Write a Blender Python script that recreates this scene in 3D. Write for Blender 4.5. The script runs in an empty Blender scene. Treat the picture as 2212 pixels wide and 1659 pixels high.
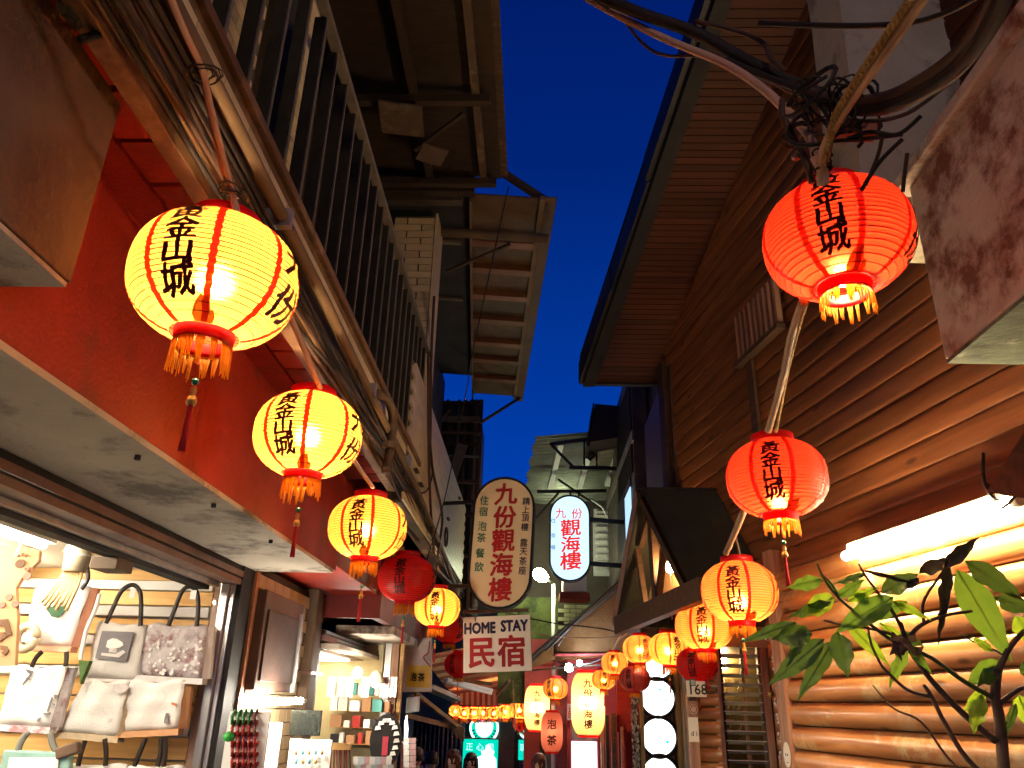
import bpy, bmesh, math, random
from mathutils import Vector, Matrix, noise as mnoise
random.seed(7)
SC = bpy.context.scene
COL = SC.collection
R = math.radians

# ---------------------------------------------------------------- camera
FPX, W2, H2 = 1665.0, 1106.0, 829.5          # focal length and centre in measuring pixels (2212 wide)
PITCH, ROLL, YAW = R(22.7), R(1.5), R(-2.0)
CAM = Vector((0, 0, 1.6))
_f = Vector((math.sin(YAW)*math.cos(PITCH), math.cos(YAW)*math.cos(PITCH), math.sin(PITCH)))
_r = Vector((math.cos(YAW), -math.sin(YAW), 0))
_u = _r.cross(_f)
_r2 = _r*math.cos(ROLL) + _u*math.sin(ROLL)
_u2 = _u*math.cos(ROLL) - _r*math.sin(ROLL)
cd = bpy.data.cameras.new('camera'); cam = bpy.data.objects.new('camera', cd); COL.objects.link(cam)
cd.sensor_width = 36; cd.lens = 36*FPX/2212.0
cd.clip_start = 0.02; cd.clip_end = 400
mw = Matrix((( _r2.x, _u2.x, -_f.x, CAM.x), (_r2.y, _u2.y, -_f.y, CAM.y), (_r2.z, _u2.z, -_f.z, CAM.z), (0,0,0,1)))
cam.matrix_world = mw
SC.camera = cam

# ---------------------------------------------------------------- sky: blue hour
world = bpy.data.worlds.new('World'); SC.world = world; world.use_nodes = True
wn = world.node_tree.nodes; wl = world.node_tree.links
bg = wn['Background']
sky = wn.new('ShaderNodeTexSky'); sky.sky_type = 'NISHITA'; sky.sun_disc = False
sky.sun_elevation = R(-1.5); sky.sun_rotation = R(200); sky.ozone_density = 6.0; sky.altitude = 300
mixc = wn.new('ShaderNodeMix'); mixc.data_type = 'RGBA'; mixc.blend_type = 'MIX'; mixc.inputs[0].default_value = 0.88
tc = wn.new('ShaderNodeTexCoord'); sx = wn.new('ShaderNodeSeparateXYZ'); cr = wn.new('ShaderNodeValToRGB')
cr.color_ramp.elements[0].position = 0.0; cr.color_ramp.elements[0].color = (0.01, 0.70, 5.0, 1)
cr.color_ramp.elements[1].position = 0.95; cr.color_ramp.elements[1].color = (0.0, 0.045, 0.9, 1)
e = cr.color_ramp.elements.new(0.30); e.color = (0.0, 0.44, 3.7, 1)
e = cr.color_ramp.elements.new(0.62); e.color = (0.0, 0.17, 1.75, 1)
wl.new(tc.outputs['Generated'], sx.inputs[0]); wl.new(sx.outputs['Z'], cr.inputs[0])
wl.new(sky.outputs[0], mixc.inputs[6]); wl.new(cr.outputs[0], mixc.inputs[7])
wl.new(mixc.outputs[2], bg.inputs[0]); bg.inputs[1].default_value = 0.072

SC.view_settings.view_transform = 'Standard'; SC.view_settings.look = 'None'
SC.view_settings.exposure = 0.7; SC.view_settings.gamma = 1.0
try: SC.view_settings.use_curve_mapping = False
except Exception: pass
SC.render.engine = 'CYCLES'
cy = SC.cycles
cy.use_denoising = True; cy.use_adaptive_sampling = True; cy.adaptive_threshold = 0.02
cy.max_bounces = 7; cy.diffuse_bounces = 3; cy.glossy_bounces = 2; cy.transmission_bounces = 5; cy.transparent_max_bounces = 10
cy.sample_clamp_indirect = 6.0; cy.caustics_reflective = False; cy.caustics_refractive = False
cy.use_light_tree = True

# ---------------------------------------------------------------- measuring helpers: a sight line cut with a real plane
def ray(px, py):
    return _r2*((px-W2)/FPX) - _u2*((py-H2)/FPX) + _f
def onx(px, py, x): d = ray(px, py); return CAM + d*(x/d.x)
def ony(px, py, y): d = ray(px, py); return CAM + d*(y/d.y)
def onz(px, py, z): d = ray(px, py); return CAM + d*((z-1.6)/d.z)
AW = R(10.3)
WN = Vector((math.cos(AW), math.sin(AW), 0)); WU = Vector((-math.sin(AW), math.cos(AW), 0)); WC = 2.67
def onw(px, py, c=WC): d = ray(px, py); return CAM + d*((c - WN.dot(CAM))/WN.dot(d))
def RW(s, t, z): return WN*(WC - t) + WU*s + Vector((0, 0, z))      # log house wall: s along it, t out towards the street
def V(*a): return Vector(a)
Z = Vector((0, 0, 1)); X = Vector((1, 0, 0)); Y = Vector((0, 1, 0))

# ---------------------------------------------------------------- materials
MATS = {}
def nodes_of(m):
    return m.node_tree.nodes, m.node_tree.links
def mat(name, col, rough=0.7, metal=0.0, col2=None, scale=3.0, amt=0.5, bump=0.15, bscale=30.0, stretch=None, spec=0.22,
        stain=None, stain_scale=1.2, stain_amt=0.5, coat=0.0):
    if name in MATS: return MATS[name]
    m = bpy.data.materials.new(name); m.use_nodes = True; N, L = nodes_of(m)
    b = N['Principled BSDF']
    b.inputs['Roughness'].default_value = rough; b.inputs['Metallic'].default_value = metal
    b.inputs['Specular IOR Level'].default_value = spec; b.inputs['Coat Weight'].default_value = coat
    t = N.new('ShaderNodeTexCoord'); mp = N.new('ShaderNodeMapping'); L.new(t.outputs['Object'], mp.inputs[0])
    if stretch: mp.inputs['Scale'].default_value = stretch
    n1 = N.new('ShaderNodeTexNoise'); n1.inputs['Scale'].default_value = scale; n1.inputs['Detail'].default_value = 8; n1.inputs['Roughness'].default_value = 0.62
    L.new(mp.outputs[0], n1.inputs['Vector'])
    r1 = N.new('ShaderNodeValToRGB'); r1.color_ramp.elements[0].position = 0.5-0.28; r1.color_ramp.elements[1].position = 0.5+0.25
    L.new(n1.outputs[0], r1.inputs[0])
    mx = N.new('ShaderNodeMix'); mx.data_type = 'RGBA'
    if col2 is None: col2 = tuple(c*(1-amt) for c in col)
    mx.inputs[6].default_value = (*col, 1); mx.inputs[7].default_value = (*col2, 1)
    L.new(r1.outputs[0], mx.inputs[0])
    out = mx.outputs[2]
    if stain:
        n3 = N.new('ShaderNodeTexNoise'); n3.inputs['Scale'].default_value = stain_scale; n3.inputs['Detail'].default_value = 12; n3.inputs['Roughness'].default_value = 0.7
        L.new(t.outputs['Object'], n3.inputs['Vector'])
        r3 = N.new('ShaderNodeValToRGB'); r3.color_ramp.elements[0].position = 0.62-0.25*stain_amt; r3.color_ramp.elements[1].position = 0.66-0.2*stain_amt+0.05
        L.new(n3.outputs[0], r3.inputs[0])
        mx2 = N.new('ShaderNodeMix'); mx2.data_type = 'RGBA'; mx2.inputs[7].default_value = (*stain, 1)
        L.new(r3.outputs[0], mx2.inputs[0]); L.new(out, mx2.inputs[6]); out = mx2.outputs[2]
    # each piece a touch different
    oi = N.new('ShaderNodeObjectInfo'); hs = N.new('ShaderNodeHueSaturation')
    mr = N.new('ShaderNodeMapRange'); mr.inputs[3].default_value = 0.84; mr.inputs[4].default_value = 1.14
    L.new(oi.outputs['Random'], mr.inputs[0]); L.new(mr.outputs[0], hs.inputs['Value']); L.new(out, hs.inputs['Color'])
    L.new(hs.outputs[0], b.inputs['Base Color'])
    n2 = N.new('ShaderNodeTexNoise'); n2.inputs['Scale'].default_value = bscale; n2.inputs['Detail'].default_value = 6
    L.new(mp.outputs[0], n2.inputs['Vector'])
    bp = N.new('ShaderNodeBump'); bp.inputs['Strength'].default_value = bump; bp.inputs['Distance'].default_value = 0.02
    L.new(n2.outputs[0], bp.inputs['Height']); L.new(bp.outputs[0], b.inputs['Normal'])
    rr = N.new('ShaderNodeMapRange'); rr.inputs[3].default_value = max(0.02, rough-0.12); rr.inputs[4].default_value = min(1, rough+0.12)
    L.new(n1.outputs[0], rr.inputs[0]); L.new(rr.outputs[0], b.inputs['Roughness'])
    MATS[name] = m; return m
def emit(name, col, strength):
    if name in MATS: return MATS[name]
    m = bpy.data.materials.new(name); m.use_nodes = True; N, L = nodes_of(m)
    N.remove(N['Principled BSDF']); e = N.new('ShaderNodeEmission'); e.inputs[0].default_value = (*col, 1); e.inputs[1].default_value = strength
    L.new(e.outputs[0], N['Material Output'].inputs[0]); MATS[name] = m; return m
def glass(name, col=(0.9, 0.95, 0.95), rough=0.02, amt=0.1):
    if name in MATS: return MATS[name]
    m = bpy.data.materials.new(name); m.use_nodes = True; N, L = nodes_of(m); N.remove(N['Principled BSDF'])
    g = N.new('ShaderNodeBsdfGlossy'); g.inputs['Roughness'].default_value = rough
    t = N.new('ShaderNodeBsdfTransparent'); t.inputs[0].default_value = (*col, 1); s = N.new('ShaderNodeMixShader'); s.inputs[0].default_value = amt
    L.new(t.outputs[0], s.inputs[1]); L.new(g.outputs[0], s.inputs[2]); L.new(s.outputs[0], N['Material Output'].inputs[0]); MATS[name] = m; return m
def wood(name, col, col2, sx_=1.0, ring=9.0, rough=0.5, knots=True, axis='u', bump=0.2, coat=0.0, worn=None):
    """grain running along object X"""
    if name in MATS: return MATS[name]
    m = bpy.data.materials.new(name); m.use_nodes = True; N, L = nodes_of(m); b = N['Principled BSDF']
    b.inputs['Roughness'].default_value = rough; b.inputs['Coat Weight'].default_value = coat; b.inputs['Specular IOR Level'].default_value = 0.45 if coat else 0.15
    t = N.new('ShaderNodeTexCoord'); oi = N.new('ShaderNodeObjectInfo')
    add = N.new('ShaderNodeVectorMath'); add.operation = 'ADD'; cmb = N.new('ShaderNodeCombineXYZ')
    mu = N.new('ShaderNodeMath'); mu.operation = 'MULTIPLY'; mu.inputs[1].default_value = 37.0
    L.new(oi.outputs['Random'], mu.inputs[0]); L.new(mu.outputs[0], cmb.inputs[0]); L.new(mu.outputs[0], cmb.inputs[2])
    L.new(t.outputs['Object'], add.inputs[0]); L.new(cmb.outputs[0], add.inputs[1])
    mp = N.new('ShaderNodeMapping'); L.new(add.outputs[0], mp.inputs[0])
    mp.inputs['Scale'].default_value = {'x': (0.7, 9, 9), 'y': (9, 0.7, 9), 'z': (9, 9, 0.7), 'u': (0.7, 9, 9)}[axis]
    n = N.new('ShaderNodeTexNoise'); n.inputs['Scale'].default_value = 2.2*sx_; n.inputs['Detail'].default_value = 10; n.inputs['Distortion'].default_value = 0.6
    L.new(mp.outputs[0], n.inputs['Vector'])
    rp = N.new('ShaderNodeValToRGB'); rp.color_ramp.elements[0].color = (*col2, 1); rp.color_ramp.elements[1].color = (*col, 1)
    rp.color_ramp.elements[0].position = 0.33; rp.color_ramp.elements[1].position = 0.62
    L.new(n.outputs[0], rp.inputs[0]); out = rp.outputs[0]
    if knots:
        vo = N.new('ShaderNodeTexVoronoi'); vo.inputs['Scale'].default_value = 1.0
        mp2 = N.new('ShaderNodeMapping'); mp2.inputs['Scale'].default_value = {'y': (7, 2.4, 7), 'z': (7, 7, 2.4)}.get(axis, (2.4, 7, 7)); L.new(add.outputs[0], mp2.inputs[0]); L.new(mp2.outputs[0], vo.inputs['Vector'])
        rk = N.new('ShaderNodeValToRGB'); rk.color_ramp.elements[0].color = (0.16, 0.16, 0.16, 1); rk.color_ramp.elements[1].color = (1, 1, 1, 1)
        rk.color_ramp.elements[0].position = 0.07; rk.color_ramp.elements[1].position = 0.15
        L.new(vo.outputs['Distance'], rk.inputs[0])
        mk = N.new('ShaderNodeMix'); mk.data_type = 'RGBA'; mk.blend_type = 'MULTIPLY'; mk.inputs[0].default_value = 0.8
        L.new(out, mk.inputs[6]); L.new(rk.outputs[0], mk.inputs[7]); out = mk.outputs[2]
    if worn:
        n3 = N.new('ShaderNodeTexNoise'); n3.inputs['Scale'].default_value = 3.0; n3.inputs['Detail'].default_value = 12; n3.inputs['Roughness'].default_value = 0.75; L.new(add.outputs[0], n3.inputs['Vector'])
        r3 = N.new('ShaderNodeValToRGB'); r3.color_ramp.elements[0].position = 0.52; r3.color_ramp.elements[1].position = 0.62; L.new(n3.outputs[0], r3.inputs[0])
        m3 = N.new('ShaderNodeMix'); m3.data_type = 'RGBA'; m3.inputs[7].default_value = (*worn, 1)
        sc3 = N.new('ShaderNodeMath'); sc3.operation = 'MULTIPLY'; sc3.inputs[1].default_value = 0.7
        L.new(r3.outputs[0], sc3.inputs[0]); L.new(sc3.outputs[0], m3.inputs[0]); L.new(out, m3.inputs[6]); out = m3.outputs[2]
    hs = N.new('ShaderNodeHueSaturation'); mr = N.new('ShaderNodeMapRange'); mr.inputs[3].default_value = 0.75; mr.inputs[4].default_value = 1.2
    L.new(oi.outputs['Random'], mr.inputs[0]); L.new(mr.outputs[0], hs.inputs['Value']); L.new(out, hs.inputs['Color'])
    L.new(hs.outputs[0], b.inputs['Base Color'])
    bp = N.new('ShaderNodeBump'); bp.inputs['Strength'].default_value = bump; bp.inputs['Distance'].default_value = 0.01
    L.new(n.outputs[0], bp.inputs['Height']); L.new(bp.outputs[0], b.inputs['Normal'])
    MATS[name] = m; return m

# ---------------------------------------------------------------- mesh building
class MB:
    def __init__(s): s.v = []; s.f = []
    def add(s, vs, fs):
        o = len(s.v); s.v += [Vector(p) for p in vs]; s.f += [tuple(i+o for i in f) for f in fs]; return s
    def obox(s, c, a, b, d):
        c = Vector(c); a = Vector(a); b = Vector(b); d = Vector(d)
        vs = [c+a*i+b*j+d*k for i in (-1, 1) for j in (-1, 1) for k in (-1, 1)]
        return s.add(vs, [(0, 1, 3, 2), (4, 6, 7, 5), (0, 4, 5, 1), (2, 3, 7, 6), (0, 2, 6, 4), (1, 5, 7, 3)])
    def box(s, x0, x1, y0, y1, z0, z1):
        return s.obox(((x0+x1)/2, (y0+y1)/2, (z0+z1)/2), ((x1-x0)/2, 0, 0), (0, (y1-y0)/2, 0), (0, 0, (z1-z0)/2))
    def prism(s, pts, ext):
        n = len(pts); ext = Vector(ext); pts = [Vector(p) for p in pts]
        vs = pts + [p+ext for p in pts]
        fs = [tuple(range(n)), tuple(range(2*n-1, n-1, -1))] + [(i, (i+1) % n, n+(i+1) % n, n+i) for i in range(n)]
        return s.add(vs, fs)
    def quad(s, a, b, c, d): return s.add([a, b, c, d], [(0, 1, 2, 3)])
    def bar(s, a, b, w, h, up=Z):
        a = Vector(a); b = Vector(b); d = (b-a); l = d.length; d.normalize(); sd = d.cross(up)
        if sd.length < 1e-4: sd = d.cross(Y)
        sd.normalize(); u = sd.cross(d)
        return s.obox((a+b)/2, d*l/2, sd*w/2, u*h/2)
    def tube(s, path, r, n=8, r2=None, cap=True):
        path = [Vector(p) for p in path]; m = len(path)
        t0 = (path[1]-path[0]).normalized(); ref = Z if abs(t0.z) < 0.9 else X
        nrm = t0.cross(ref).normalized(); o = len(s.v)
        for i, p in enumerate(path):
            t = (path[min(i+1, m-1)]-path[max(i-1, 0)]).normalized()
            nrm = (nrm - t*nrm.dot(t)).normalized(); bn = t.cross(nrm)
            rr = r if r2 is None else r+(r2-r)*i/(m-1)
            for k in range(n):
                a = 2*math.pi*k/n; s.v.append(p + nrm*math.cos(a)*rr + bn*math.sin(a)*rr)
        for i in range(m-1):
            for k in range(n):
                s.f.append((o+i*n+k, o+i*n+(k+1) % n, o+(i+1)*n+(k+1) % n, o+(i+1)*n+k))
        if cap:
            s.f.append(tuple(o+k for k in range(n-1, -1, -1))); s.f.append(tuple(o+(m-1)*n+k for k in range(n)))
        return s
    def lathe(s, prof, n=24, c=(0, 0, 0), closed=False):
        c = Vector(c); o = len(s.v); m = len(prof)
        for (r, z) in prof:
            for k in range(n):
                a = 2*math.pi*k/n; s.v.append(c+Vector((r*math.cos(a), r*math.sin(a), z)))
        for i in range(m-1):
            for k in range(n): s.f.append((o+i*n+k, o+i*n+(k+1) % n, o+(i+1)*n+(k+1) % n, o+(i+1)*n+k))
        return s
    def mesh(s, name, smooth=False):
        me = bpy.data.meshes.new(name); me.from_pydata([tuple(p) for p in s.v], [], s.f); me.update()
        if smooth: me.polygons.foreach_set('use_smooth', [True]*len(me.polygons))
        return me
    def build(s, name, m, parent=None, smooth=False, bevel=0, **tags):
        bm = bmesh.new(); me = s.mesh(name, smooth); bm.from_mesh(me); bmesh.ops.recalc_face_normals(bm, faces=bm.faces); bm.to_mesh(me); bm.free()
        return put(name, me, m, parent, bevel, **tags)
def put(name, me, m, parent=None, bevel=0, loc=None, mtx=None, **tags):
    if len(me.materials) == 0: me.materials.append(m)
    o = bpy.data.objects.new(name, me); COL.objects.link(o)
    if loc is not None: o.location = loc
    if mtx is not None: o.matrix_basis = mtx
    if parent is not None:
        o.parent = parent; o.matrix_parent_inverse = Matrix.Translation(-WORLD_LOC(parent))
    if bevel:
        bv = o.modifiers.new('bevel', 'BEVEL'); bv.width = bevel; bv.segments = 2; bv.limit_method = 'ANGLE'
    for k, v in tags.items():
        if v is not None: o[{'cat': 'category'}.get(k, k)] = v
    return o
def WORLD_LOC(o):
    # things are only ever translated; a part's own frame is the world's
    return Vector((0, 0, 0)) if o.parent else Vector(o.location)
def thing(name, label, cat, loc=(0, 0, 0), group=None):
    o = bpy.data.objects.new(name, None); COL.objects.link(o); o.location = loc; o.empty_display_size = 0.1
    o['label'] = label; o['category'] = cat
    if group: o['group'] = group
    return o
def copy_tree(o, parent=None):
    c = o.copy(); COL.objects.link(c); c.parent = parent
    for ch in list(o.children): copy_tree(ch, c)
    return c
def sag(a, b, d, n=14, jit=0.0, seed=0):
    a = Vector(a); b = Vector(b); rnd = random.Random(seed); out = []
    for i in range(n+1):
        t = i/n; p = a.lerp(b, t); p.z -= d*4*t*(1-t)
        if 0 < i < n: p += Vector((rnd.uniform(-jit, jit), rnd.uniform(-jit, jit), rnd.uniform(-jit, jit)))
        out.append(p)
    return out
def smooth_path(pts, k=4):
    pts = [Vector(p) for p in pts]; out = []
    for i in range(len(pts)-1):
        p0 = pts[max(i-1, 0)]; p1 = pts[i]; p2 = pts[i+1]; p3 = pts[min(i+2, len(pts)-1)]
        for j in range(k):
            t = j/k
            out.append(0.5*((2*p1)+(p2-p0)*t+(2*p0-5*p1+4*p2-p3)*t*t+(3*p1-p0-3*p2+p3)*t**3))
    out.append(pts[-1]); return out

# ---- lettering (Blender's own font; strokes fattened)
_TXT = {}
def text_mesh(body, bold=0.02, depth=0.0, sub=0, rough_=0.0):
    """flat text mesh, unit em height, centred, in XZ plane facing -Y"""
    key = (body, bold, depth, sub, rough_)
    if key in _TXT: return _TXT[key]
    c = bpy.data.curves.new('letters', 'FONT'); c.body = body; c.offset = 0; c.extrude = depth; c.resolution_u = 2
    c.align_x = 'CENTER'; c.align_y = 'CENTER'
    o = bpy.data.objects.new('letters', c); COL.objects.link(o); bpy.context.view_layer.update()
    me = bpy.data.meshes.new_from_object(o.evaluated_get(bpy.context.evaluated_depsgraph_get()))
    COL.objects.unlink(o); bpy.data.objects.remove(o); bpy.data.curves.remove(c)
    bm = bmesh.new(); bm.from_mesh(me); bpy.data.meshes.remove(me)
    xs = [v.co.x for v in bm.verts]; ys = [v.co.y for v in bm.verts]
    cx, cy_ = (min(xs)+max(xs))/2, (min(ys)+max(ys))/2
    if sub: bmesh.ops.subdivide_edges(bm, edges=bm.edges, cuts=sub)
    vs = []
    for v in bm.verts:
        x, y, z = v.co.x-cx, v.co.y-cy_, v.co.z
        if rough_:
            q = mnoise.noise_vector(Vector((x*3.1, y*3.1, sum(map(ord, body)) % 17)))*rough_
            q2 = mnoise.noise_vector(Vector((x*9, y*9, 3.3)))*rough_*0.4
            x += q.x+q2.x; y += q.y+q2.y
            y += x*0.10                      # brushed strokes rise to the right
        vs.append((x, -z, y))
    fs = [tuple(v.index for v in f.verts) for f in bm.faces]
    bm.free()
    if bold > 0:                             # fatten the strokes: the same outline laid again, shifted a little each way
        V0, F0, n0 = list(vs), list(fs), len(vs); vs, fs = [], []
        for k in range(7):
            a = k*math.pi/3; dx, dy = (bold*math.cos(a), bold*math.sin(a)) if k < 6 else (0, 0)
            fs += [tuple(i+k*n0 for i in f) for f in F0]
            vs += [(x+dx, z-0.0022*(k+1), y+dy) for x, z, y in V0]
    _TXT[key] = (vs, fs); return _TXT[key]
def put_text(body, size, m, origin, right, up, parent, name='lettering', bold=0.02, rough_=0.0, squash=1.0, off=0.004):
    """lettering standing proud of a sign face: right and up are unit vectors of the face, its outward normal = right x up"""
    vs, fs = text_mesh(body, bold, 0.0, 0, rough_)
    right = Vector(right).normalized(); up = Vector(up).normalized(); nrm = right.cross(up).normalized()
    origin = Vector(origin) + nrm*off
    b = MB(); b.add([origin + right*(p[0]*size*squash) + up*(p[2]*size) + nrm*(-p[1]*size) for p in vs], fs)
    me = b.mesh(name); return put(name, me, m, parent)
# ================================================================ LANTERNS
def paper(name, trans, refl, clear, clear_amt=0.07, weave=240.0):
    m = bpy.data.materials.new(name); m.use_nodes = True; N, L = nodes_of(m); N.remove(N['Principled BSDF'])
    t = N.new('ShaderNodeTexCoord'); n = N.new('ShaderNodeTexNoise'); n.inputs['Scale'].default_value = 7; n.inputs['Detail'].default_value = 9; n.inputs['Roughness'].default_value = 0.7
    L.new(t.outputs['Object'], n.inputs['Vector'])
    rp = N.new('ShaderNodeValToRGB'); rp.color_ramp.elements[0].position = 0.3; rp.color_ramp.elements[1].position = 0.65
    rp.color_ramp.elements[0].color = tuple(c*0.86 for c in trans)+(1,); rp.color_ramp.elements[1].color = (*trans, 1); L.new(n.outputs[0], rp.inputs[0])
    tr = N.new('ShaderNodeBsdfTranslucent'); L.new(rp.outputs[0], tr.inputs[0])
    df = N.new('ShaderNodeBsdfPrincipled'); df.inputs['Base Color'].default_value = (*refl, 1); df.inputs['Roughness'].default_value = 0.42
    s1 = N.new('ShaderNodeMixShader'); s1.inputs[0].default_value = 0.36; L.new(tr.outputs[0], s1.inputs[1]); L.new(df.outputs[0], s1.inputs[2])
    tp = N.new('ShaderNodeBsdfTransparent'); tp.inputs[0].default_value = (*clear, 1)
    s2 = N.new('ShaderNodeMixShader'); s2.inputs[0].default_value = clear_amt
    rf = N.new('ShaderNodeBsdfRefraction'); rf.inputs['Color'].default_value = (*trans, 1); rf.inputs['IOR'].default_value = 1.22; rf.inputs['Roughness'].default_value = 0.80
    s0 = N.new('ShaderNodeMixShader'); s0.inputs[0].default_value = 0.5 if clear_amt > 0.03 else 0.0
    L.new(s1.outputs[0], s0.inputs[1]); L.new(rf.outputs[0], s0.inputs[2]); L.new(s0.outputs[0], s2.inputs[1]); L.new(tp.outputs[0], s2.inputs[2])
    L.new(s2.outputs[0], N['Material Output'].inputs[0]); return m
PAPER = {
 'yellow': paper('lantern_paper_faded_orange', (1.0, 0.50, 0.095), (0.60, 0.16, 0.04), (1.0, 0.50, 0.12), 0.05),
 'orange': paper('lantern_paper_orange', (1.0, 0.24, 0.05), (0.55, 0.09, 0.03), (1.0, 0.36, 0.08), 0.05),
 'red': paper('lantern_paper_scarlet', (1.0, 0.052, 0.018), (0.60, 0.02, 0.015), (1.0, 0.20, 0.05), 0.05),
 'dark': paper('lantern_paper_unlit_red', (1.0, 0.04, 0.02), (0.85, 0.022, 0.014), (0.9, 0.03, 0.02), 0.02),
 'pink': paper('lantern_paper_dusty_pink', (0.9, 0.32, 0.26), (0.62, 0.16, 0.12), (0.9, 0.3, 0.2), 0.03),
 'white': paper('lantern_paper_cream', (1.0, 0.74, 0.36), (0.8, 0.6, 0.4), (1.0, 0.75, 0.4), 0.05),
}
BANDM = paper('lantern_band_red', (0.95, 0.07, 0.03), (0.5, 0.01, 0.01), (0.9, 0.05, 0.03), 0.02)
RIBM = mat('rib_wire', (0.16, 0.02, 0.01), 0.6)
COLLAR = paper('lantern_collar_red', (0.7, 0.01, 0.01), (0.62, 0.008, 0.012), (0.5, 0, 0), 0.0)
INK = mat('lantern_ink', (0.075, 0.003, 0.004), 0.6, bump=0.0)
GOLDTH = paper('fringe_gold', (1.0, 0.50, 0.06), (0.85, 0.36, 0.04), (1, 0.6, 0.15), 0.12)
REDTH = mat('tassel_red', (0.62, 0.02, 0.02), 0.8)
JADE = mat('bead_jade', (0.03, 0.16, 0.10), 0.25)
AMBER = mat('bead_amber', (0.75, 0.33, 0.06), 0.35)
FOIL = paper('torn_gold_paper', (0.34, 0.13, 0.02), (0.30, 0.12, 0.03), (0.5, 0.3, 0.1), 0.04)
CORD = mat('cord_brown', (0.10, 0.04, 0.03), 0.8)
def bulbm(p): return emit('bulb_glow_%d' % int(p), (1.0, 0.66, 0.32), p)

NR = 24
def prof_r(z, w=1.0):            # lantern silhouette, width 1
    return 0.5*max(0.0, 1-(abs(z)/0.416)**2.35)**0.5
ZT = 0.385
def shade_profile():
    out = []
    sub = 4
    for i in range(NR*sub+1):
        z = ZT - 2*ZT*i/(NR*sub)
        t = (i % sub)/sub
        out.append((prof_r(z)+0.0055*math.sin(math.pi*t), z))
    return out
_sh = MB().lathe(shade_profile(), 72).mesh('shade', True)
_rb = MB()
for i in range(1, NR):
    z = ZT-2*ZT*i/NR; r = prof_r(z)+0.0008
    _rb.tube([(r*math.cos(2*math.pi*k/56), r*math.sin(2*math.pi*k/56), z) for k in range(57)], 0.0034, 4, cap=False)
_rb = _rb.mesh('rib_wires', True)
def band_mesh():
    b = MB(); P = shade_profile(); o = []
    for i, (r, z) in enumerate(P):
        ww = 0.021*(0.55+0.45*min(1, r/0.4))
        for s in (-1, 1):
            a = s*ww/max(r, 0.05) + 0.008*math.sin(i*0.9)
            b.v.append(Vector(((r+0.004)*math.cos(a), (r+0.004)*math.sin(a), z)))
        if i: b.f.append((2*i-2, 2*i-1, 2*i+1, 2*i))
    return b.mesh('seam_band', True)
_band = band_mesh()
_top = MB().lathe([(0.185, ZT-0.02), (0.215, ZT-0.02), (0.218, ZT+0.075), (0.208, ZT+0.082), (0.196, ZT+0.075), (0.19, ZT-0.01)], 40).mesh('top_collar', True)
_bot = MB().lathe([(0.175, -ZT+0.03), (0.18, -ZT+0.01), (0.17, -ZT-0.05), (0.175, -ZT-0.065), (0.162, -ZT-0.068), (0.155, -ZT-0.04), (0.16, -ZT+0.02)], 40).mesh('bottom_collar', True)
def fringe_mesh(seed, length=0.17, n=130):
    rnd = random.Random(seed); b = MB()
    a = 0.0
    while a < 2*math.pi:
        clump = rnd.uniform(0.12, 0.42); l0 = rnd.uniform(0.55, 1.05)*length
        k = int(clump/0.045)+1; sway = rnd.uniform(-0.03, 0.03)
        for j in range(k):
            aa = a+clump*j/k; l = l0*rnd.uniform(0.86, 1.08); z0 = -ZT-0.06
            p = [Vector((0.17*math.cos(aa), 0.17*math.sin(aa), z0))]
            q = rnd.uniform(-0.012, 0.012)
            for t in (0.4, 0.75, 1.0):
                aj = aa + (a+clump/2-aa)*0.45*t + sway*t
                p.append(Vector(((0.172+q*t)*math.cos(aj), (0.172+q*t)*math.sin(aj), z0-l*t)))
            b.tube(p, 0.0042, 3, r2=0.003)
        a += clump*rnd.choice((1.0, 1.0, 1.15, 1.5))
    return b.mesh('fringe', True)
_fr = [fringe_mesh(i, l) for i, l in ((1, 0.20), (2, 0.15), (3, 0.19))]
_bulb = MB().lathe([(0.0, -0.075), (0.03, -0.068), (0.066, -0.045), (0.075, -0.012), (0.064, 0.025), (0.03, 0.05), (0.024, 0.07)], 16).mesh('bulb', True)
_sock = MB().lathe([(0.0, 0.06), (0.03, 0.06), (0.03, 0.13), (0.012, 0.14), (0.008, 0.40), (0.0, 0.40)], 12).mesh('bulb_socket', True)
def leafscrap():
    b = MB(); rnd = random.Random(5); n = 9
    pts = []
    for i in range(n):
        a = -0.24+0.48*i/(n-1)
        pts.append((a, 0.015+0.055*math.sin(math.pi*i/(n-1))*(1+0.5*rnd.uniform(-1, 1))))
    for i, (a, h) in enumerate(pts):
        for z, rr in ((-ZT+0.0, 0.195), (-ZT+h, prof_r(-ZT+h)+0.02)):
            b.v.append(Vector((rr*math.cos(a), rr*math.sin(a), z)))
        if i: b.f.append((2*i-2, 2*i-1, 2*i+1, 2*i))
    return b.mesh('torn_paper')
_scrap = leafscrap()
def char_on_lantern(ch, az, zc, size, b):
    vs, fs = text_mesh(ch, 0.027, 0.0, 2, 0.055)
    out = []
    for (x, y, z) in vs:
        zz = zc + z*size; r = prof_r(max(-ZT, min(ZT, zz)))+0.0105
        # arc along the surface horizontally
        th = az + (x*size*1.22)/max(0.30, r)
        r -= y*size; out.append((r*math.cos(th), r*math.sin(th), zz))
    b.add(out, fs)
_GL = {}
def glyph_meshes():
    if _GL: return _GL
    zs = [0.205, 0.062, -0.082, -0.232]
    for k, (ch, z) in enumerate(zip('黃金山城', zs)):
        b = MB(); char_on_lantern(ch, 0, z, 0.168, b); _GL['A%d' % k] = b.mesh('painted_character')
    for k, (ch, z) in enumerate(zip('九份', (0.10, -0.17))):
        b = MB(); char_on_lantern(ch, 0, z, 0.23, b); _GL['B%d' % k] = b.mesh('painted_character')
    return _GL
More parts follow.
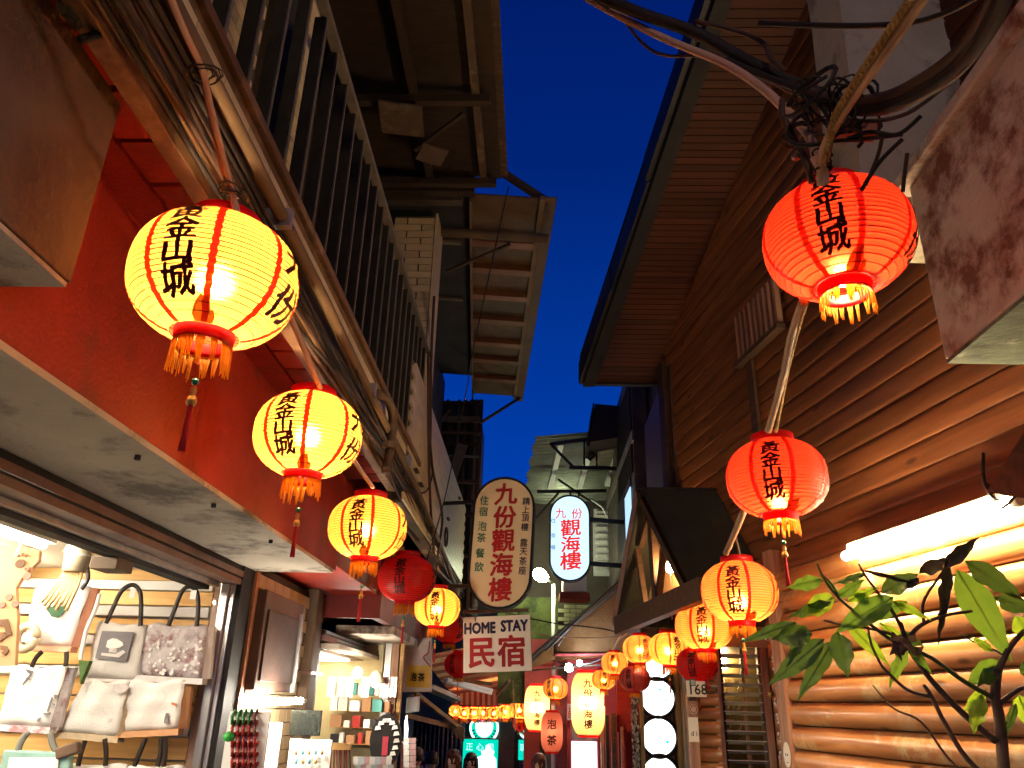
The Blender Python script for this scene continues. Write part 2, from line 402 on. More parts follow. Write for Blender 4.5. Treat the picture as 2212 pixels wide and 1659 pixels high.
_tass = [MB().tube([(0, 0, 0), (0.004, 0, -0.10)], 0.004, 5).mesh('tassel_cord', True),
         MB().lathe([(0, 0.024), (0.018, 0.015), (0.024, 0), (0.018, -0.015), (0, -0.024)], 12).mesh('green_bead', True),
         MB().lathe([(0, 0.0), (0.014, -0.004), (0.02, -0.03), (0.014, -0.05), (0.026, -0.075), (0.032, -0.095), (0.026, -0.118), (0, -0.12)], 12).mesh('gourd_bead', True)]
_b = MB()
for k in range(12):
    a = k*2*math.pi/12; rr = 0.010
    _b.tube([(rr*math.cos(a), rr*math.sin(a), -0.0), (1.3*rr*math.cos(a), 1.3*rr*math.sin(a), -0.15), (1.9*rr*math.cos(a), 1.9*rr*math.sin(a), -0.29)], 0.0045, 4)
_tass.append(_b.mesh('tassel', True))

LAMPS = []
def lantern(P, w, off, kind, power, label, group, bulb_z=-0.12, tassel=True, chars=True, scrap=0.0, far=False, fr=0, tas_drop=0.10, tilt=(0, 0), bands=8):
    """P centre, w width in metres, off = turn of the painted column from facing the camera (positive to picture left)"""
    P = Vector(P); t = thing('paper_lantern', label, 'lantern', P, group)
    az = math.atan2(CAM.y-P.y, CAM.x-P.x) - off
    S = Matrix.Diagonal((w, w, w, 1)); T = Matrix.Rotation(tilt[0], 4, 'X') @ Matrix.Rotation(tilt[1], 4, 'Y')
    def pt(name, me, m, ang=0.0, dz=0.0, up=None, **tg):
        o = bpy.data.objects.new(name, me); COL.objects.link(o)
        if len(me.materials) == 0: me.materials.append(m)
        o.material_slots[0].link = 'OBJECT'; o.material_slots[0].material = m
        o.parent = up or t
        if up: o.matrix_parent_inverse = up.matrix_basis.inverted()
        o.matrix_basis = T @ S @ Matrix.Rotation(az+ang, 4, 'Z') @ Matrix.Translation((0, 0, dz))
        for k, v in tg.items(): o[k] = v
        return o
    sh = pt('shade', _sh, PAPER[kind]); pt('rib_wires', _rb, RIBM, up=sh)
    for k in range(bands): pt('seam_band', _band, BANDM, math.pi/8 + k*math.pi/4, up=sh)
    pt('top_collar', _top, COLLAR); bc_ = pt('bottom_collar', _bot, COLLAR)
    pt('fringe', _fr[fr % 3], GOLDTH, fr*1.7, up=bc_)
    if power > 0: pt('bulb', _bulb, bulbm(power), 0.6, bulb_z)
    else: pt('bulb', _bulb, mat('bulb_off', (0.6, 0.6, 0.55), 0.3), 0.6, bulb_z)
    pt('bulb_socket', _sock, mat('socket_black', (0.02, 0.02, 0.02), 0.5), 0, bulb_z)
    if chars:
        G = glyph_meshes()
        for rot in ((0, 'A'), (math.pi/2, 'B')) if not far else ((0, 'A'),):
            for k in range(4 if rot[1] == 'A' else 2): pt('painted_character', G[rot[1]+str(k)], INK, rot[0], up=sh)
    if scrap: pt('torn_paper', _scrap, FOIL, scrap)
    if tassel:
        z0 = -ZT-0.14
        pt('tassel_cord', _tass[0], REDTH, 0, z0)
        d = z0-tas_drop
        pt('green_bead', _tass[1], JADE, 0, d); pt('gourd_bead', _tass[2], AMBER, 0, d-0.03)
        pt('tassel', _tass[3], REDTH, 0, d-0.14)
    return t
def laty(px, py, wpx, y):            # (centre, width) of a lantern at depth y seen wpx wide
    P = ony(px, py, y); return P, wpx/FPX*(P-CAM).dot(_f)
def lat(px, py, wpx, w=0.45):       # a lantern of width w seen wpx wide at this sight line
    return CAM + ray(px, py)*(FPX*w/wpx)

LG = 'paper lanterns strung along the left shops'
RG = 'paper lanterns strung along the log house'
L = []
L.append(lantern(lat(465, 607, 345), .45, R(27), 'yellow', 640, 'largest glowing yellow lantern, hanging before the red fascia at upper left', LG, -0.02, scrap=R(21), fr=0, tas_drop=0.16))
L.append(lantern(lat(666, 940, 226), .45, R(27), 'yellow', 640, 'second glowing yellow lantern of the left row, below and behind the largest one', LG, -0.02, scrap=R(26), fr=2, tas_drop=0.20))
L.append(lantern(lat(794, 1140, 166), .45, R(17), 'yellow', 380, 'third glowing yellow lantern of the left row, partly over the unlit red one', LG, -0.04, scrap=R(14), fr=2, tas_drop=0.22))
L.append(lantern(lat(878, 1250, 122), .45, R(14), 'dark', 0, 'unlit dark red lantern between two glowing yellow ones on the left', LG, fr=0, tas_drop=0.14))
L.append(lantern(lat(944, 1312, 99), .45, R(6), 'yellow', 380, 'small glowing yellow lantern beside the oval inn sign, fifth of the left row', LG, -0.06, scrap=R(10), fr=2, tas_drop=0.18))
L.append(lantern(lat(972, 1357, 74), .45, R(-40), 'dark', 3, 'dim red lantern half hidden behind the fifth yellow lantern', LG, fr=1, tassel=False))
L.append(lantern(*laty(991, 1435, 62, 10.8), R(30), 'dark', 0, 'unlit red lantern behind the left edge of the home stay sign', LG, fr=1))
Rr = []
Rr.append(lantern(lat(1808, 518, 304), .45, R(2), 'red', 470, 'largest red lantern at upper right, glowing at its base, hung from a tangle of cables', RG, -0.30, scrap=R(22), fr=1, tassel=False))
Rr.append(lantern(lat(1677, 1033, 208), .45, R(4), 'red', 500, 'orange-red lantern hanging before the dark porch roof, second of the right row', RG, -0.28, scrap=R(32), fr=1, tas_drop=0.14))
Rr.append(lantern(lat(1597, 1278, 160), .45, R(8), 'orange', 480, 'orange lantern just below the red one, third of the right row, touching the leaves', RG, -0.16, scrap=R(34), fr=1))
Rr.append(lantern(lat(1521, 1352, 122), .45, R(4), 'orange', 520, 'orange-yellow lantern overlapped at its right by the third, under the porch beam', RG, -0.12, scrap=R(30), fr=2))
Rr.append(lantern(CAM+ray(1506, 1435)*6.15, .32, R(16), 'dark', 0, 'unlit deep red lantern hanging low over the house number plate', RG, fr=1))
Rr.append(lantern(*laty(1444, 1402, 84, 8.4), R(-28), 'yellow', 330, 'glowing lantern left of the overlapping pair, its writing on the right side', RG, -0.05, far=True, fr=2))
Rr.append(lantern(*laty(1382, 1402, 71, 9.0), R(-22), 'orange', 520, 'glowing lantern directly above the dusty pink unlit lantern', RG, -0.03, far=True, tassel=False))
Rr.append(lantern(*laty(1371, 1466, 66, 9.15), R(25), 'pink', 0, 'unlit dusty pink lantern beside the round lit windows', RG, far=True, tassel=False, fr=1))
Rr.append(lantern(*laty(1328, 1432, 57, 9.5), R(8), 'orange', 420, 'small glowing lantern at the end of the porch beam rope', RG, -0.03, far=True, tassel=True))
Rr.append(lantern(*laty(1304, 1468, 50, 9.75), R(-5), 'yellow', 170, 'small glowing lantern above the right long paper lantern', RG, -0.03, far=True))
Rr.append(lantern(*laty(1265, 1470, 46, 10.8), R(30), 'orange', 150, 'small orange lantern half hidden behind the top of the right long lantern', RG, -0.03, far=True, tassel=False))
Rr.append(lantern(*laty(1200, 1487, 54, 11.6), R(35), 'yellow', 150, 'round glowing lantern between the two long paper lanterns', 'round lanterns at the lane end', -0.03, far=True, tassel=False))
# the row of seven under the striped valance
for k, (px, wp, py) in enumerate(((984, 26, 1536), (1003, 28, 1540), (1024, 28, 1540), (1044, 29, 1540), (1067, 29, 1540), (1092, 31, 1537), (1122, 38, 1534))):
    lantern(ony(px, py, 13.9), wp/FPX*14.1, R(20*(k % 3)-10), 'orange', 760,
            ['leftmost', 'second from left', 'third from left', 'middle', 'third from right', 'second from right', 'rightmost and largest'][k]+' of the seven small lanterns under the striped valance',
            'seven small lanterns under the striped awning', -0.02, tassel=False, far=True, fr=k)
lantern(ony(1125, 1563, 14.5), .28, R(10), 'dark', 14, 'magenta-red lantern below the rightmost of the seven small ones', 'round lanterns at the lane end', far=True, tassel=False)

# unseen lanterns added behind the camera to light the upper walls and signs
for k, (x, y, z, kd) in enumerate(((-0.80, 0.05, 2.62, 'yellow'), (-0.82, -1.2, 2.62, 'yellow'), (0.72, 0.1, 3.05, 'orange'), (0.8, -1.5, 2.9, 'orange'))):
    lantern((x, y, z), .45, 0, kd, 70, ['first', 'second'][k % 2]+' added fill lantern on the %s, unseen behind the camera' % ('left' if k < 2 else 'right'), LG if k < 2 else RG, tassel=False)
# long paper lanterns
def long_lantern(px, py, wp, hp, y, kind, power, label, chars):
    P = ony(px, py, y); w = wp/FPX*y*1.02; h = hp/FPX*y
    t = thing('long_lantern', label, 'lantern', P, 'long paper lanterns at the lane end')
    prof = []; n = 26
    for i in range(n*3+1):
        z = h/2-h*i/(n*3); q = abs(z)/(h/2)
        r = w/2*(1-max(0, (q-0.25)/0.9)**2.6)**0.5+0.004*math.sin(math.pi*(i % 3)/3)
        prof.append((r, z))
    o = MB().lathe(prof, 40).build('shade', PAPER[kind], None, True); o.parent = t
    for zz in (h/2, -h/2):
        r = prof[0][0]; c = MB().lathe([(r*0.9, -0.02), (r*1.02, -0.02), (r*1.02, 0.03), (r*0.9, 0.03)], 24, (0, 0, zz)).build('collar', COLLAR, None, True); c.parent = t
    b = MB().lathe([(0, -.06), (.05, -.04), (.06, 0), (.05, .04), (0, .07)], 12).build('bulb', bulbm(power) if power else mat('bulb_off', (0.6, 0.6, 0.55), 0.3), None, True); b.parent = t
    az = math.atan2(-P.y, -P.x)
    m = len(chars); cs = h*0.80/m
    for k, ch in enumerate(chars):
        vs, fs = text_mesh(ch, 0.025, 0, 1, 0.04); mb = MB()
        zc = h*0.40-cs*(k+0.5); s = min(cs*0.92, w*0.44); out = []
        for (x, yy, z) in vs:
            th = az+(x*s)/(w/2); rr = -yy*s + w/2*(1-max(0, (abs(zc+z*s)/(h/2)-0.25)/0.9)**2.6)**0.5+0.012
            out.append((rr*math.cos(th), rr*math.sin(th), zc+z*s))
        mb.add(out, fs); q = mb.build('painted_character', INK); q.parent = t
    return t
long_lantern(1160, 1529, 48, 82, 12.6, 'white', 120, 'long glowing paper lantern with vertical writing, the left and smaller one', '九份觀海樓')
long_lantern(1270, 1520, 64, 115, 10.2, 'white', 150, 'long glowing paper lantern with vertical writing, the right and larger one', '九份觀海樓')
long_lantern(1192, 1581, 41, 71, 12.2, 'pink', 10, 'dim dusky pink long lantern marked with two characters', '泡茶')
# ================================================================ MATERIALS OF THE PLACE
RED = mat('red_paint', (0.31, 0.021, 0.008), 0.55, col2=(0.16, 0.012, 0.006), scale=2.2, bump=0.25, bscale=60, stain=(0.14, 0.02, 0.012), stain_scale=2.0, stain_amt=0.3)
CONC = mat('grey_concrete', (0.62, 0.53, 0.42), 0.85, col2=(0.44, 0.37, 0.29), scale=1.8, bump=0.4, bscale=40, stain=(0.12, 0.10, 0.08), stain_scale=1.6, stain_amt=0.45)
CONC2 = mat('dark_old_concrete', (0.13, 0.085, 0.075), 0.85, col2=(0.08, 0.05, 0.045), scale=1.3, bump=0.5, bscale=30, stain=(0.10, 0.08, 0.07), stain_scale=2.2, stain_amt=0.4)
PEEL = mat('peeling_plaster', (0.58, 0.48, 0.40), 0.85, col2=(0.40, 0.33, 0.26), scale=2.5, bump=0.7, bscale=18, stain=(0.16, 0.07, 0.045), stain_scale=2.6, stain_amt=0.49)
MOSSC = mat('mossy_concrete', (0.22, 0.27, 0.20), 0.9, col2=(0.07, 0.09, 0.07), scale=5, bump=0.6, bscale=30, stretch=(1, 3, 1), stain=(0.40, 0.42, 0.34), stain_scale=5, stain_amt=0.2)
TILE = mat('cream_tile', (0.52, 0.40, 0.22), 0.4, col2=(0.42, 0.31, 0.16), scale=6, bump=0.08, spec=0.5)
GROUT = mat('dark_grout', (0.10, 0.085, 0.06), 0.9, bump=0.3)
STEEL = mat('brushed_steel', (0.55, 0.52, 0.48), 0.35, 0.8, scale=8, bump=0.05, stretch=(1, 1, 0.1))
RAILM = mat('grey_painted_metal', (0.14, 0.115, 0.09), 0.6, 0.0, scale=10, bump=0.1)
DRAIL = mat('dark_slat_metal', (0.035, 0.030, 0.020), 0.85, 0.0, scale=6, bump=0.15, spec=0.15)
BRONZE = mat('brown_shutter_metal', (0.20, 0.11, 0.085), 0.4, 0.35, scale=5, bump=0.1)
BLACKM = mat('black_metal', (0.018, 0.016, 0.016), 0.7, 0.0, spec=0.2)
RUST = mat('rusty_sheet', (0.085, 0.05, 0.03), 0.8, col2=(0.05, 0.03, 0.018), scale=3, bump=0.3, stain=(0.12, 0.085, 0.05), stain_scale=3, stain_amt=0.3)
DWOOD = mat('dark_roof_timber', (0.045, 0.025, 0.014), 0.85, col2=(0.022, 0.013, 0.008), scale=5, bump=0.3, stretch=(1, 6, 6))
TRANSL = mat('aged_roof_sheet', (0.125, 0.066, 0.024), 0.6, col2=(0.07, 0.038, 0.016), scale=2.5, bump=0.15, stain=(0.06, 0.03, 0.018), stain_scale=1.5, stain_amt=0.5)
PVC = mat('cream_pipe', (0.13, 0.085, 0.05), 0.7, scale=4, bump=0.1)
TAN = mat('tan_trim', (0.18, 0.10, 0.05), 0.6, scale=4, bump=0.25, stain=(0.25, 0.15, 0.08), stain_scale=3, stain_amt=0.4)
CABLE = mat('black_cable', (0.022, 0.016, 0.014), 0.7, spec=0.25)
CABLE2 = mat('brown_cable', (0.07, 0.036, 0.025), 0.7, spec=0.25)
CANE = mat('taped_pink_lit_conduit', (0.55, 0.34, 0.26), 0.6, col2=(0.40, 0.22, 0.17), scale=8, bump=0.3)  # pale conduit with the lanterns' pink light put into its colour
ROPE = mat('yellow_rope', (0.62, 0.36, 0.12), 0.8, scale=20, bump=0.8, bscale=120)
WHITE = mat('white_paint', (0.75, 0.73, 0.68), 0.5, scale=3, amt=0.15, bump=0.05)
CREAMW = mat('cream_ceiling', (0.72, 0.66, 0.52), 0.6, amt=0.12, bump=0.05)
PINE = wood('pale_pine_x', (0.70, 0.44, 0.17), (0.56, 0.31, 0.10), rough=0.45)
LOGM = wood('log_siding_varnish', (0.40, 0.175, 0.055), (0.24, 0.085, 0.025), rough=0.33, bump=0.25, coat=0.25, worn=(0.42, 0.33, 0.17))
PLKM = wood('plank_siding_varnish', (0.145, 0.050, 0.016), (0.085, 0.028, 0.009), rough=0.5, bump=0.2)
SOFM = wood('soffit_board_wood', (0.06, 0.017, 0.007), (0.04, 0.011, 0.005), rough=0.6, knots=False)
POSTM = wood('brown_post_z', (0.40, 0.22, 0.13), (0.26, 0.13, 0.08), axis='z', rough=0.4, knots=False)
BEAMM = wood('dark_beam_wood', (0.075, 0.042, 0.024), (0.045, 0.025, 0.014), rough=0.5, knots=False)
CREAMF = mat('cream_sign_face', (0.80, 0.62, 0.34), 0.45, amt=0.12, bump=0.03)
SIGNW = mat('sign_white', (0.88, 0.80, 0.62), 0.45, amt=0.08, bump=0.03)
INKR = mat('sign_red_paint', (0.50, 0.02, 0.02), 0.5, bump=0)
INKG = mat('sign_green_paint', (0.03, 0.20, 0.12), 0.5, bump=0)
INKB = mat('sign_navy_paint', (0.02, 0.025, 0.08), 0.5, bump=0)

# ================================================================ GROUND
gb = MB(); n = 40
for j in range(n):
    y0, y1 = -6+j*1.0, -5+j*1.0; z = -0.065*y0
    gb.box(-30, 30, y0, y1, z-0.5, z)
gb.build('stone_street', mat('street_stone', (0.16, 0.15, 0.14), 0.7, scale=2, bump=0.4), kind='structure')
MB().box(-80, 80, -60, 120, -4.2, -3.2).build('ground', mat('ground_earth', (0.1, 0.09, 0.07), 0.9), kind='structure')

# ================================================================ LEFT SHOP HOUSE (nearest)
shop = thing('shop_building', 'near left shop with red fascia, grey concrete soffit and barred tiled balcony', 'building', (-2.0, 3.0, 0))
def part(b, name, m, parent=shop, **k): return b.build(name, m, parent, **k)
part(MB().box(-1.50, -1.42, 0.0, 5.56, 2.465, 3.15), 'fascia', RED)
# soffit: smooth orange-lit strip, then red boards with open joints, then trims
part(MB().box(-1.50, -1.29, 1.2, 5.6, 3.15, 3.20), 'soffit_strip', RED)
y = 1.0
pm = MB().box(-0.075, 0.075, -0.098, 0.098, -0.012, 0.012).mesh('soffit_panel')
while y < 5.6:
    put('soffit_panel', pm, RED, shop, 0.004, loc=(-1.213, y+0.1, 3.176+random.uniform(-0.003, 0.003))); y += 0.215
part(MB().box(-1.30, -1.12, 0.9, 5.7, 3.196, 3.23), 'soffit_backing', DWOOD)
part(MB().box(-1.136, -1.072, 0.5, 5.75, 3.10, 3.24), 'tan_trim', TAN, bevel=0.006)
part(MB().box(-1.066, -1.03, 0.5, 5.9, 3.17, 3.33), 'upper_trim', TAN, bevel=0.006)
part(MB().box(-1.20, -1.02, 0.5, 6.0, 3.33, 3.40), 'ledge_underside', DWOOD)
part(MB().box(-1.99, -1.42, -0.5, 5.50, 2.44, 2.463), 'concrete_soffit', CONC)
# small drip hooks in the soffit
hk = MB().lathe([(0, 0), (0.012, 0), (0.012, -0.02), (0, -0.02)], 8).mesh('soffit_bolt')
for yy in (2.75, 3.5, 4.35): put('soffit_bolt', hk, BLACKM, shop, loc=(-1.5, yy, 2.442))
# shutter housing
part(MB().box(-2.06, -1.985, -0.5, 5.48, 2.405, 2.438), 'shutter_slot', BLACKM)
part(MB().box(-2.05, -1.975, -0.5, 5.47, 2.365, 2.403), 'shutter_channel', BRONZE)
part(MB().box(-2.06, -1.985, -0.5, 5.46, 2.352, 2.364), 'channel_lip', BLACKM)
part(MB().box(-2.09, -1.980, -0.5, 5.46, 2.315, 2.351), 'lower_channel', BRONZE)
part(MB().box(-2.13, -2.095, -0.5, 5.20, 2.285, 2.330), 'bright_strip', STEEL)
part(MB().box(-2.22, -2.14, -0.5, 5.15, 2.262, 2.33), 'inner_track', BLACKM)
for yy in (2.75, 3.95):
    part(MB().box(-2.28, -2.14, yy, yy+0.17, 2.20, 2.262), 'track_bracket', PVC, bevel=0.004)
# interior
part(MB().box(-4.6, -2.20, -0.5, 5.5, 2.42, 2.50), 'shop_ceiling', CREAMW)
part(MB().box(-4.7, -4.6, -0.5, 5.5, 0, 2.5), 'inner_wall', CREAMW)
# end wall: boards running across, pale rails between
YB = 5.42
rows = [(1229, 1255, 'pale_board', 'p'), (1255, 1276, 'white_rail', 'w'), (1276, 1308, 'pine_board', 'p'), (1310, 1333, 'white_rail', 'w'), (1336, 1372, 'pine_board', 'p'),
        (1374, 1395, 'white_rail', 'w'), (1397, 1440, 'pine_board', 'p'), (1442, 1462, 'white_rail', 'w'), (1464, 1505, 'pine_board', 'p'), (1507, 1545, 'pine_board', 'p'), (1547, 1588, 'white_rail', 'w'),
        (1590, 1640, 'pine_board', 'p'), (1642, 1700, 'pine_board', 'p')]
for (a, b_, nm, k) in rows:
    z1 = ony(300, a, YB).z; z0 = ony(300, b_, YB).z
    d = 0.0 if k == 'p' else 0.03
    me = MB().box(-1.2, 1.2, -0.012, 0.012, -(z1-z0)/2+0.003, (z1-z0)/2-0.003).mesh(nm)
    put(nm, me, PINE if k == 'p' else WHITE, shop, 0.003, loc=(-3.41, YB-d, (z0+z1)/2))
part(MB().box(-4.6, -2.05, YB+0.03, YB+0.08, 0, 2.42), 'end_wall', CREAMW)
# steel post and door frame at the corner
pz0, pz1 = 0.2, 2.40
part(MB().box(-2.16, -2.10, 5.30, 5.40, pz0, pz1), 'door_jamb', mat('pinkish_wood', (0.55, 0.34, 0.24), 0.35, coat=0.4))
part(MB().box(-2.10, -2.045, 5.24, 5.42, pz0, pz1), 'steel_post', STEEL, bevel=0.006)
part(MB().box(-2.042, -2.012, 5.27, 5.44, pz0, pz1), 'steel_track', STEEL, bevel=0.004)
part(MB().box(-2.010, -1.975, 5.28, 5.50, pz0, 2.44), 'black_guide', BLACKM)
part(MB().box(-1.990, -1.955, 5.50, 5.56, pz0, 2.44), 'edge_trim', mat('copper_trim', (0.55, 0.24, 0.13), 0.35, 0.4))
# tiled wall beyond the opening, facing the street
part(MB().box(-2.15, -2.0, 5.56, 7.05, 0.2, 2.5), 'tiled_pier', GROUT)
tm = MB().box(0, 0.028, -0.098, 0.098, -0.046, 0.046).mesh('tile')
for i in range(22):
    for j in range(8):
        yy = 5.66+j*0.205+(0.1 if i % 2 else 0); zz = 2.39-i*0.1
        if yy < 6.98: put('tile', tm, TILE, shop, loc=(-2.002, yy, zz))
# cabinet on it
cab = MB().box(-1.972, -1.90, 5.60, 6.55, 1.66, 2.33); part(cab, 'shutter_box', mat('brown_panel', (0.085, 0.045, 0.032), 0.45, bump=0.1), bevel=0.008)
part(MB().box(-1.898, -1.885, 5.66, 6.42, 1.72, 2.20), 'box_panel', mat('brown_panel2', (0.065, 0.035, 0.026), 0.55), bevel=0.004)
part(MB().box(-1.898, -1.878, 6.44, 6.50, 1.66, 2.25), 'box_hinge', STEEL)

# ---- upper floor
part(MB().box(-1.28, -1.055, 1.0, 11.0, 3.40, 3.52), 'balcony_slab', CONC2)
YC = 6.36; XB = -1.0
part(MB().box(-1.15, XB-0.02, 5.75, 10.85, 3.02, 4.22), 'parapet_wall', GROUT)
# tiles of the parapet, individually: band under the railing and full height past the column
tm2 = MB().box(-0.02, 0.0, -0.108, 0.108, -0.030, 0.030).mesh('tile')
cnt = 0; far_tiles = MB()
z = 3.02
i = 0
while z < 4.19:
    yy = 5.80 + (0.11 if i % 2 else 0)
    while yy < 10.8:
        if cnt < 270 and yy < 9.0: put('tile', tm2, TILE, shop, loc=(XB+0.004, yy, z+0.035)); cnt += 1
        else: far_tiles.box(XB-0.016, XB+0.004, yy-0.108, yy+0.108, z+0.005, z+0.065)
        yy += 0.222
    z += 0.066; i += 1
o = far_tiles.build('far_tiles', TILE, shop); o['kind'] = 'stuff'
part(MB().box(-1.03, XB, 1.2, 5.75, 3.345, 3.42), 'sill_band', GROUT)
for j in range(20):
    put('tile', tm2, TILE, shop, loc=(XB+0.004, 1.3+j*0.222, 3.385))
# parapet coping / ledge strip along the rail foot
part(MB().box(-1.06, -0.975, 1.2, 6.30, 3.46, 3.50), 'rail_foot', TAN, bevel=0.004)
part(MB().box(-1.02, XB, 1.2, 6.30, 3.42, 3.46), 'foot_plinth', TAN)
part(MB().box(-1.035, -0.985, 1.2, 6.45, 4.555, 4.595), 'top_rail', RAILM, bevel=0.004)
sl = MB().box(-0.055, -0.004, -0.012, 0.012, 3.50, 4.555).mesh('baluster'); sle = MB().box(-0.003, 0.003, -0.008, 0.008, 3.50, 4.555).mesh('baluster_edge')
yy = 1.38
while yy < 6.30:
    put('baluster', sl, DRAIL, shop, loc=(XB-0.005, yy, 0)); put('baluster_edge', sle, RAILM, shop, loc=(XB-0.004, yy, 0)); yy += 0.212
# inner wall behind the railing
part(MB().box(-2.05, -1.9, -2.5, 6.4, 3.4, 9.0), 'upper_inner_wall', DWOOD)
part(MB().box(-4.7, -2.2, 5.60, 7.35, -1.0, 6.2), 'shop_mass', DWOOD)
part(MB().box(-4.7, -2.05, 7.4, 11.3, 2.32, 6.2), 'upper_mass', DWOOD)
part(MB().box(-2.2, -1.45, 5.56, 11.3, 2.52, 3.4), 'mezzanine_face', RED)
part(MB().box(-1.30, -1.20, 1.2, 2.45, 3.5, 5.2), 'tiled_inner_pier', GROUT)
part(MB().box(-1.30, -1.20, 2.75, 3.2, 3.5, 5.2), 'tiled_inner_pier', GROUT)
tmi = MB().box(-0.02, 0.0, -0.108, 0.108, -0.031, 0.031).mesh('tile')
for i in range(38):
    for j in range(7):
        yy = 1.31+j*0.222+(0.11 if i % 2 else 0)
        if yy < 2.40 and i < 24: put('tile', tmi, TILE, shop, loc=(-1.185, yy, 3.56+i*0.069))
for i in range(24): put('tile', tmi, TILE, shop, loc=(-1.185, 2.90+(0.11 if i % 2 else 0), 3.56+i*0.069))
part(MB().box(-1.895, -1.87, 3.0, 3.07, 3.5, 6.0), 'inner_frame', RAILM)
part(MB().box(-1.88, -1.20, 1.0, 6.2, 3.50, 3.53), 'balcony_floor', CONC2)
# column of long cream bricks at the end of the balcony, facing us
part(MB().box(-1.42, -1.02, YC+0.02, YC+0.40, 3.5, 6.06), 'brick_column', GROUT)
bL = MB().box(-0.13, 0.13, -0.02, 0.0, -0.034, 0.034).mesh('brick'); bS = MB().box(-0.058, 0.058, -0.02, 0.0, -0.034, 0.034).mesh('brick_half')
for i in range(33):
    zz = 3.56+i*0.076
    if i % 2: put('brick', bL, TILE, shop, loc=(-1.29, YC+0.02, zz)); put('brick', bS, TILE, shop, loc=(-1.086, YC+0.02, zz))
    else: put('brick', bS, TILE, shop, loc=(-1.36, YC+0.02, zz)); put('brick', bL, TILE, shop, loc=(-1.156, YC+0.02, zz))
part(MB().box(-1.018, -0.995, YC, YC+0.40, 3.5, 6.08), 'column_corner', TILE)
# ---- corrugated overhanging roof
def corrugated(x0, x1, y0, y1, z, pitch=0.076, amp=0.012, along='x', dz=0.0, seg=6, thick=0.003):
    b = MB(); n = int((y1-y0)/pitch*seg); o = 0
    for i in range(n+1):
        yy = y0+(y1-y0)*i/n; zz = z+amp*math.sin(2*math.pi*i/seg)
        b.v += [Vector((x0, yy, zz+dz)), Vector((x1, yy, zz))]
        if i: b.f.append((2*i-2, 2*i-1, 2*i+1, 2*i))
    return b
part(corrugated(-2.3, -0.30, -2.0, 6.0, 6.24, dz=0.25), 'corrugated_roof', RUST)
part(MB().prism([(-2.3, -2.0, 6.42), (-0.36, -2.0, 6.20), (-0.36, -2.0, 6.185), (-2.3, -2.0, 6.40)], (0, 7.95, 0)), 'roof_boarding', DWOOD)
for xx in (-0.52, -1.02, -1.55):
    part(MB().box(xx-0.03, xx+0.03, -2.0, 5.95, 6.10, 6.18), 'purlin', RUST if xx == -0.52 else DWOOD)
for yy in (2.6, 3.7, 4.8, 5.85):
    part(MB().box(-1.9, -0.40, yy-0.03, yy+0.03, 6.03, 6.10), 'rafter', DWOOD)
part(MB().obox((-1.12, 4.9, 5.96), (0.17, 0.03, 0.0), (-0.02, 0.20, 0.02), (0, 0, 0.01)), 'patch_board', RUST)
part(MB().obox((-0.92, 5.3, 5.93), (0.10, 0.06, 0.01), (-0.05, 0.12, 0.02), (0, 0, 0.008)), 'patch_board', RUST)
part(MB().bar((-1.05, 5.2, 5.9), (-0.62, 4.9, 6.02), 0.03, 0.03), 'roof_brace', DWOOD)
part(MB().box(-2.3, -0.62, 6.02, 6.12, 6.10, 6.6), 'gable_board', DWOOD)

# ---- near dark projecting box at the left edge
nb = thing('wall_box', 'large dark concrete box jutting out at the upper left edge', 'sign box', (-1.3, 1.0, 2.57))
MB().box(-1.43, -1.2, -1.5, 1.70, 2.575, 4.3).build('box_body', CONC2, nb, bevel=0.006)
MB().box(-1.42, -1.205, -1.5, 1.69, 2.560, 2.573).build('box_underside', CONC, nb)
aw = thing('torn_awning', 'torn dark green awning flap hanging at the top left corner over the cables', 'awning', (-1.2, 1.2, 3.6))
q = [onx(190, -40, -1.12), onx(120, 20, -1.14), onx(165, 70, -1.12), onx(215, 30, -1.1), onx(250, 100, -1.12), onx(345, 42, -1.06), onx(430, -40, -1.0)]
b = MB(); b.prism(q, (0.01, -0.02, 0.012)); b.build('awning_cloth', mat('dark_green_cloth', (0.055, 0.055, 0.03), 0.8, scale=6, bump=0.6), aw)
b = MB().tube(smooth_path([onx(175, 86, -1.1), onx(250, 60, -1.08), onx(350, 28, -1.04), onx(420, -30, -1.0)]), 0.012, 6); b.build('awning_hem', BLACKM, aw, True)

# ---- conduit, cables, hangers on the left
cd1 = thing('conduit_pipe', 'thick cream conduit pipe running along the left wall above the lanterns', 'pipe', (-0.98, 2, 3.3))
MB().tube([(-0.965, 0.4, 3.275), (-0.965, 3.0, 3.275), (-0.97, 6.0, 3.22), (-0.98, 8.6, 3.08), (-0.99, 10.2, 2.92)], 0.026, 12).build('pipe_run', PVC, cd1, True)
for yy in (2.4, 4.1, 5.5):
    MB().box(-1.03, -0.93, yy, yy+0.03, 3.235, 3.312).build('pipe_clip', STEEL, cd1)
gp = thing('goose_neck_pipe', 'cream pipe bending down over the tiled parapet beside the balcony bars', 'pipe', (-0.95, 5.5, 3.3))
MB().tube(smooth_path([onx(812, 850, -0.97), onx(838, 865, -0.95), onx(848, 900, -0.94), onx(845, 950, -0.94), onx(833, 1020, -0.94)], 5), 0.030, 10).build('pipe_bend', PVC, gp, True)
for p in ((846, 925), (839, 962)):
    c = onx(p[0], p[1], -0.94); MB().lathe([(0.036, -0.02), (0.036, 0.02)], 12, c).build('pipe_collar', PVC, gp, True)
rnd = random.Random(11); cbl = thing('cable_bundle', 'bundle of dark cables running along the red fascia above the yellow lanterns', 'cables', (-0.99, 1.0, 3.2))
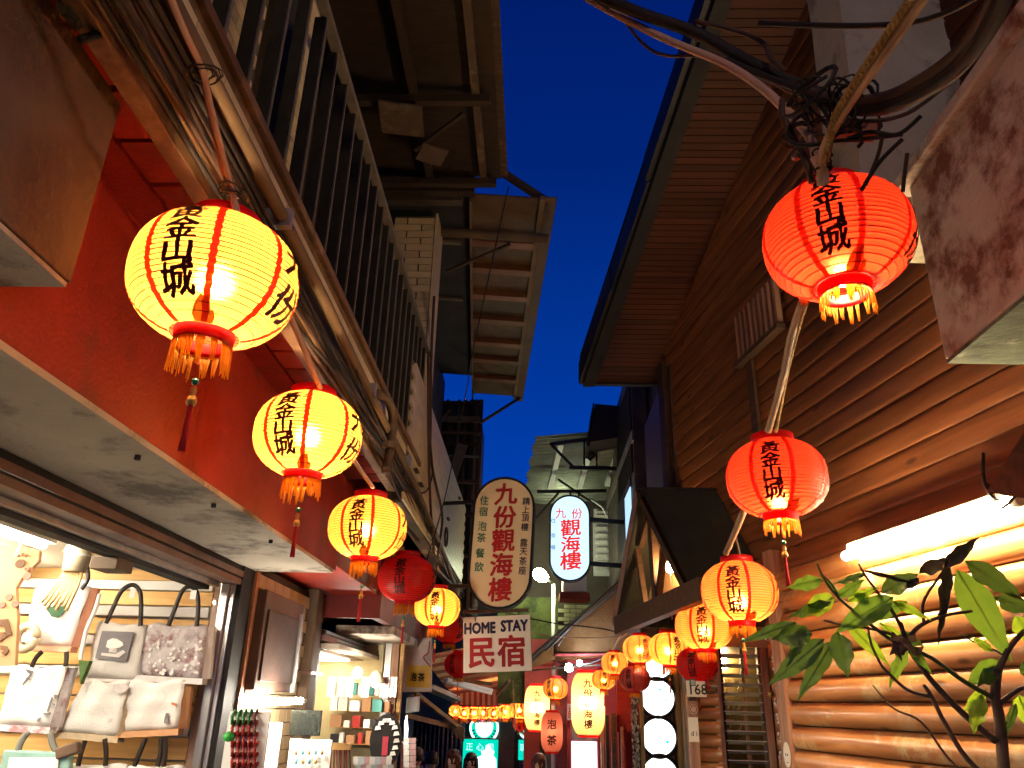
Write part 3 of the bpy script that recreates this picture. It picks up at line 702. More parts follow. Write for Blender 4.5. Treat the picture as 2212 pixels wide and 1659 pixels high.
for k in range(9):
    off = k*0.012; x = -0.985-0.012*(k % 3)+rnd.uniform(-.01, .01)
    b = MB(); pts = []
    for j in range(22):
        yy = 0.5+j*0.5; dz = 0.03*math.sin(j*0.9+k*1.7)+0.012*math.sin(j*2.1+k)
        pts.append((x+0.015*math.sin(j*0.7+k*2), yy, 3.20-0.015*k-0.018*max(0, yy-5)+dz*(0.4+0.1*k)))
    b.tube(smooth_path(pts, 3), rnd.choice((0.004, 0.006, 0.009)), 5)
    b.build('service_cable', [CABLE, CABLE2, CABLE][k % 3], cbl, True)
def hanger(name, label, pts, r, m, n=8, cat='conduit', **k):
    return MB().tube(smooth_path(pts, 6), r, n).build(name, m, None, True, label=label, category=cat, **k)
xL = -0.86
hanger('lantern_hanger', 'thick pink-lit taped conduit dropping from the top left to the largest yellow lantern', [onx(355, -40, -0.80), onx(395, 60, -0.82), onx(438, 155, -0.84), onx(455, 230, -0.85), onx(480, 330, -0.86), onx(502, 418, -0.86)], 0.0085, CANE)
hanger('lantern_hanger', 'second reddish strap beside the taped conduit over the largest yellow lantern', [onx(440, 165, -0.86), onx(452, 230, -0.87), onx(478, 350, -0.87), onx(500, 415, -0.87)], 0.009, mat('red_tape', (0.35, 0.10, 0.06), 0.6))
hanger('lantern_hanger', 'short pink-lit strap tying the largest yellow lantern to its conduit', [onx(500, 410, -0.86), onx(507, 440, -0.85), onx(512, 462, -0.84)], 0.010, CANE)
hanger('lantern_hanger', 'pink-lit conduit between the largest and the second yellow lantern', [onx(590, 600, -0.93), onx(630, 690, -0.93), onx(672, 790, -0.93), onx(692, 838, -0.93)], 0.012, CANE)
hanger('lantern_hanger', 'pink-lit conduit between the second and the third yellow lantern', [onx(745, 960, -0.95), onx(775, 1010, -0.95), onx(805, 1052, -0.96)], 0.012, CANE)
hanger('lantern_hanger', 'sagging cord from the third yellow lantern past the unlit red one', [onx(868, 1130, -0.97), onx(905, 1168, -0.97), onx(940, 1205, -0.97), onx(950, 1235, -0.96), onx(990, 1275, -0.95)], 0.014, CABLE2)
for (a, b_, c_) in (((498, 438), (485, 452), (462, 470)), ((688, 828), (672, 845), (655, 858))):
    MB().tube([onx(*a, -0.87), onx(*b_, -0.87), onx(*c_, -0.88)], 0.0015, 4).build('tie_wire', CABLE, None, True, label='thin wire from the conduit to the top of the %s yellow lantern' % ('largest' if a[0] < 600 else 'second'), category='wire')
for (px, py, x, t_) in ((440, 160, -0.84, 'upper'), (503, 420, -0.86, 'lower')):
    c = onx(px, py, x); b = MB(); rnd = random.Random(px)
    for k in range(5):
        a = rnd.uniform(0, 6.28); rr = 0.022+0.006*k; tilt = Vector((rnd.uniform(-.4, .4), rnd.uniform(-.4, .4), 1)).normalized(); u_ = tilt.cross(X).normalized(); v_ = tilt.cross(u_)
        b.tube([c+u_*rr*math.cos(a+t/10*5.2)+v_*rr*math.sin(a+t/10*5.2) for t in range(11)], 0.0022, 4)
    b.build('wire_tie', CABLE, None, True, label='black wire ties wound round the %s part of the taped conduit' % t_, category='wire')
# loose wires on the tiled parapet
hanger('wall_cable', 'long thin black wire falling from the corrugated roof corner to the parapet foot', [(-0.29, 5.98, 6.12), onx(1025, 742, -0.55), onx(1012, 820, -0.7), onx(985, 960, -0.85), onx(960, 1080, -0.93), onx(925, 1200, -0.96), onx(900, 1285, -0.97)], 0.006, CABLE, 5, 'cable')
hanger('wall_cable', 'thick brown cable snaking down the cream tiled parapet', [onx(938, 640, -0.96), onx(932, 760, -0.97), onx(930, 900, -0.97), onx(932, 1000, -0.97), onx(955, 1110, -0.965), onx(948, 1180, -0.965), onx(938, 1260, -0.965)], 0.014, CABLE2, 6, 'cable')
hanger('wall_cable', 'brown cable straight down the tiled parapet left of the snaking one', [onx(925, 760, -0.96), onx(926, 960, -0.965), onx(930, 1090, -0.965), onx(940, 1230, -0.965)], 0.012, CABLE2, 6, 'cable')
hanger('wall_cable', 'looped thin wire hanging in a U on the tiled parapet', [onx(836, 960, -0.95), onx(850, 1010, -0.95), onx(880, 1055, -0.96), onx(920, 1062, -0.96), onx(934, 1020, -0.96), onx(930, 960, -0.96)], 0.008, CABLE, 5, 'cable')
hanger('wall_cable', 'thin wire slanting across the tiles to the bent cream pipe', [onx(770, 800, -0.96), onx(800, 880, -0.95), onx(835, 950, -0.93)], 0.006, CABLE, 5, 'cable')
rg = onx(962, 1160, -0.99)
b = MB(); b.tube([rg+Vector((0.01, 0.12*math.cos(a*0.524), 0.10*math.sin(a*0.524))) for a in range(13)], 0.012, 6); b.build('wall_ring', RUST, None, True, label='rusty round ring fixed on the tiled parapet near the oval sign', category='bracket')
for (px, py) in ((895, 1015), (905, 1045), (990, 1075), (965, 1120), (898, 1168)):
    p = onx(px, py, -0.99); MB().box(p.x, p.x+0.03, p.y-0.03, p.y+0.09, p.z-0.008, p.z+0.008).build('parapet_bracket', RUST, shop)
# ================================================================ NEXT HOUSE ON THE LEFT: awning roof on steel, then lattice of pipes
h2 = thing('awning_house', 'tall left house behind the brick column with a sheet metal awning roof on purlins', 'building', (-1.3, 8, 0))
ra, rb_, rc, rd = onz(1203, 432, 6.2), onz(1130, 858, 6.2), onz(1015, 420, 6.2), onz(1020, 850, 6.2)
def RP(u, v, dz=0.0):     # point of the awning roof, u inner>outer, v near>far
    return (rc.lerp(ra, u)).lerp(rd.lerp(rb_, u), v) + Vector((0, 0, dz))
for k in range(8):
    v0, v1 = k/8.0, (k+1)/8.0-0.004
    MB().prism([RP(0.02, v0), RP(0.96, v0), RP(0.96, v1), RP(0.02, v1)], (0, 0, 0.02)).build('roof_sheet', TRANSL, h2)
for cyy in (430, 620, 805, 975, 1135, 1255, 1385):
    p = onz((880+850/2.962)/1.0753, (400+cyy/2.962)/1.0753, 6.2); v = (p.y-rc.y)/(rd.y-rc.y)
    MB().prism([RP(0.0, v), RP(0.80, v), RP(0.80, v+0.022), RP(0.0, v+0.022)], (0, 0, -0.07)).build('purlin', mat('rust_purlin', (0.22, 0.085, 0.045), 0.5, 0.3), h2)
    MB().prism([RP(0.45, v+0.024), RP(0.80, v+0.024), RP(0.80, v+0.03), RP(0.45, v+0.03)], (0, 0, -0.06)).build('purlin_edge', PVC, h2)
MB().prism([RP(0.80, -0.01), RP(0.86, -0.01), RP(0.86, 1.0), RP(0.80, 1.0)], (0, 0, -0.05)).build('edge_beam', mat('weathered_beam', (0.20, 0.13, 0.07), 0.7), h2)
MB().prism([RP(0.86, -0.01), RP(1.0, -0.01), RP(1.0, 1.03), RP(0.86, 1.03)], (0, 0, -0.02)).build('gutter', TRANSL, h2, bevel=0.01)
MB().prism([RP(0.0, -0.01), RP(0.03, -0.01), RP(0.03, 1.0), RP(0.0, 1.0)], (0, 0, -0.12)).build('inner_beam', TAN, h2)
MB().tube([RP(-0.6, .09, -.14), RP(0.95, .09, -.14)], 0.05, 10).build('roof_pipe', PVC, h2, True)
MB().bar(RP(0.5, .13, -.1), RP(-0.3, .22, -.2), 0.03, 0.03).build('roof_strut', RUST, h2)
MB().prism([RP(-1.3, 0.0), RP(-0.01, 0.0), RP(-0.01, 0.86), RP(-1.3, 0.86)], (0, 0, 0.1)).build('dark_ceiling', mat('dark_ceiling', (0.035, 0.028, 0.03), 0.8), h2)
for v in (0.02, 0.16, 0.40):
    MB().prism([RP(-1.2, v), RP(-0.12, v), RP(-0.12, v+0.008), RP(-1.2, v+0.008)], (0, 0, -0.03)).build('ceiling_batten', RAILM, h2)
MB().bar((-2.3, 6.25, 6.35), (-0.75, 6.25, 6.35), 0.1, 0.45).build('front_wall', mat('dark_plaster', (0.07, 0.055, 0.05), 0.85), h2)
MB().box(-2.3, -1.45, 6.8, 11.2, 3.0, 6.3).build('side_wall', mat('dark_plaster', (0.07, 0.055, 0.05), 0.85), h2)
MB().box(-1.46, -1.42, 7.2, 10.6, 4.3, 4.34).build('wall_rail', RAILM, h2)
MB().tube([RP(0.93, 1.0, -.02), onx(1040, 912, -0.8)], 0.025, 8).build('diagonal_brace', RUST, h2, True)
p = RP(0.9, 0.0)
MB().bar(p+V(0, .05, 0.0), p+V(-0.5, -0.1, 0.28), 0.06, 0.06).build('corner_bracket', DWOOD, h2)
# pipe lattice house
h3 = thing('lattice_house', 'narrow dark house of pipes and sheet metal behind the tiled parapet', 'building', (-1.2, 11.5, 0))
MB().box(-2.4, -0.92, 11.3, 13, 2.85, 6.0).build('wall', mat('dark_sheet', (0.06, 0.05, 0.045), 0.6, 0.2, bump=0.3), h3)
for k, px in enumerate((935, 960, 985, 1000, 1014, 1024, 1034)):
    p = ony(px, 1000, 11.18); MB().tube([(p.x, p.y, 2.85), (p.x+0.0, p.y, 6.0)], 0.022 if k < 4 else 0.035, 8).build('pipe', [RUST, DRAIL, RAILM][k % 3], h3, True)
for k, (py, w_) in enumerate(((870, .05), (905, .09), (935, .04), (960, .05), (985, .03), (1040, .05), (1110, .06), (1200, .04))):
    p = ony(980, py, 11.1); MB().box(-1.9, -0.86, 11.08, 11.14, p.z-w_/2, p.z+w_/2).build('beam', [DWOOD, RAILM, RUST][k % 3], h3)
a_, b2 = ony(934, 930, 11.0), ony(972, 885, 11.0)
MB().bar(a_, b2, 0.02, 0.03).build('angle_iron', RAILM, h3)
MB().bar(ony(950, 1100, 11.05), ony(1000, 960, 11.05), 0.02, 0.16).build('metal_sheet', RAILM, h3)
b = MB(); rnd = random.Random(3)
for k in range(26):
    p = ony(rnd.uniform(985, 1095), rnd.uniform(1290, 1350), 9.6+rnd.uniform(0, .8)); b.bar(p, p+V(rnd.uniform(.02, .10), 0, rnd.uniform(-.14, -.05)), 0.012, 0.012)
b.build('fallen_wires', PVC, None, label='tangle of pale wires and straw under the oval inn sign', category='wires', kind='stuff')

# ================================================================ SIGNS over the lane
def stadium(cx, cz, w, h, n=16):
    pts = []; r = w/2
    for i in range(n+1):
        a = math.pi*i/n; pts.append((cx+r*math.cos(a), cz+h/2-r+r*math.sin(a)))
    for i in range(n+1):
        a = math.pi+math.pi*i/n; pts.append((cx+r*math.cos(a), cz-h/2+r+r*math.sin(a)))
    return pts
def oval_sign(label, px, py, y, w, h, tilt, yaw, face, rimm, letters, depth=0.14, lit=None):
    c = ony(px, py, y); t = thing('oval_sign', label, 'sign', c)
    M = Matrix.Translation(c) @ Matrix.Rotation(yaw, 4, 'Z') @ Matrix.Rotation(tilt, 4, 'Y')
    rt = (M.to_3x3() @ X); up = (M.to_3x3() @ Z); nr = rt.cross(up)
    def pp(pts, d): return [M @ V(x, d, z) for x, z in pts]
    MB().prism(pp(stadium(0, 0, w, h), -0.001), nr*-depth).build('sign_box', rimm, t)
    n = len(stadium(0, 0, 1, 2)); a = stadium(0, 0, w, h); i_ = stadium(0, 0, w-0.045, h-0.045); b = MB()
    A = pp(a, -0.002); I = pp(i_, -0.002); A2 = pp(a, -0.02); I2 = pp(i_, -0.02)
    for k in range(n):
        j = (k+1) % n; b.quad(A2[k], A2[j], I2[j], I2[k]); b.quad(A[k], A[j], A2[j], A2[k]); b.quad(I2[k], I2[j], I[j], I[k])
    b.build('rim', rimm, t)
    MB().prism(pp(stadium(0, 0, w-0.046, h-0.046), -0.004), nr*0.003).build('face', face, t)
    for (ch, x, z, s, m, bold, sq) in letters:
        put_text(ch, s, m, M @ V(x, -0.009, z), rt, up, t, 'lettering', bold, 0.02 if s > 0.12 else 0, sq)
    return t, M
ow, oh = 0.655, 1.37
Lt = []
for k, ch in enumerate('九份觀海樓'): Lt.append((ch, 0.015, 0.50-k*0.247, 0.245, INKR, 0.028, 1.0))
for ch, z in zip('住宿泡茶餐飲', (0.42, 0.30, 0.145, 0.025, -0.135, -0.275)): Lt.append((ch, -0.215, z, 0.105, INKG, 0.012, 0.95))
for ch, z in zip('請上頂樓露天茶座', (0.43, 0.34, 0.25, 0.155, -0.01, -0.10, -0.195, -0.29)): Lt.append((ch, 0.232, z, 0.088, INKB, 0.010, 0.95))
sg, M = oval_sign('tall unlit cream oval inn sign with red, green and navy characters', 1084, 1169, 8.0, ow, oh, R(2.2), R(-4), CREAMF, BLACKM, Lt)
for zz in (0.42, -0.46):
    p = M @ V(-0.32, 0.07, zz); MB().bar(p, (-1.02, p.y+0.1, p.z), 0.035, 0.035).build('sign_bracket', BLACKM, sg)
LETR = emit('lit_sign_red', (0.62, 0.02, 0.02), 0.9); LETB = emit('lit_sign_blue', (0.02, 0.07, 0.30), 0.8)
Lt = [('九', -0.13, 0.345, 0.16, LETR, 0.012, 1), ('份', 0.10, 0.345, 0.16, LETR, 0.012, 1)]
for k, ch in enumerate('觀海樓'): Lt.append((ch, 0.01, 0.14-k*0.235, [0.25, 0.24, 0.26][k], LETR, 0.022, 1.2))
for ch, z in zip('住茶餐', (0.235, 0.02, -0.145)): Lt.append((ch, -0.235, z, 0.075, LETB, 0.006, 1))
sg, M = oval_sign('small glowing white oval inn sign with red characters, right of the cream oval sign', 1231, 1161, 11.0, 0.585, 1.235, R(0.3), R(-2), emit('lit_sign_face', (0.50, 0.74, 0.95), 1.0), BLACKM, Lt)
for zz in (0.28, -0.35):
    p = M @ V(0.29, 0.07, zz); MB().bar(p, p+V(0.5, 0.15, 0), 0.05, 0.06).build('sign_bracket', BLACKM, sg)

hs = thing('home_stay_sign', 'square white board reading HOME STAY in black over two red characters', 'sign', ony(1073, 1390, 8.3))
c = ony(1073.5, 1390, 8.3)
M = Matrix.Translation(c) @ Matrix.Rotation(R(-6), 4, 'Z') @ Matrix.Rotation(R(-3.0), 4, 'Y'); rt = M.to_3x3() @ X; up = M.to_3x3() @ Z
sw, sh_ = 0.70, 0.545
MB().prism([M @ V(-sw/2, 0, -sh_/2), M @ V(sw/2, 0, -sh_/2), M @ V(sw/2, 0, sh_/2), M @ V(-sw/2, 0, sh_/2)], (M.to_3x3() @ Y)*0.03).build('board', SIGNW, hs, bevel=0.004)
put_text('HOME', 0.150, INKB, M @ V(-0.175, 0, 0.158), rt, up, hs, 'lettering', 0.05, 0, 0.78)
put_text('STAY', 0.150, INKB, M @ V(0.185, 0, 0.168), rt, up, hs, 'lettering', 0.05, 0, 0.80)
put_text('民', 0.315, INKR, M @ V(-0.16, 0, -0.085), rt, up, hs, 'lettering', 0.028, 0, 0.95)
put_text('宿', 0.315, INKR, M @ V(0.145, 0, -0.075), rt, up, hs, 'lettering', 0.028, 0, 0.95)
MB().bar(ony(1000, 1322, 8.32), ony(1142, 1318, 8.32), 0.03, 0.035).build('hanging_bar', RUST, hs)
for px in (1025, 1120):
    MB().tube([ony(px, 1320, 8.31), ony(px+2, 1342, 8.3)], 0.006, 5).build('hanger_wire', CABLE, hs)

# ================================================================ STREET LAMP at the centre
sl_ = thing('street_lamp', 'lit street lamp on a slim white pole between the two oval signs', 'street lamp', (0.22, 13.0, -0.9))
p0 = ony(1196, 1262, 13.0)
MB().tube([(p0.x, p0.y, -0.9), (p0.x, p0.y, p0.z)], 0.035, 10).build('pole', WHITE, sl_, True)
q0 = ony(1182, 1252, 12.9)
MB().tube([p0, q0], 0.02, 8).build('lamp_arm', RAILM, sl_, True)
d = (ony(1152, 1232, 12.7)-q0); b = MB(); c0 = q0+d*0.5; dd = d.normalized(); sd = dd.cross(Z).normalized(); u3 = sd.cross(dd); prof = [(0, 0), (0.06, 0.03), (0.095, 0.12), (0.10, 0.19), (0.075, 0.26), (0.0, 0.29)]
o = len(b.v)
for (r, z_) in prof:
    for k in range(14):
        a = 2*math.pi*k/14; b.v.append(q0+dd*z_+sd*r*math.cos(a)+u3*r*math.sin(a))
for i in range(len(prof)-1):
    for k in range(14): b.f.append((i*14+k, i*14+(k+1) % 14, (i+1)*14+(k+1) % 14, (i+1)*14+k))
b.build('lamp_globe', emit('street_lamp_glow', (0.90, 1.0, 0.62), 75), sl_, True)

sl2 = thing('street_lamp', 'added fill lamp on a white pole, unseen behind the camera', 'street lamp', (1.25, -1.7, 0))  # extra lamp out of view, added as front fill for walls and signs
MB().tube([(1.25, -1.7, 0), (1.25, -1.7, 4.8)], 0.035, 10).build('pole', WHITE, sl2, True)
MB().tube([(1.25, -1.7, 4.75), (1.14, -1.4, 4.8)], 0.02, 8).build('lamp_arm', RAILM, sl2, True)
MB().lathe([(0, -.09), (.07, -.06), (.10, 0), (.07, .06), (0, .09)], 14, (1.1, -1.3, 4.8)).build('lamp_globe', emit('fill_lamp_glow_warm', (1.0, 0.74, 0.42), 240), sl2, True)
# ================================================================ HOUSE BEYOND (centre right): corrugated canopy, trusses, shutters
h4 = thing('canopy_house', 'distant grey house with corrugated canopy and trusses behind the lit oval sign', 'building', (1.2, 13, 0))
SHEET = mat('galvanised_sheet', (0.17, 0.18, 0.15), 0.35, 0.6, scale=3, bump=0.1)
FRAME = mat('dark_truss_paint', (0.05, 0.04, 0.035), 0.5, 0.2)
PLAS = mat('grey_plaster', (0.16, 0.125, 0.10), 0.8, scale=2, bump=0.3)
GREENW = mat('green_lit_brick', (0.17, 0.20, 0.06), 0.85, scale=3, bump=0.6, stain=(0.05, 0.06, 0.025), stain_scale=2, stain_amt=0.5)  # brick tinted green to carry the street lamp's light in its colour
def onplane(px, py, P0, nrm): d = ray(px, py); return CAM + d*((P0-CAM).dot(nrm)/d.dot(nrm))
# canopy plane: near edge from (1155,940) to (1360,925), sloping to the far lower left
cA, cB = ony(1156, 943, 12.3), ony(1362, 926, 12.0); cC = ony(1132, 1065, 13.9)
cN = (cB-cA).cross(cC-cA).normalized(); cU = (cB-cA); cV = (cC-cA)
nn = 22
b = MB(); seg = 6
for i in range(nn*seg+1):
    v = i/(nn*seg)*1.25; z_ = 0.016*math.sin(2*math.pi*i/seg)
    b.v += [cA+cV*v-cU.normalized()*0.03*math.sin(i*1.3)+Z*z_, cB+cV*v+cU*0.1+Z*z_]
    if i: b.f.append((2*i-2, 2*i-1, 2*i+1, 2*i))
b.build('corrugated_canopy', SHEET, h4)
for u in (0.28, 0.62, 0.93):
    a_ = cA+cU*u; MB().bar(a_+V(0, .2, -.10), a_+cV*0.85+V(.0, 0, -.10), 0.09, 0.07).build('rafter', WHITE, h4)
def fbar(a, b_, y, w=0.05, m=None, nm='truss_bar'):
    MB().bar(ony(*a, y), ony(*b_, y), 0.05, w, up=Z).build(nm, m or FRAME, h4)
fbar((1188, 960), (1362, 938), 12.2, .06); fbar((1188, 958), (1240, 1011), 12.2, .04); fbar((1230, 1010), (1364, 1013), 12.2, .06); fbar((1262, 950), (1262, 1010), 12.2, .03); fbar((1288, 948), (1289, 1010), 12.2, .03)
c0 = ony(1275, 982, 12.2); MB().prism([c0+V(0, 0, .11), c0+V(.11, 0, 0), c0+V(0, 0, -.11), c0+V(-.11, 0, 0)], (0, .03, 0)).build('diamond_ornament', FRAME, h4)
c0 = ony(1275, 982, 12.17); MB().prism([c0+V(0, 0, .055), c0+V(.055, 0, 0), c0+V(0, 0, -.055), c0+V(-.055, 0, 0)], (0, .02, 0)).build('diamond_centre', SHEET, h4)
fbar((1160, 1062), (1310, 1060), 13.0, .05); fbar((1205, 1035), (1300, 1100), 13.0, .03); fbar((1158, 1120), (1210, 1060), 13.0, .03); fbar((1232, 1060), (1232, 1095), 13.0, .03); fbar((1250, 1060), (1250, 1095), 13.0, .03)
# walls: facade facing us, and the street side wall on the right
def wall_quad(nm, m, pix, y, ext=0.15): return MB().prism([ony(px, py, y) for px, py in pix], (0, ext, 0)).build(nm, m, h4)
wall_quad('rear_facade', PLAS, [(1118, 1050), (1325, 1050), (1325, 1300), (1100, 1300)], 14.2)
wall_quad('lower_wall', GREENW, [(1075, 1290), (1235, 1290), (1235, 1520), (1075, 1520)], 13.6)
XS = 1.32
pl = [onx(1322, 1040, XS), onx(1372, 935, XS), onx(1392, 1290, XS), onx(1322, 1330, XS)]
ya, yb = pl[0].y, pl[1].y
MB().box(XS, XS+0.2, 10.0, 14.4, 2.2, 6.2).build('side_wall', PLAS, h4)
MB().box(XS-0.03, XS, 9.9, 14.4, 4.95, 5.10).build('wall_moulding', mat('pale_plaster', (0.26, 0.20, 0.16), 0.8), h4)
# dark window recess and lit pane
w0, w1 = onx(1337, 1150, XS).y, onx(1368, 1150, XS).y
wfr2 = MB().box(XS-0.02, XS+0.0, min(w0, w1), max(w0, w1), 3.35, 4.75).build('window_frame', FRAME, h4)
wf = MB().box(XS-0.035, XS-0.022, onx(1370, 1150, XS).y, onx(1357, 1150, XS).y, 3.45, 4.40).build('window_pane', emit('cold_window', (0.45, 0.70, 1.0), 0.8), wfr2)
# vertical battens
bt = MB().box(-0.03, 0, -0.03, 0.03, 4.55, 5.9).mesh('batten')
for k in range(14): put('batten', bt, DWOOD, h4, loc=(XS, 10.1+k*0.13, 0))
# shutters behind the lit sign
for (x0, y0, x1, y1) in ((1287, 1105, 1312, 1122), (1285, 1135, 1312, 1240)):
    c1, c2 = ony(x0, y0, 13.9), ony(x1, y1, 13.9)
    wfr = MB().box(c1.x-.04, c2.x+.04, 13.86, 13.9, c2.z-.04, c1.z+.04).build('window_frame', WHITE, h4)
    nsl = max(2, int((c1.z-c2.z)/0.11))
    for k in range(nsl):
        z_ = c2.z+(k+0.5)*(c1.z-c2.z)/nsl
        MB().obox(((c1.x+c2.x)/2, 13.84, z_), ((c2.x-c1.x)/2, 0, 0), (0, .03, -.025), (0, 0.004, 0.006)).build('shutter_slat', WHITE, wfr)
MB().tube(smooth_path([ony(1275, 1078, 13.0), ony(1300, 1095, 12.9), ony(1310, 1112, 12.9)]), 0.02, 6).build('bent_pipe', WHITE, h4, True)
c1, c2 = ony(1216, 1240, 12.4), ony(1268, 1295, 12.4)
MB().box(c1.x, c2.x, 12.4, 12.9, c2.z+.12, c1.z).build('ac_unit', WHITE, h4, bevel=0.01)
MB().box(c1.x-.05, c2.x+.05, 12.35, 12.9, c2.z, c2.z+.1).build('red_tray', mat('faded_red', (0.35, 0.07, 0.05), 0.7), h4)
# pale brick patch beside the pole
gr = MB(); b0 = ony(1205, 1345, 13.3); b1 = ony(1300, 1405, 13.3)
MB().box(b0.x, b1.x+.5, 13.35, 13.5, b1.z-.4, b0.z+.35).build('brick_wall_backing', GROUT, h4)
bm_ = MB().box(-.095, .095, -.03, 0, -.028, .028).mesh('brick'); i = 0; zz = b1.z-.2
PALEB = mat('pale_yellow_brick', (0.50, 0.46, 0.26), 0.7, bump=0.2)
while zz < b0.z+0.3:
    xx = b0.x+0.1+(0.1 if i % 2 else 0)
    while xx < b1.x+.3: put('brick', bm_, PALEB, h4, loc=(xx, 13.35, zz)); xx += 0.205
    zz += 0.068; i += 1
# dark gable mass behind the eave
dk = thing('dark_gable_house', 'dark roofed house silhouetted between the eave and the corrugated canopy', 'building', (1.6, 13, 0))
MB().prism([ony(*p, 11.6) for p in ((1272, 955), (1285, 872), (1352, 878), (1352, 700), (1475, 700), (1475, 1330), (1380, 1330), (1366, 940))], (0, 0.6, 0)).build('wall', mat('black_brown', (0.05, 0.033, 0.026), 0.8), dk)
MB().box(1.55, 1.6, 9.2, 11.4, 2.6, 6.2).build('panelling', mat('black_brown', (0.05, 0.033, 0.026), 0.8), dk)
MB().prism([ony(1268, 962, 11.5), ony(1281, 870, 11.5), ony(1284, 870, 11.5), ony(1274, 962, 11.5)], (0, 0.7, 0)).build('barge_board', DWOOD, dk)
# ================================================================ LOG HOUSE (right)
lh = thing('log_house', 'varnished log and plank house along the right side, with an overhanging boarded eave', 'building', (2.0, 3.5, 0))
def half_log(length, h, bulge, n=9, square=0.0):
    b = MB(); pts = []
    for i in range(n+1):
        a = math.pi*i/n; z = -h/2*math.cos(a); d = bulge*(max(0.0, math.sin(a))**0.75)
        pts.append((d, z))
    pts = [(-0.02, -h/2)]+pts+[(-0.02, h/2)]
    m = len(pts)
    for s in (-1, 1):
        for (d, z) in pts: b.v.append(Vector((s*length/2, -d, z)))
    for i in range(m-1): b.f.append((i, i+1, m+i+1, m+i))
    b.f.append(tuple(range(m))); b.f.append(tuple(range(2*m-1, m-1, -1)))
    return b.mesh('log', True)
def wframe(s, t, z):
    o = RW(s, t, z); M = Matrix(((-WU.x, WN.x, 0, o.x), (-WU.y, WN.y, 0, o.y), (0, 0, 1, o.z), (0, 0, 0, 1))); return M
z = 0.62-0.07; k = 0
PT = 0.14
while z < 6.6:
    zc = z+PT/2
    if zc < 2.58: s0, s1, bul = 0.2, 5.09, 0.052
    else: s0, s1, bul = 0.6 if zc < 3.2 else 1.8, min(7.1, (7.95-zc+0.12)/0.402), 0.008
    jx = random.uniform(-.002, .002)
    me = half_log(s1-s0, PT-0.004, bul, 10 if zc < 2.6 else 7)
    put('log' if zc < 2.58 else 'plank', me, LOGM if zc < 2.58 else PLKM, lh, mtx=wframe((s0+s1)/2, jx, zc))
    z += PT; k += 1
def wbox(s0, s1, t0, t1, z0, z1, nm, m, bevel=0.0, parent=lh):
    me = MB().box(-(s1-s0)/2, (s1-s0)/2, -(t1-t0)/2, (t1-t0)/2, -(z1-z0)/2, (z1-z0)/2).mesh(nm)
    return put(nm, me, m, parent, bevel, mtx=wframe((s0+s1)/2, (t0+t1)/2, (z0+z1)/2))
MB().prism([RW(0, -.03, 0), RW(5.1, -.03, 0), RW(5.1, -.2, 0), RW(0, -.2, 0)], (0, 0, 2.6)).build('lower_wall', BEAMM, lh)
MB().prism([RW(0.4, -.03, 2.6), RW(7.1, -.03, 2.6), RW(7.1, -.03, 5.0), RW(0.4, -.03, 7.7)], WN*0.15).build('upper_wall', BEAMM, lh)
MB().prism([RW(5.1, -.03, 2.56), RW(7.1, -.03, 2.56), RW(7.1, -1.6, 2.56), RW(5.1, -1.6, 2.56)], (0, 0, .05)).build('jetty_underside', BEAMM, lh)
wbox(5.09, 5.21, -0.04, 0.075, 0.0, 2.66, 'corner_post', POSTM, 0.006)
wbox(5.21, 5.25, -0.10, 0.03, 0.0, 2.6, 'post_trim', BEAMM, 0.004)
wbox(7.08, 7.24, -0.08, 0.05, 2.55, 5.0, 'corner_board', BEAMM, 0.006)
# smiling oval sticker on the post
st = wframe(5.13, 0.079, onw(1721, 1633, WC-0.08).z)
pts = [(0.045*math.cos(a*math.pi/10), 0.075*math.sin(a*math.pi/10)) for a in range(20)]
MB().prism([st @ V(x, 0, z_) for x, z_ in pts], WN*-0.002).build('oval_sticker', SIGNW, lh)
for (x, z_, w_, h_) in ((-0.013, 0.0, .012, .012), (0.013, 0.0, .012, .012), (0, -0.045, .02, .005)):
    MB().prism([st @ V(x-w_/2, -.003, z_-h_/2), st @ V(x+w_/2, -.003, z_-h_/2), st @ V(x+w_/2, -.003, z_+h_/2), st @ V(x-w_/2, -.003, z_+h_/2)], WN*-0.001).build('sticker_mark', INKB, lh)
# eave: boards along X on the sloping soffit
def zs(y): return 8.145-0.409*y
def xin(y): return (WC-0.179*y)/0.984+0.03
def xout(y): return 1.24-0.204*(y-4.17)
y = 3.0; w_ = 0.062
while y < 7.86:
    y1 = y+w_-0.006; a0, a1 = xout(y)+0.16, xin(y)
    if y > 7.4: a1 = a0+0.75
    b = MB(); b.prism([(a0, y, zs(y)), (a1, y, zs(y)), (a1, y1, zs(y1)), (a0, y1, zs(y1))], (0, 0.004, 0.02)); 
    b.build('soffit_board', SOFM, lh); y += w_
def rake(dx0, dx1, dz0, dz1, nm, m, ya=2.6, yb=7.9):
    b = MB(); b.prism([(xout(ya)+dx0, ya, zs(ya)+dz0), (xout(ya)+dx1, ya, zs(ya)+dz0), (xout(yb)+dx1, yb, zs(yb)+dz0), (xout(yb)+dx0, yb, zs(yb)+dz0)], (0, 0, dz1-dz0)); b.build(nm, m, lh)
rake(0.03, 0.16, -0.03, 0.24, 'barge_board', BLACKM)
rake(-0.02, 0.04, 0.05, 0.30, 'rake_flashing', mat('dark_flashing', (0.02, 0.02, 0.022), 0.5), 2.6, 5.6)
rake(0.0, 0.05, 0.03, 0.28, 'rake_flashing', mat('dark_flashing', (0.02, 0.02, 0.022), 0.5), 5.6, 6.7)
rake(-0.01, 0.04, 0.02, 0.27, 'rake_flashing', mat('dark_flashing', (0.02, 0.02, 0.022), 0.5), 6.7, 7.92)
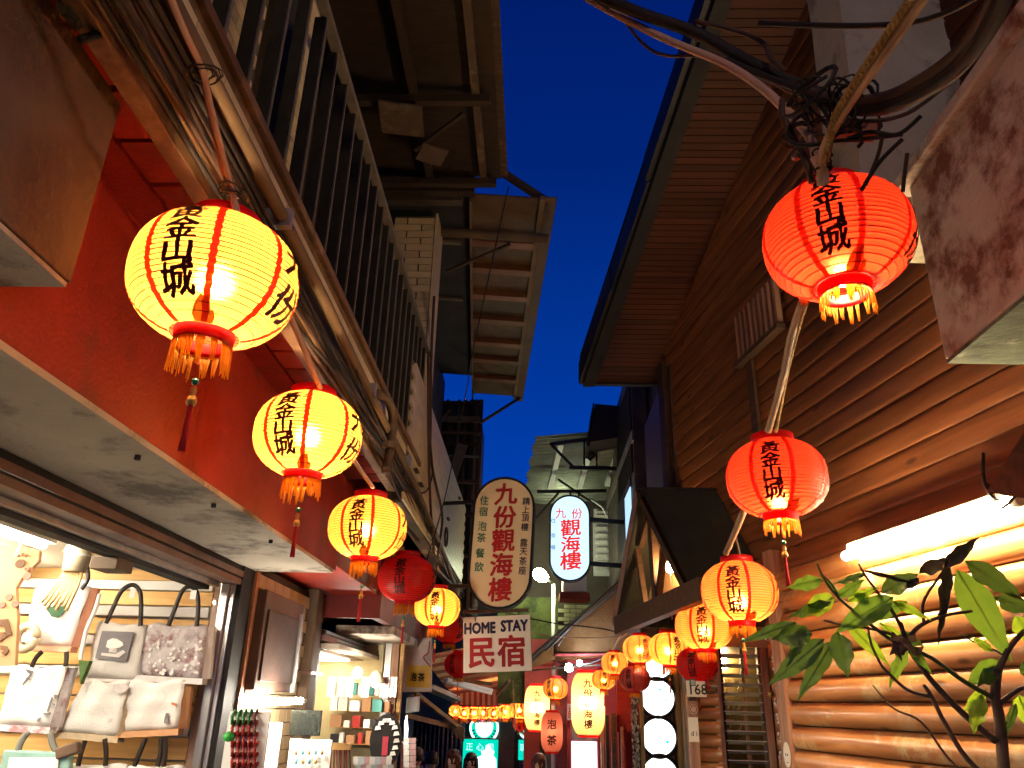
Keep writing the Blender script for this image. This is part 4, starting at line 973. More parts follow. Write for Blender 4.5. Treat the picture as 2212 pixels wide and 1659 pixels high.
MB().prism([(xout(2.6), 2.6, zs(2.6)+.3), (3.2, 2.6, zs(2.6)+.3), (3.2, 7.9, zs(7.9)+.3), (xout(7.9), 7.9, zs(7.9)+.3)], (0, 0, .05)).build('roof_deck', BLACKM, lh)
MB().box(xout(7.9)+.03, 1.9, 7.86, 7.92, zs(7.88)-.02, zs(7.88)+.25).build('eave_end', BLACKM, lh)
# small slatted rail and a vertical batten on the upper wall
a_, b_ = onw(1603, 790, WC-.03), onw(1697, 705, WC-.03)
sa, sb = a_.dot(WU), b_.dot(WU); zz0 = (a_.z+b_.z)/2
wbox(min(sa, sb), max(sa, sb), 0.03, 0.10, zz0-.02, zz0+.02, 'vent_sill', BEAMM)
for k in range(9):
    s_ = min(sa, sb)+(k+.5)*abs(sb-sa)/9; wbox(s_-.018, s_+.018, 0.03, 0.07, zz0+.02, zz0+.42, 'vent_slat', POSTM)
p1_ = onw(1622, 800, WC-.03); p2_ = onw(1655, 930, WC-.03)
wbox(p1_.dot(WU)-.05, p1_.dot(WU)+.05, .02, .045, 2.75, zz0-.02, 'wall_batten', BEAMM)

# wall lamp: fluorescent tube on a bracket
pl_, pr_ = onw(1826, 1197, WC-.16), onw(2190, 1092, WC-.16)
sL, sR = pl_.dot(WU), pr_.dot(WU); zt = (pl_.z+pr_.z)/2
tl = thing('tube_lamp', 'bright fluorescent tube lamp fixed to the log wall above the plant', 'lamp', RW(3.6, .16, zt))
MB().tube([RW(sL, .16, zt), RW(sR, .16, zt)], 0.026, 12).build('tube', emit('warm_tube_glow', (1.0, 0.76, 0.44), 185), tl, True)
MB().tube([RW(sL+.02, .16, zt), RW(sL, .16, zt)], 0.023, 12).build('end_cap', WHITE, tl); MB().tube([RW(sR, .16, zt), RW(sR-.04, .16, zt)], 0.023, 12).build('end_cap', WHITE, tl)
b = MB(); c = RW((sL+sR)/2, 0.12, zt+.05); b.obox(c, WU*((sL-sR)/2), WN*0.025, Z*0.018); b.build('batten', mat('lamp_batten', (0.55, 0.50, 0.42), 0.5), tl)
c = RW(sR+.12, 0.10, zt+.12)
MB().tube(smooth_path([RW(sR+.25, .03, zt+.30), RW(sR+.2, .10, zt+.15), RW(sR+.08, .16, zt+.03), RW(sR-.05, .15, zt+.02)]), 0.008, 6).build('bracket_arm', BLACKM, tl, True)
MB().tube(smooth_path([RW(sR+.2, .08, zt+.14), RW(sR+.02, .2, zt-.02), RW(sR-.15, .18, zt+.08)]), 0.006, 6).build('lamp_wire', CABLE, tl, True)
# dark triangular awning bracket at the right edge
MB().prism([onw(2131, 1062, 2.45), onw(2230, 905, 2.45), onw(2230, 1078, 2.45), onw(2180, 1072, 2.45)], WN*0.03).build('awning_bracket', BEAMM, None, label='dark wooden awning bracket at the right edge above the tube lamp', category='bracket')

# ================================================================ CONCRETE HOUSE (upper right, near)
ch_ = thing('concrete_house', 'old concrete balcony and wall with peeling plaster at the upper right', 'building', (1.7, 2.0, 2.95))
MB().box(1.67, 2.9, -1.5, 2.92, 2.953, 3.80).build('balcony_beam', PEEL, ch_, bevel=0.012)
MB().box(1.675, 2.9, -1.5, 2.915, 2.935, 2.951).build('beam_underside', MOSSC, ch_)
MB().box(1.62, 2.9, -1.5, 2.98, 3.80, 3.86).build('beam_cap', PEEL, ch_, bevel=0.01)
MB().prism([ony(1806, -60, 3.1), ony(1851, 290, 3.1), ony(1868, 470, 3.1), (3.2, 3.1, ony(1868, 470, 3.1).z), (3.2, 3.1, 6.0), (1.63, 3.1, 6.0)], (0, 0.4, 0)).build('upper_wall', mat('beige_render', (0.42, 0.38, 0.28), 0.85, col2=(0.26, 0.22, 0.15), scale=1.6, bump=0.5, bscale=25, stain=(0.13, 0.10, 0.07), stain_scale=1.8, stain_amt=0.4), ch_)

# ---- cable tangle upper right
def cab(label, pts, r, m=CABLE, grp=None, n=6, k=6, cat='cable', nm='overhead_cable'):
    if grp is not None and not isinstance(grp, str): return MB().tube(smooth_path(pts, k), r, n).build('cable', m, grp, True)
    return MB().tube(smooth_path(pts, k), r, n).build(nm, m, None, True, label=label, category=cat, group=grp)
H = onz(1776, 300, 3.45)       # hub above the red lantern
def uc(px, py, d): r_ = ray(px, py).normalized(); return CAM+r_*d
cab('pale taped conduit crossing the sky to the hub over the largest red lantern', [V(-1.0, 0.9, 4.9), uc(1190, -110, 3.4), uc(1235, -30, 3.3), uc(1320, 25, 3.2), uc(1440, 85, 3.0), uc(1560, 135, 2.85), uc(1640, 185, 2.7), uc(1700, 240, 2.6), uc(1745, 290, 2.52), uc(1765, 345, 2.45)], 0.014, CANE, cat='conduit', nm='lantern_hanger')
cab('thick dark cable alongside the pale conduit over the lane', [V(-1.0, 1.05, 4.95), uc(1215, -120, 3.4), uc(1270, -30, 3.25), uc(1360, 20, 3.1), uc(1500, 70, 3.0), uc(1600, 125, 2.9), uc(1690, 170, 2.8), uc(1800, 215, 2.7)], 0.022, CABLE, 'dark cables converging over the red lantern')
cab('thin brown wire looping under the pale conduit across the sky', [V(-1.0, 1.2, 4.9), uc(1240, -100, 3.35), uc(1290, 0, 3.2), uc(1335, 30, 3.2), uc(1390, 95, 3.1), uc(1440, 120, 3.05), uc(1530, 122, 3.0), uc(1620, 150, 2.9), uc(1700, 195, 2.8), uc(1760, 215, 2.7)], 0.006, CABLE2, 'dark cables converging over the red lantern')
cab('curved brown wire on the dark eave joining the conduit', [uc(1500, 45, 3.0), uc(1600, 70, 2.95), uc(1650, 95, 2.9), uc(1665, 125, 2.8), uc(1700, 155, 2.75)], 0.008, CABLE2, 'dark cables converging over the red lantern')
cab('bundle of thin wires left of the hub', [uc(1570, 130, 2.9), uc(1650, 165, 2.8), uc(1720, 190, 2.7), uc(1790, 215, 2.65), uc(1860, 235, 2.6)], 0.012, CABLE, 'dark cables converging over the red lantern')
cbr = thing('cable_bundle', 'thick bundle of black cables sweeping from the top right corner to the hub', 'cables', uc(1900, 220, 2.4))
rnd = random.Random(21)
for k in range(9):
    o = 7*k-28; q = rnd.uniform(-8, 8)
    cab('', [V(1.66, -0.4, 3.9+.01*k), uc(2230, -330+o*.6, 2.0), uc(2212, -150+o*.6, 2.0), uc(2150, 20+o, 2.1), uc(2080, 130+o*.8+q, 2.2), uc(1990, 190+o*.6, 2.3), uc(1900, 220+o*.4-q, 2.4), uc(1800, 225+o*.3, 2.55), uc(1740, 200+o*.2, 2.65)], rnd.choice((0.008, 0.012, 0.017)), CABLE if k % 4 else CABLE2, cbr)
cab('single black cable crossing in front of the beige wall at the top', [uc(1640, 50, 2.9), uc(1760, 55, 2.8), uc(1900, 55, 2.7), uc(2010, 40, 2.6), uc(2130, -20, 2.5), uc(2260, -140, 2.3)], 0.009, CABLE)
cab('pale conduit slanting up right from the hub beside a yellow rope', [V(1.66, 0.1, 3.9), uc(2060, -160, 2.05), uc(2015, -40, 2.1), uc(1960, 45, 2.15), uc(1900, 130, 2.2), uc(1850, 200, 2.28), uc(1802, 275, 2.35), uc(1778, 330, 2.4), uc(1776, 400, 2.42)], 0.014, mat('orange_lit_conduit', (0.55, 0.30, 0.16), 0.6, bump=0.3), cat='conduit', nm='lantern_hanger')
# twisted rope
P_ = smooth_path([V(1.64, 0.15, 3.9), uc(2035, -160, 2.04), uc(1990, -40, 2.09), uc(1935, 45, 2.14), uc(1878, 130, 2.19), uc(1830, 205, 2.27), uc(1800, 262, 2.33), uc(1790, 320, 2.38), uc(1780, 355, 2.4)], 16)
b = MB()
for ph in (0, 2.09, 4.19):
    pts = []
    for i, p in enumerate(P_):
        a = i*0.85+ph; pts.append(p+Vector((math.cos(a)*0.0055, math.sin(a)*0.0035, math.sin(a)*0.0045)))
    b.tube(pts, 0.0058, 5)
b.build('twisted_rope', ROPE, None, True, label='twisted yellow rope running down beside the pale conduit to the hub', category='rope')
cab('short pale taped stub from the hub down into the red lantern', [uc(1762, 335, 2.42), uc(1775, 365, 2.42), uc(1778, 400, 2.42)], 0.018, CANE, cat='conduit', nm='lantern_hanger')
cab('thin bent conduit hanging left of the hub to the lantern rim', [uc(1690, 215, 2.6), uc(1690, 250, 2.55), uc(1715, 300, 2.5), uc(1735, 335, 2.48), uc(1755, 395, 2.44)], 0.010, CABLE2)
cbt = thing('hub_wires', 'thin dark wires hanging off the hub in front of the red-lit concrete', 'wires', uc(1880, 300, 2.45))
for k, pts in enumerate(([(1800, 305), (1870, 300), (1950, 290)], [(1905, 300), (1895, 340), (1870, 400)], [(1950, 300), (1900, 350), (1860, 412)], [(1960, 330), (1955, 370), (1950, 415)], [(1990, 250), (1940, 290), (1880, 285), (1830, 300)], [(2050, 180), (1960, 245), (1870, 262), (1800, 250)])):
    cab('thin dark wire hanging off the hub in front of the red-lit concrete', [uc(x, y_, 2.45) for x, y_ in pts], 0.006, CABLE2 if k % 2 else CABLE, cbt)
# coil of wires, tape and ties at the hub
b = MB(); rnd = random.Random(4); hc = uc(1795, 235, 2.5)
for k in range(26):
    a0 = rnd.uniform(0, 6.28); R_ = rnd.uniform(0.025, 0.075); ax = Vector((rnd.uniform(-1, 1), rnd.uniform(-1, 1), rnd.uniform(-.3, 1))).normalized(); u_ = ax.cross(X).normalized(); v_ = ax.cross(u_)
    cc = hc+Vector((rnd.uniform(-.09, .07), rnd.uniform(-.05, .05), rnd.uniform(-.07, .05)))
    b.tube([cc+u_*R_*math.cos(a0+t*.45)+v_*R_*1.2*math.sin(a0+t*.45) for t in range(rnd.randint(6, 13))], rnd.choice((.003, .004, .007)), 4)
b.build('wire_tangle', CABLE, None, True, label='knotted tangle of black wires at the hub over the largest red lantern', category='cable')
b = MB()
for k in range(7):
    cc = uc(1776+rnd.uniform(-4, 4), 330+k*7+rnd.uniform(-2, 2), 2.42); b.tube([cc+Vector((0.022*math.cos(t*.6), 0.022*math.sin(t*.6), rnd.uniform(-.004, .004))) for t in range(12)], .003, 4)
b.build('wire_tie', CABLE, None, True, label='black ties wrapped round the stub above the largest red lantern', category='wire')
p = uc(1850, 285, 2.5); MB().obox(p, (.06, 0, 0), (0, .02, 0), (0.01, 0, .02)).build('junction_bracket', mat('pink_rust', (0.30, 0.10, 0.07), 0.7), None, label='small rusty bracket among the wires right of the hub', category='bracket')
p = uc(1720, 335, 2.49); MB().lathe([(0, -.012), (.014, -.01), (.016, 0), (.014, .01), (0, .012)], 10, p).build('cable_clamp', BRONZE, None, True, label='round brown clamp on the bent conduit left of the hub', category='clamp')
# rope of the right row
def hang(label, pts, r=0.011, m=CANE): return cab(label, pts, r, m, cat='conduit', nm='lantern_hanger')
hang('taped conduit from the largest red lantern down to the second red one', [uc(1735, 650, 2.75), uc(1712, 720, 2.9), uc(1695, 800, 3.1), uc(1680, 860, 3.3), uc(1660, 930, 3.5)], 0.016, mat('taped_brown_conduit', (0.45, 0.28, 0.17), 0.6, bump=0.4))
hang('thin braided rope beside the conduit over the second red lantern', [uc(1742, 655, 2.74), uc(1722, 720, 2.89), uc(1702, 800, 3.09), uc(1690, 860, 3.29), uc(1676, 932, 3.5)], 0.007, ROPE)
hang('taped conduit from the second red lantern to the orange one below', [uc(1606, 1105, 4.3), uc(1592, 1140, 4.5), uc(1580, 1168, 4.7), uc(1568, 1195, 4.8)], 0.02, mat('taped_brown_conduit', (0.45, 0.28, 0.17), 0.6, bump=0.4))
hang('short cord tying the third right lantern', [uc(1585, 1150, 4.7), uc(1592, 1175, 4.75), uc(1597, 1196, 4.8)], 0.008, CABLE2)
hang('pale rope and wires under the porch beam', [uc(1500, 1278, 6.2), uc(1450, 1310, 7.2), uc(1400, 1340, 8.4), uc(1345, 1372, 9.8), uc(1325, 1405, 10.5)], 0.018, mat('pale_rope', (0.60, 0.42, 0.26), 0.7, bump=0.6))
hang('dark wire beside the pale rope along the porch beam', [uc(1515, 1270, 6.1), uc(1450, 1302, 7.1), uc(1400, 1330, 8.3), uc(1345, 1364, 9.6)], 0.010, CABLE)
hang('thin cord drooping below the red lit shop ceiling to the left', [uc(1325, 1405, 10.5), uc(1290, 1428, 11), uc(1250, 1437, 11.4), uc(1215, 1432, 11.8), uc(1190, 1425, 12)], 0.014, CABLE)
for (x0, y0, x1, y1, d0) in ((1444, 1308, 1444, 1345, 7.5), (1382, 1348, 1382, 1362, 8.8), (1436, 1318, 1418, 1352, 7.6), (1328, 1402, 1326, 1402, 10.3)):
    if x0 != x1 or y0 != y1: cab('thin cord from the porch rope to the lantern %s' % ('beside the overlapping pair' if x0 == 1444 else 'above the dusty pink one' if x0 == 1382 else 'behind the tie beam' if x0 == 1436 else 'at the end of the rope'), [uc(x0, y0, d0), uc((x0+x1)/2+1, (y0+y1)/2, d0), uc(x1, y1, d0+.1)], 0.005, CABLE2, 'cords of the small right lanterns')
cab('thin black overhead wire in front of the brown awning', [uc(1100, 1325, 9.5), uc(1190, 1345, 9.5), uc(1300, 1358, 9.2), uc(1345, 1372, 9.0)], 0.008, CABLE, 'thin overhead wires near the street lamp')
cab('thin pale overhead wire in front of the brown awning', [uc(1110, 1360, 9.5), uc(1200, 1375, 9.5), uc(1290, 1378, 9.2), uc(1345, 1376, 9.0)], 0.005, CANE, 'thin overhead wires near the street lamp')
cab('thick black cable along the awning top edge', [uc(1180, 1405, 11), uc(1240, 1345, 10.2), uc(1300, 1290, 9.5), uc(1345, 1250, 9.0), uc(1370, 1225, 8.7)], 0.018, CABLE)
cab('second black cable along the awning top edge', [uc(1205, 1395, 11), uc(1250, 1330, 10.2), uc(1310, 1285, 9.5), uc(1360, 1240, 9.0)], 0.010, CABLE)

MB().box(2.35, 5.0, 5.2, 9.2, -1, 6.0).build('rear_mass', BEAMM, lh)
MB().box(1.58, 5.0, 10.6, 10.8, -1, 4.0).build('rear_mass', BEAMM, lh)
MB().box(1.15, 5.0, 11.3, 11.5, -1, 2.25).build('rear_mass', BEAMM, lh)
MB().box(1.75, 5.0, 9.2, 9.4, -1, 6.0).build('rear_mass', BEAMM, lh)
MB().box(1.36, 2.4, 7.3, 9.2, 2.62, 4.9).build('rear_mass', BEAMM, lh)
# ================================================================ GABLED PORCH
gp_ = thing('gabled_porch', 'small gabled porch with lit wooden triangle, struts and a bare bulb', 'porch', (1.2, 7.2, 2.3))
GC = 2.30
def g(px, py, c=GC): return onw(px, py, c)
def gbar(a, b_, w, nm='porch_beam', c=GC, m=BEAMM, d=0.09):
    A, B = g(*a, c), g(*b_, c); dd = (B-A).normalized(); sd = dd.cross(WN).normalized()
    MB().obox((A+B)/2, dd*((B-A).length/2), sd*w/2, WN*d/2).build(nm, m, gp_, bevel=0.004)
gbar((1384, 1066), (1334, 1350), 0.13, 'left_rafter', m=POSTM)
gbar((1385, 1066), (1490, 1276), 0.07, 'right_rafter', m=BEAMM)
gbar((1336, 1352), (1520, 1272), 0.17, 'tie_beam', GC-0.03)
gbar((1407, 1120), (1420, 1310), 0.10, 'king_post', GC+.01, d=.06)
gbar((1376, 1185), (1397, 1325), 0.06, 'strut', GC+.02, d=.05); gbar((1384, 1180), (1400, 1120), 0.05, 'strut', GC+.02, d=.05)
gbar((1423, 1130), (1436, 1180), 0.05, 'strut', GC+.02, d=.05); gbar((1436, 1170), (1422, 1300), 0.06, 'strut', GC+.02, d=.05)
# inside lining (pale ply) behind the struts
A, B, C_ = g(1386, 1085, GC+0.22), g(1344, 1345, GC+.22), g(1500, 1280, GC+.22)
MB().prism([A, B, C_], WN*0.03).build('ply_lining', wood('ply', (0.50, 0.30, 0.14), (0.40, 0.22, 0.10), axis='z', knots=False), gp_)
MB().prism([g(1384, 1075, GC+.05), g(1340, 1345, GC+.05), g(1340, 1345, GC+.22), g(1384, 1075, GC+.22)], WU*0.02).build('inner_soffit', wood('ply', (0.6, 0.4, 0.2), (0.5, 0.3, 0.15)), gp_)
# roof slope towards us
ap = g(1384, 1056, GC-.06); ft = g(1494, 1274, GC-.06); w1 = onw(1545, 1058, WC-.03); w2 = onw(1672, 1290, WC-.03)
nr = (ft-ap).cross(w1-ap).normalized()
ROOFM = mat('porch_roof_green_black', (0.045, 0.045, 0.032), 0.6, scale=2, bump=0.2, stretch=(1, 1, 1))
MB().prism([ap, w1, w2, ft], nr*0.03 if nr.y > 0 else nr*-0.03).build('near_roof_slope', ROOFM, gp_)
ft2 = g(1330, 1352, GC-.06)
MB().prism([ap, ap+WN*0.9, ft2+WN*0.9, ft2], WU*0.03).build('far_roof_slope', ROOFM, gp_)
MB().bar(ap, w1, 0.03, 0.03).build('ridge_flashing', BLACKM, gp_)
bc = g(1448, 1223, GC+.1)
MB().lathe([(0, -.055), (.03, -.05), (.043, -.02), (.04, .01), (.02, .045), (.015, .06)], 14, bc).build('bulb', emit('porch_bulb_glow', (1.0, .62, .28), 260), gp_, True)
MB().tube([bc+V(0, 0, .05), bc+V(0, 0, .22)], .006, 6).build('bulb_cord', CABLE, gp_); MB().tube([bc+V(0, 0, -.05), bc+V(-.01, 0, -.45)], .004, 5).build('pull_cord', CANE, gp_)

# ================================================================ LOUVRED WINDOW BAY of the log house
YW = 6.7
wb_ = thing('window_bay', 'recessed bay with a glass louvre window and lit glassware shelves', 'window bay', (1.9, YW, 0.8))
def yq(x0, y0, x1, y1, yy=YW): a, b_ = ony(x0, y0, yy), ony(x1, y1, yy); return min(a.x, b_.x), max(a.x, b_.x), min(a.z, b_.z), max(a.z, b_.z)
x0, x1, z0, z1 = yq(1549, 1398, 1664, 1690)
for (a, b_, nm) in ((x0-.06, x0, 'window_post'), (x1, x1+.055, 'window_post')):
    MB().box(a, b_, YW-.05, YW+.05, z0, z1+.03).build(nm, POSTM, wb_, bevel=.004)
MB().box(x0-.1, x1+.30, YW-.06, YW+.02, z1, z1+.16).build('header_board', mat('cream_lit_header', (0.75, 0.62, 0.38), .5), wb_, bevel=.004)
MB().box((x0+x1)/2+.03, (x0+x1)/2+.055, YW+.06, YW+.09, z0, z1).build('mullion', POSTM, wb_)
lv = MB().obox((0, 0, 0), ((x1-x0)/2-.01, 0, 0), (0, .045, -.012), (0, .0008, .003)).mesh('louvre')
LOUV = mat('louvre_blade', (0.70, 0.68, 0.60), 0.35, 0.0, bump=.05)
ys = [1418, 1439, 1460, 1480, 1500, 1520, 1541, 1562, 1583, 1604, 1625, 1646]
for k, py in enumerate(ys): put('louvre', lv, LOUV, wb_, loc=((x0+x1)/2, YW, ony(1610, py, YW).z))
MB().box(x0, x0+.02, YW-.04, YW+.02, z0, z1).build('louvre_track', DRAIL, wb_); MB().box(x1-.02, x1, YW-.04, YW+.02, z0, z1).build('louvre_track', RAILM, wb_)
MB().box(x0-.06, x1+.3, YW+.75, YW+.8, z0-.3, z1+.2).build('room_wall', mat('olive_room_wall', (0.22, 0.16, 0.06), .8), wb_)
MB().box(x0-.06, x0-.02, YW+.05, YW+.8, z0-.3, z1+.2).build('room_side', BEAMM, wb_); MB().box(x1+.25, x1+.3, YW+.05, YW+.8, z0-.3, z1+.2).build('room_side', BEAMM, wb_)
MB().box(x0-.06, x1+.3, YW+.05, YW+.8, z1+.0, z1+.05).build('room_ceiling', BEAMM, wb_)
for py in (1500, 1555, 1600):
    zz = ony(1610, py, YW+.6).z; MB().box(x0-.05, x1-.12, YW+.5, YW+.74, zz-.012, zz).build('shelf', PINE, wb_)
    rnd = random.Random(py)
    gm = MB().lathe([(0, 0), (.025, 0), (.006, .01), (.006, .05), (.03, .07), (.033, .12)], 10)
    for k in range(4):
        q = gm.mesh('wine_glass', True); o = put('wine_glass', q, glass('glass_ware', (.95, .97, .95), .05, .35), None, loc=(x0+.02+k*.09, YW+.62, zz+.001), label='stemmed glass, %s from left on the %s shelf behind the louvres' % (['first', 'second', 'third', 'fourth'][k], {1500: 'top', 1555: 'middle', 1600: 'bottom'}[py]), category='glass', group='glasses on the %s shelf' % {1500: 'top', 1555: 'middle', 1600: 'bottom'}[py])
MB().lathe([(0, 0), (.035, 0), (.04, .08), (.03, .11), (0, .11)], 12, (x1-.2, YW+.6, ony(1610, 1500, YW+.6).z)).build('jug', WHITE, None, True, label='pale cream jug on the top shelf at right behind the louvres', category='jug')
MB().box(x0+.1, x1-.1, YW+.68, YW+.74, z1-.13, z1-.02).build('room_lamp', emit('room_lamp_glow', (1.0, .70, .34), 90), wb_)
# short logs right and left of the bay
for (px0, px1, yy, pit, top) in ((1666, 1694, YW-.02, .137, 1385), (1480, 1548, YW-.02, .099, 1440)):
    xa, xb = ony(px0, 1500, yy).x, ony(px1, 1500, yy).x; zt_ = ony(px0, top, yy).z; zz = zt_
    while zz > .9:
        me = MB(); n = 8; prof = [(-.052*max(0, math.sin(math.pi*i/n))**.75, -pit/2*math.cos(math.pi*i/n)) for i in range(n+1)]
        for xx in (xa, xb): me.v += [Vector((xx, yy+a, zz-pit/2+b_)) for a, b_ in prof]
        me.f += [(i, i+1, n+2+i, n+1+i) for i in range(n)]; me.f += [tuple(range(n+1))]
        me.build('log', LOGM, wb_, True); zz -= pit
    MB().box(xa, xb, yy+.0, yy+.1, .5, zt_).build('wall_core', BEAMM, wb_)
pp = ony(1660, 1362, 6.0); MB().tube([pp-V(.03, .2, 0), pp+V(.10, .3, 0)], .055, 14).build('log_end', LOGM, wb_, True)
MB().bar(ony(1545, 1390, 6.5), ony(1545, 1390, 8.7), .04, .1).build('side_beam', BEAMM, wb_)

# house number plate, emblem and notice on a brown board
YN = 6.55
nbd = thing('notice_board', 'brown upright board left of the louvre window carrying a round emblem and a cream notice', 'board', ony(1500, 1600, YN))
a0, a1, b0, b1 = yq(1484, 1502, 1517, 1700, YN); MB().box(a0, a1, YN, YN+.04, b0, b1).build('board', POSTM, nbd)
a0, a1, b0, b1 = yq(1486, 1549, 1511, 1603, YN-.01); MB().box(a0, a1, YN-.012, YN-.004, b0, b1).build('cream_notice', SIGNW, nbd)
put_text('d i', .05, mat('ink_grey', (.1, .1, .1), .6), ((a0+a1)/2, YN-.014, b0+.06), X, Z, nbd, 'lettering', .01)
c = ony(1498, 1532, YN-.01); MB().prism([c+V(.043*math.cos(a*.3142), 0, .047*math.sin(a*.3142)) for a in range(20)], (0, .006, 0)).build('emblem', mat('emblem_cream', (.7, .5, .35), .5), nbd)
for r_ in (.038, .024):
    MB().tube([c+V(r_*math.cos(a*.3142), -.004, r_*1.08*math.sin(a*.3142)) for a in range(21)], .003, 4).build('emblem_ring', mat('emblem_brown', (.35, .14, .08), .6), nbd, True)
MB().prism([c+V(-.04, 0, .06), c+V(.04, 0, .06), c+V(.024, 0, .088), c+V(-.024, 0, .088)], (0, .006, 0)).build('emblem_crown', BEAMM, nbd)
hn = thing('house_number', 'white enamel plate with green corner and the number 168', 'number plate', ony(1502, 1488, YN-.25))
y_ = YN-.06
a0, a1, b0, b1 = yq(1482, 1470, 1527, 1506, y_); MB().box(a0, a1, y_, y_+.01, b0, b1).build('plate', SIGNW, hn, bevel=.003)
a2, a3, b2, b3 = yq(1489, 1467, 1503, 1482, y_-.005); MB().box(a2, a3, y_-.006, y_-.001, b2, b3).build('green_tab', mat('green_enamel', (.02, .22, .14), .4), hn)
put_text('168', .108, mat('number_black', (.04, .05, .04), .5), ((a0+a1)/2+.015, y_-.004, b0+.055), X, Z, hn, 'lettering', .012, 0, .95)
put_text('里', .04, SIGNW, ((a2+a3)/2, y_-.008, (b2+b3)/2), X, Z, hn, 'lettering', .01)

# ---- column of round lit windows
YR = 10.3
rw_ = thing('round_light_column', 'tall panel with a column of round white lit portholes in dark rings', 'lit panel', ony(1420, 1600, YR))
a0, a1, b0, b1 = yq(1384, 1395, 1462, 1720, YR); MB().box(a0, a1, YR, YR+.08, b0, b1).build('panel', BRONZE, rw_)
glowp = emit('porthole_glow', (.95, 1.0, .97), 2.6)
for k, (px, py, ri) in enumerate(((1418, 1428, 33), (1420, 1507, 33), (1423, 1592, 33), (1426, 1677, 34))):
    c = ony(px, py, YR-.01); r0 = ri/FPX*YR
    MB().prism([c+V(r0*math.cos(a*math.pi/16), 0, r0*math.sin(a*math.pi/16)) for a in range(32)], (0, .006, 0)).build('porthole_glass', glowp, rw_)
    b = MB(); prof = [(r0, .0), (r0, -.03), (r0+.012, -.045), (r0+.035, -.035), (r0+.04, .0)]; n = 40
    for (rr, dy) in prof:
        for a in range(n): b.v.append(c+V(rr*math.cos(a*2*math.pi/n), dy, rr*math.sin(a*2*math.pi/n)))
    for i in range(len(prof)-1):
        for a in range(n): b.f.append((i*n+a, i*n+(a+1) % n, (i+1)*n+(a+1) % n, (i+1)*n+a))
    b.build('porthole_ring', BLACKM if k else BRONZE, rw_, True)
TEAL = emit('teal_light', (.0, .75, .62), 1.4)
for (px, py, w_, h_) in ((1430, 1422, .09, .035), (1425, 1490, .05, .03), (1438, 1512, .05, .025), (1441, 1603, .05, .045)):
    c = ony(px, py, YR-.02); MB().prism([c+V(-w_/2, 0, h_/2), c+V(w_/2, 0, h_*.3), c+V(w_*.4, 0, -h_/2), c+V(-w_*.1, 0, -h_*.4)], (0, .004, 0)).build('teal_reflection', TEAL, rw_)  # teal reflections drawn as small glowing shapes over the portholes
for (px0, px1, m) in ((1464, 1470, mat('gold_post', (.62, .45, .18), .35, .5)), (1471, 1480, mat('ivory_post', (.75, .62, .38), .4)), (1385, 1389, mat('gold_post', (.62, .45, .18), .35, .5))):
    a0, a1, b0, b1 = yq(px0, 1400, px1, 1720, YR-.05); MB().box(a0, a1, YR-.06, YR, b0, b1).build('edge_post', m, rw_)
# shell mosaic strip: white chips on a dark strip
ms = thing('mosaic_strip', 'dark strip covered in small white shell chips left of the round windows', 'mosaic', ony(1372, 1600, YR))
a0, a1, b0, b1 = yq(1362, 1485, 1384, 1720, YR); MB().box(a0, a1, YR, YR+.03, b0, b1).build('strip', BEAMM, ms)
b = MB(); rnd = random.Random(8)
for k in range(230):
    x_, z_ = rnd.choice((rnd.uniform(a0, a0+.045), rnd.uniform(a1-.045, a1))), rnd.uniform(b0, b1); r_ = rnd.uniform(.008, .018); aa = rnd.uniform(0, 3)
    b.prism([V(x_+r_*math.cos(aa+t)*.8, YR-.004, z_+r_*math.sin(aa+t)*1.5) for t in (0, 1.9, 3.6, 5)], (0, -.006, 0))
o = b.build('shell_chips', WHITE, ms); o['kind'] = 'stuff'

# ---- brown canvas awning and the red lit shop under it
aw2 = thing('canvas_awning', 'wide brown canvas awning with dark edge sloping down to the left under the street lamp', 'awning', (0.8, 10.5, 2.4))
A1, A2, A3, A4 = ony(1340, 1262, 11.0), ony(1122, 1450, 12.0), ony(1200, 1424, 11.9), ony(1420, 1420, 11.0)
b = MB(); N1 = 10
CANV = mat('brown_canvas', (0.17, 0.080, 0.022), 0.9, col2=(0.10, 0.045, 0.014), scale=2.5, bump=0.4, stain=(0.16, 0.09, 0.04), stain_scale=1.5, stain_amt=.4)
A0 = ony(1194, 1388, 11.9)
for quad in ((A1, A0, A3, A4), (A0, A2, A3, A3)):
    for i in range(N1+1):
        for j in range(N1+1):
            u, v = i/N1, j/N1; p = (quad[0].lerp(quad[1], u)).lerp(quad[3].lerp(quad[2], u), v); p = p+Z*(-0.05*math.sin(math.pi*u)*math.sin(math.pi*v)+.012*math.sin(9*u+3*v)); b.v.append(p)
    o = len(b.v)-(N1+1)**2
    b.f += [(o+i*(N1+1)+j, o+(i+1)*(N1+1)+j, o+(i+1)*(N1+1)+j+1, o+i*(N1+1)+j+1) for i in range(N1) for j in range(N1)]
me = b.mesh('canvas', True); o = put('canvas', me, CANV, aw2); sm_ = o.modifiers.new('s', 'SOLIDIFY'); sm_.thickness = .01
MB().tube(smooth_path([A1+V(.1, -.2, .05), A0+Z*.03, A2]), .05, 8).build('awning_edge', mat('dark_canvas_edge', (.07, .05, .035), .8, bump=.5), aw2, True)
MB().tube([A2, A4+V(.2, 0, -.02)], .012, 6).build('awning_rod', RAILM, aw2, True)
rs = thing('red_shop', 'red lit shop front under the brown awning with posters and bulbs', 'building', (0.9, 12.5, 0))
PINKR = mat('pinkish_red_wall', (0.50, 0.09, 0.09), .6, scale=2, bump=.1)
REDP = mat('deep_red_panel', (0.42, 0.035, 0.03), .55, scale=2, bump=.1)
a0, a1, b0, b1 = yq(1135, 1380, 1245, 1720, 13.4); MB().box(a0, a1, 13.4, 13.5, b0, b1).build('rear_wall', PINKR, rs)
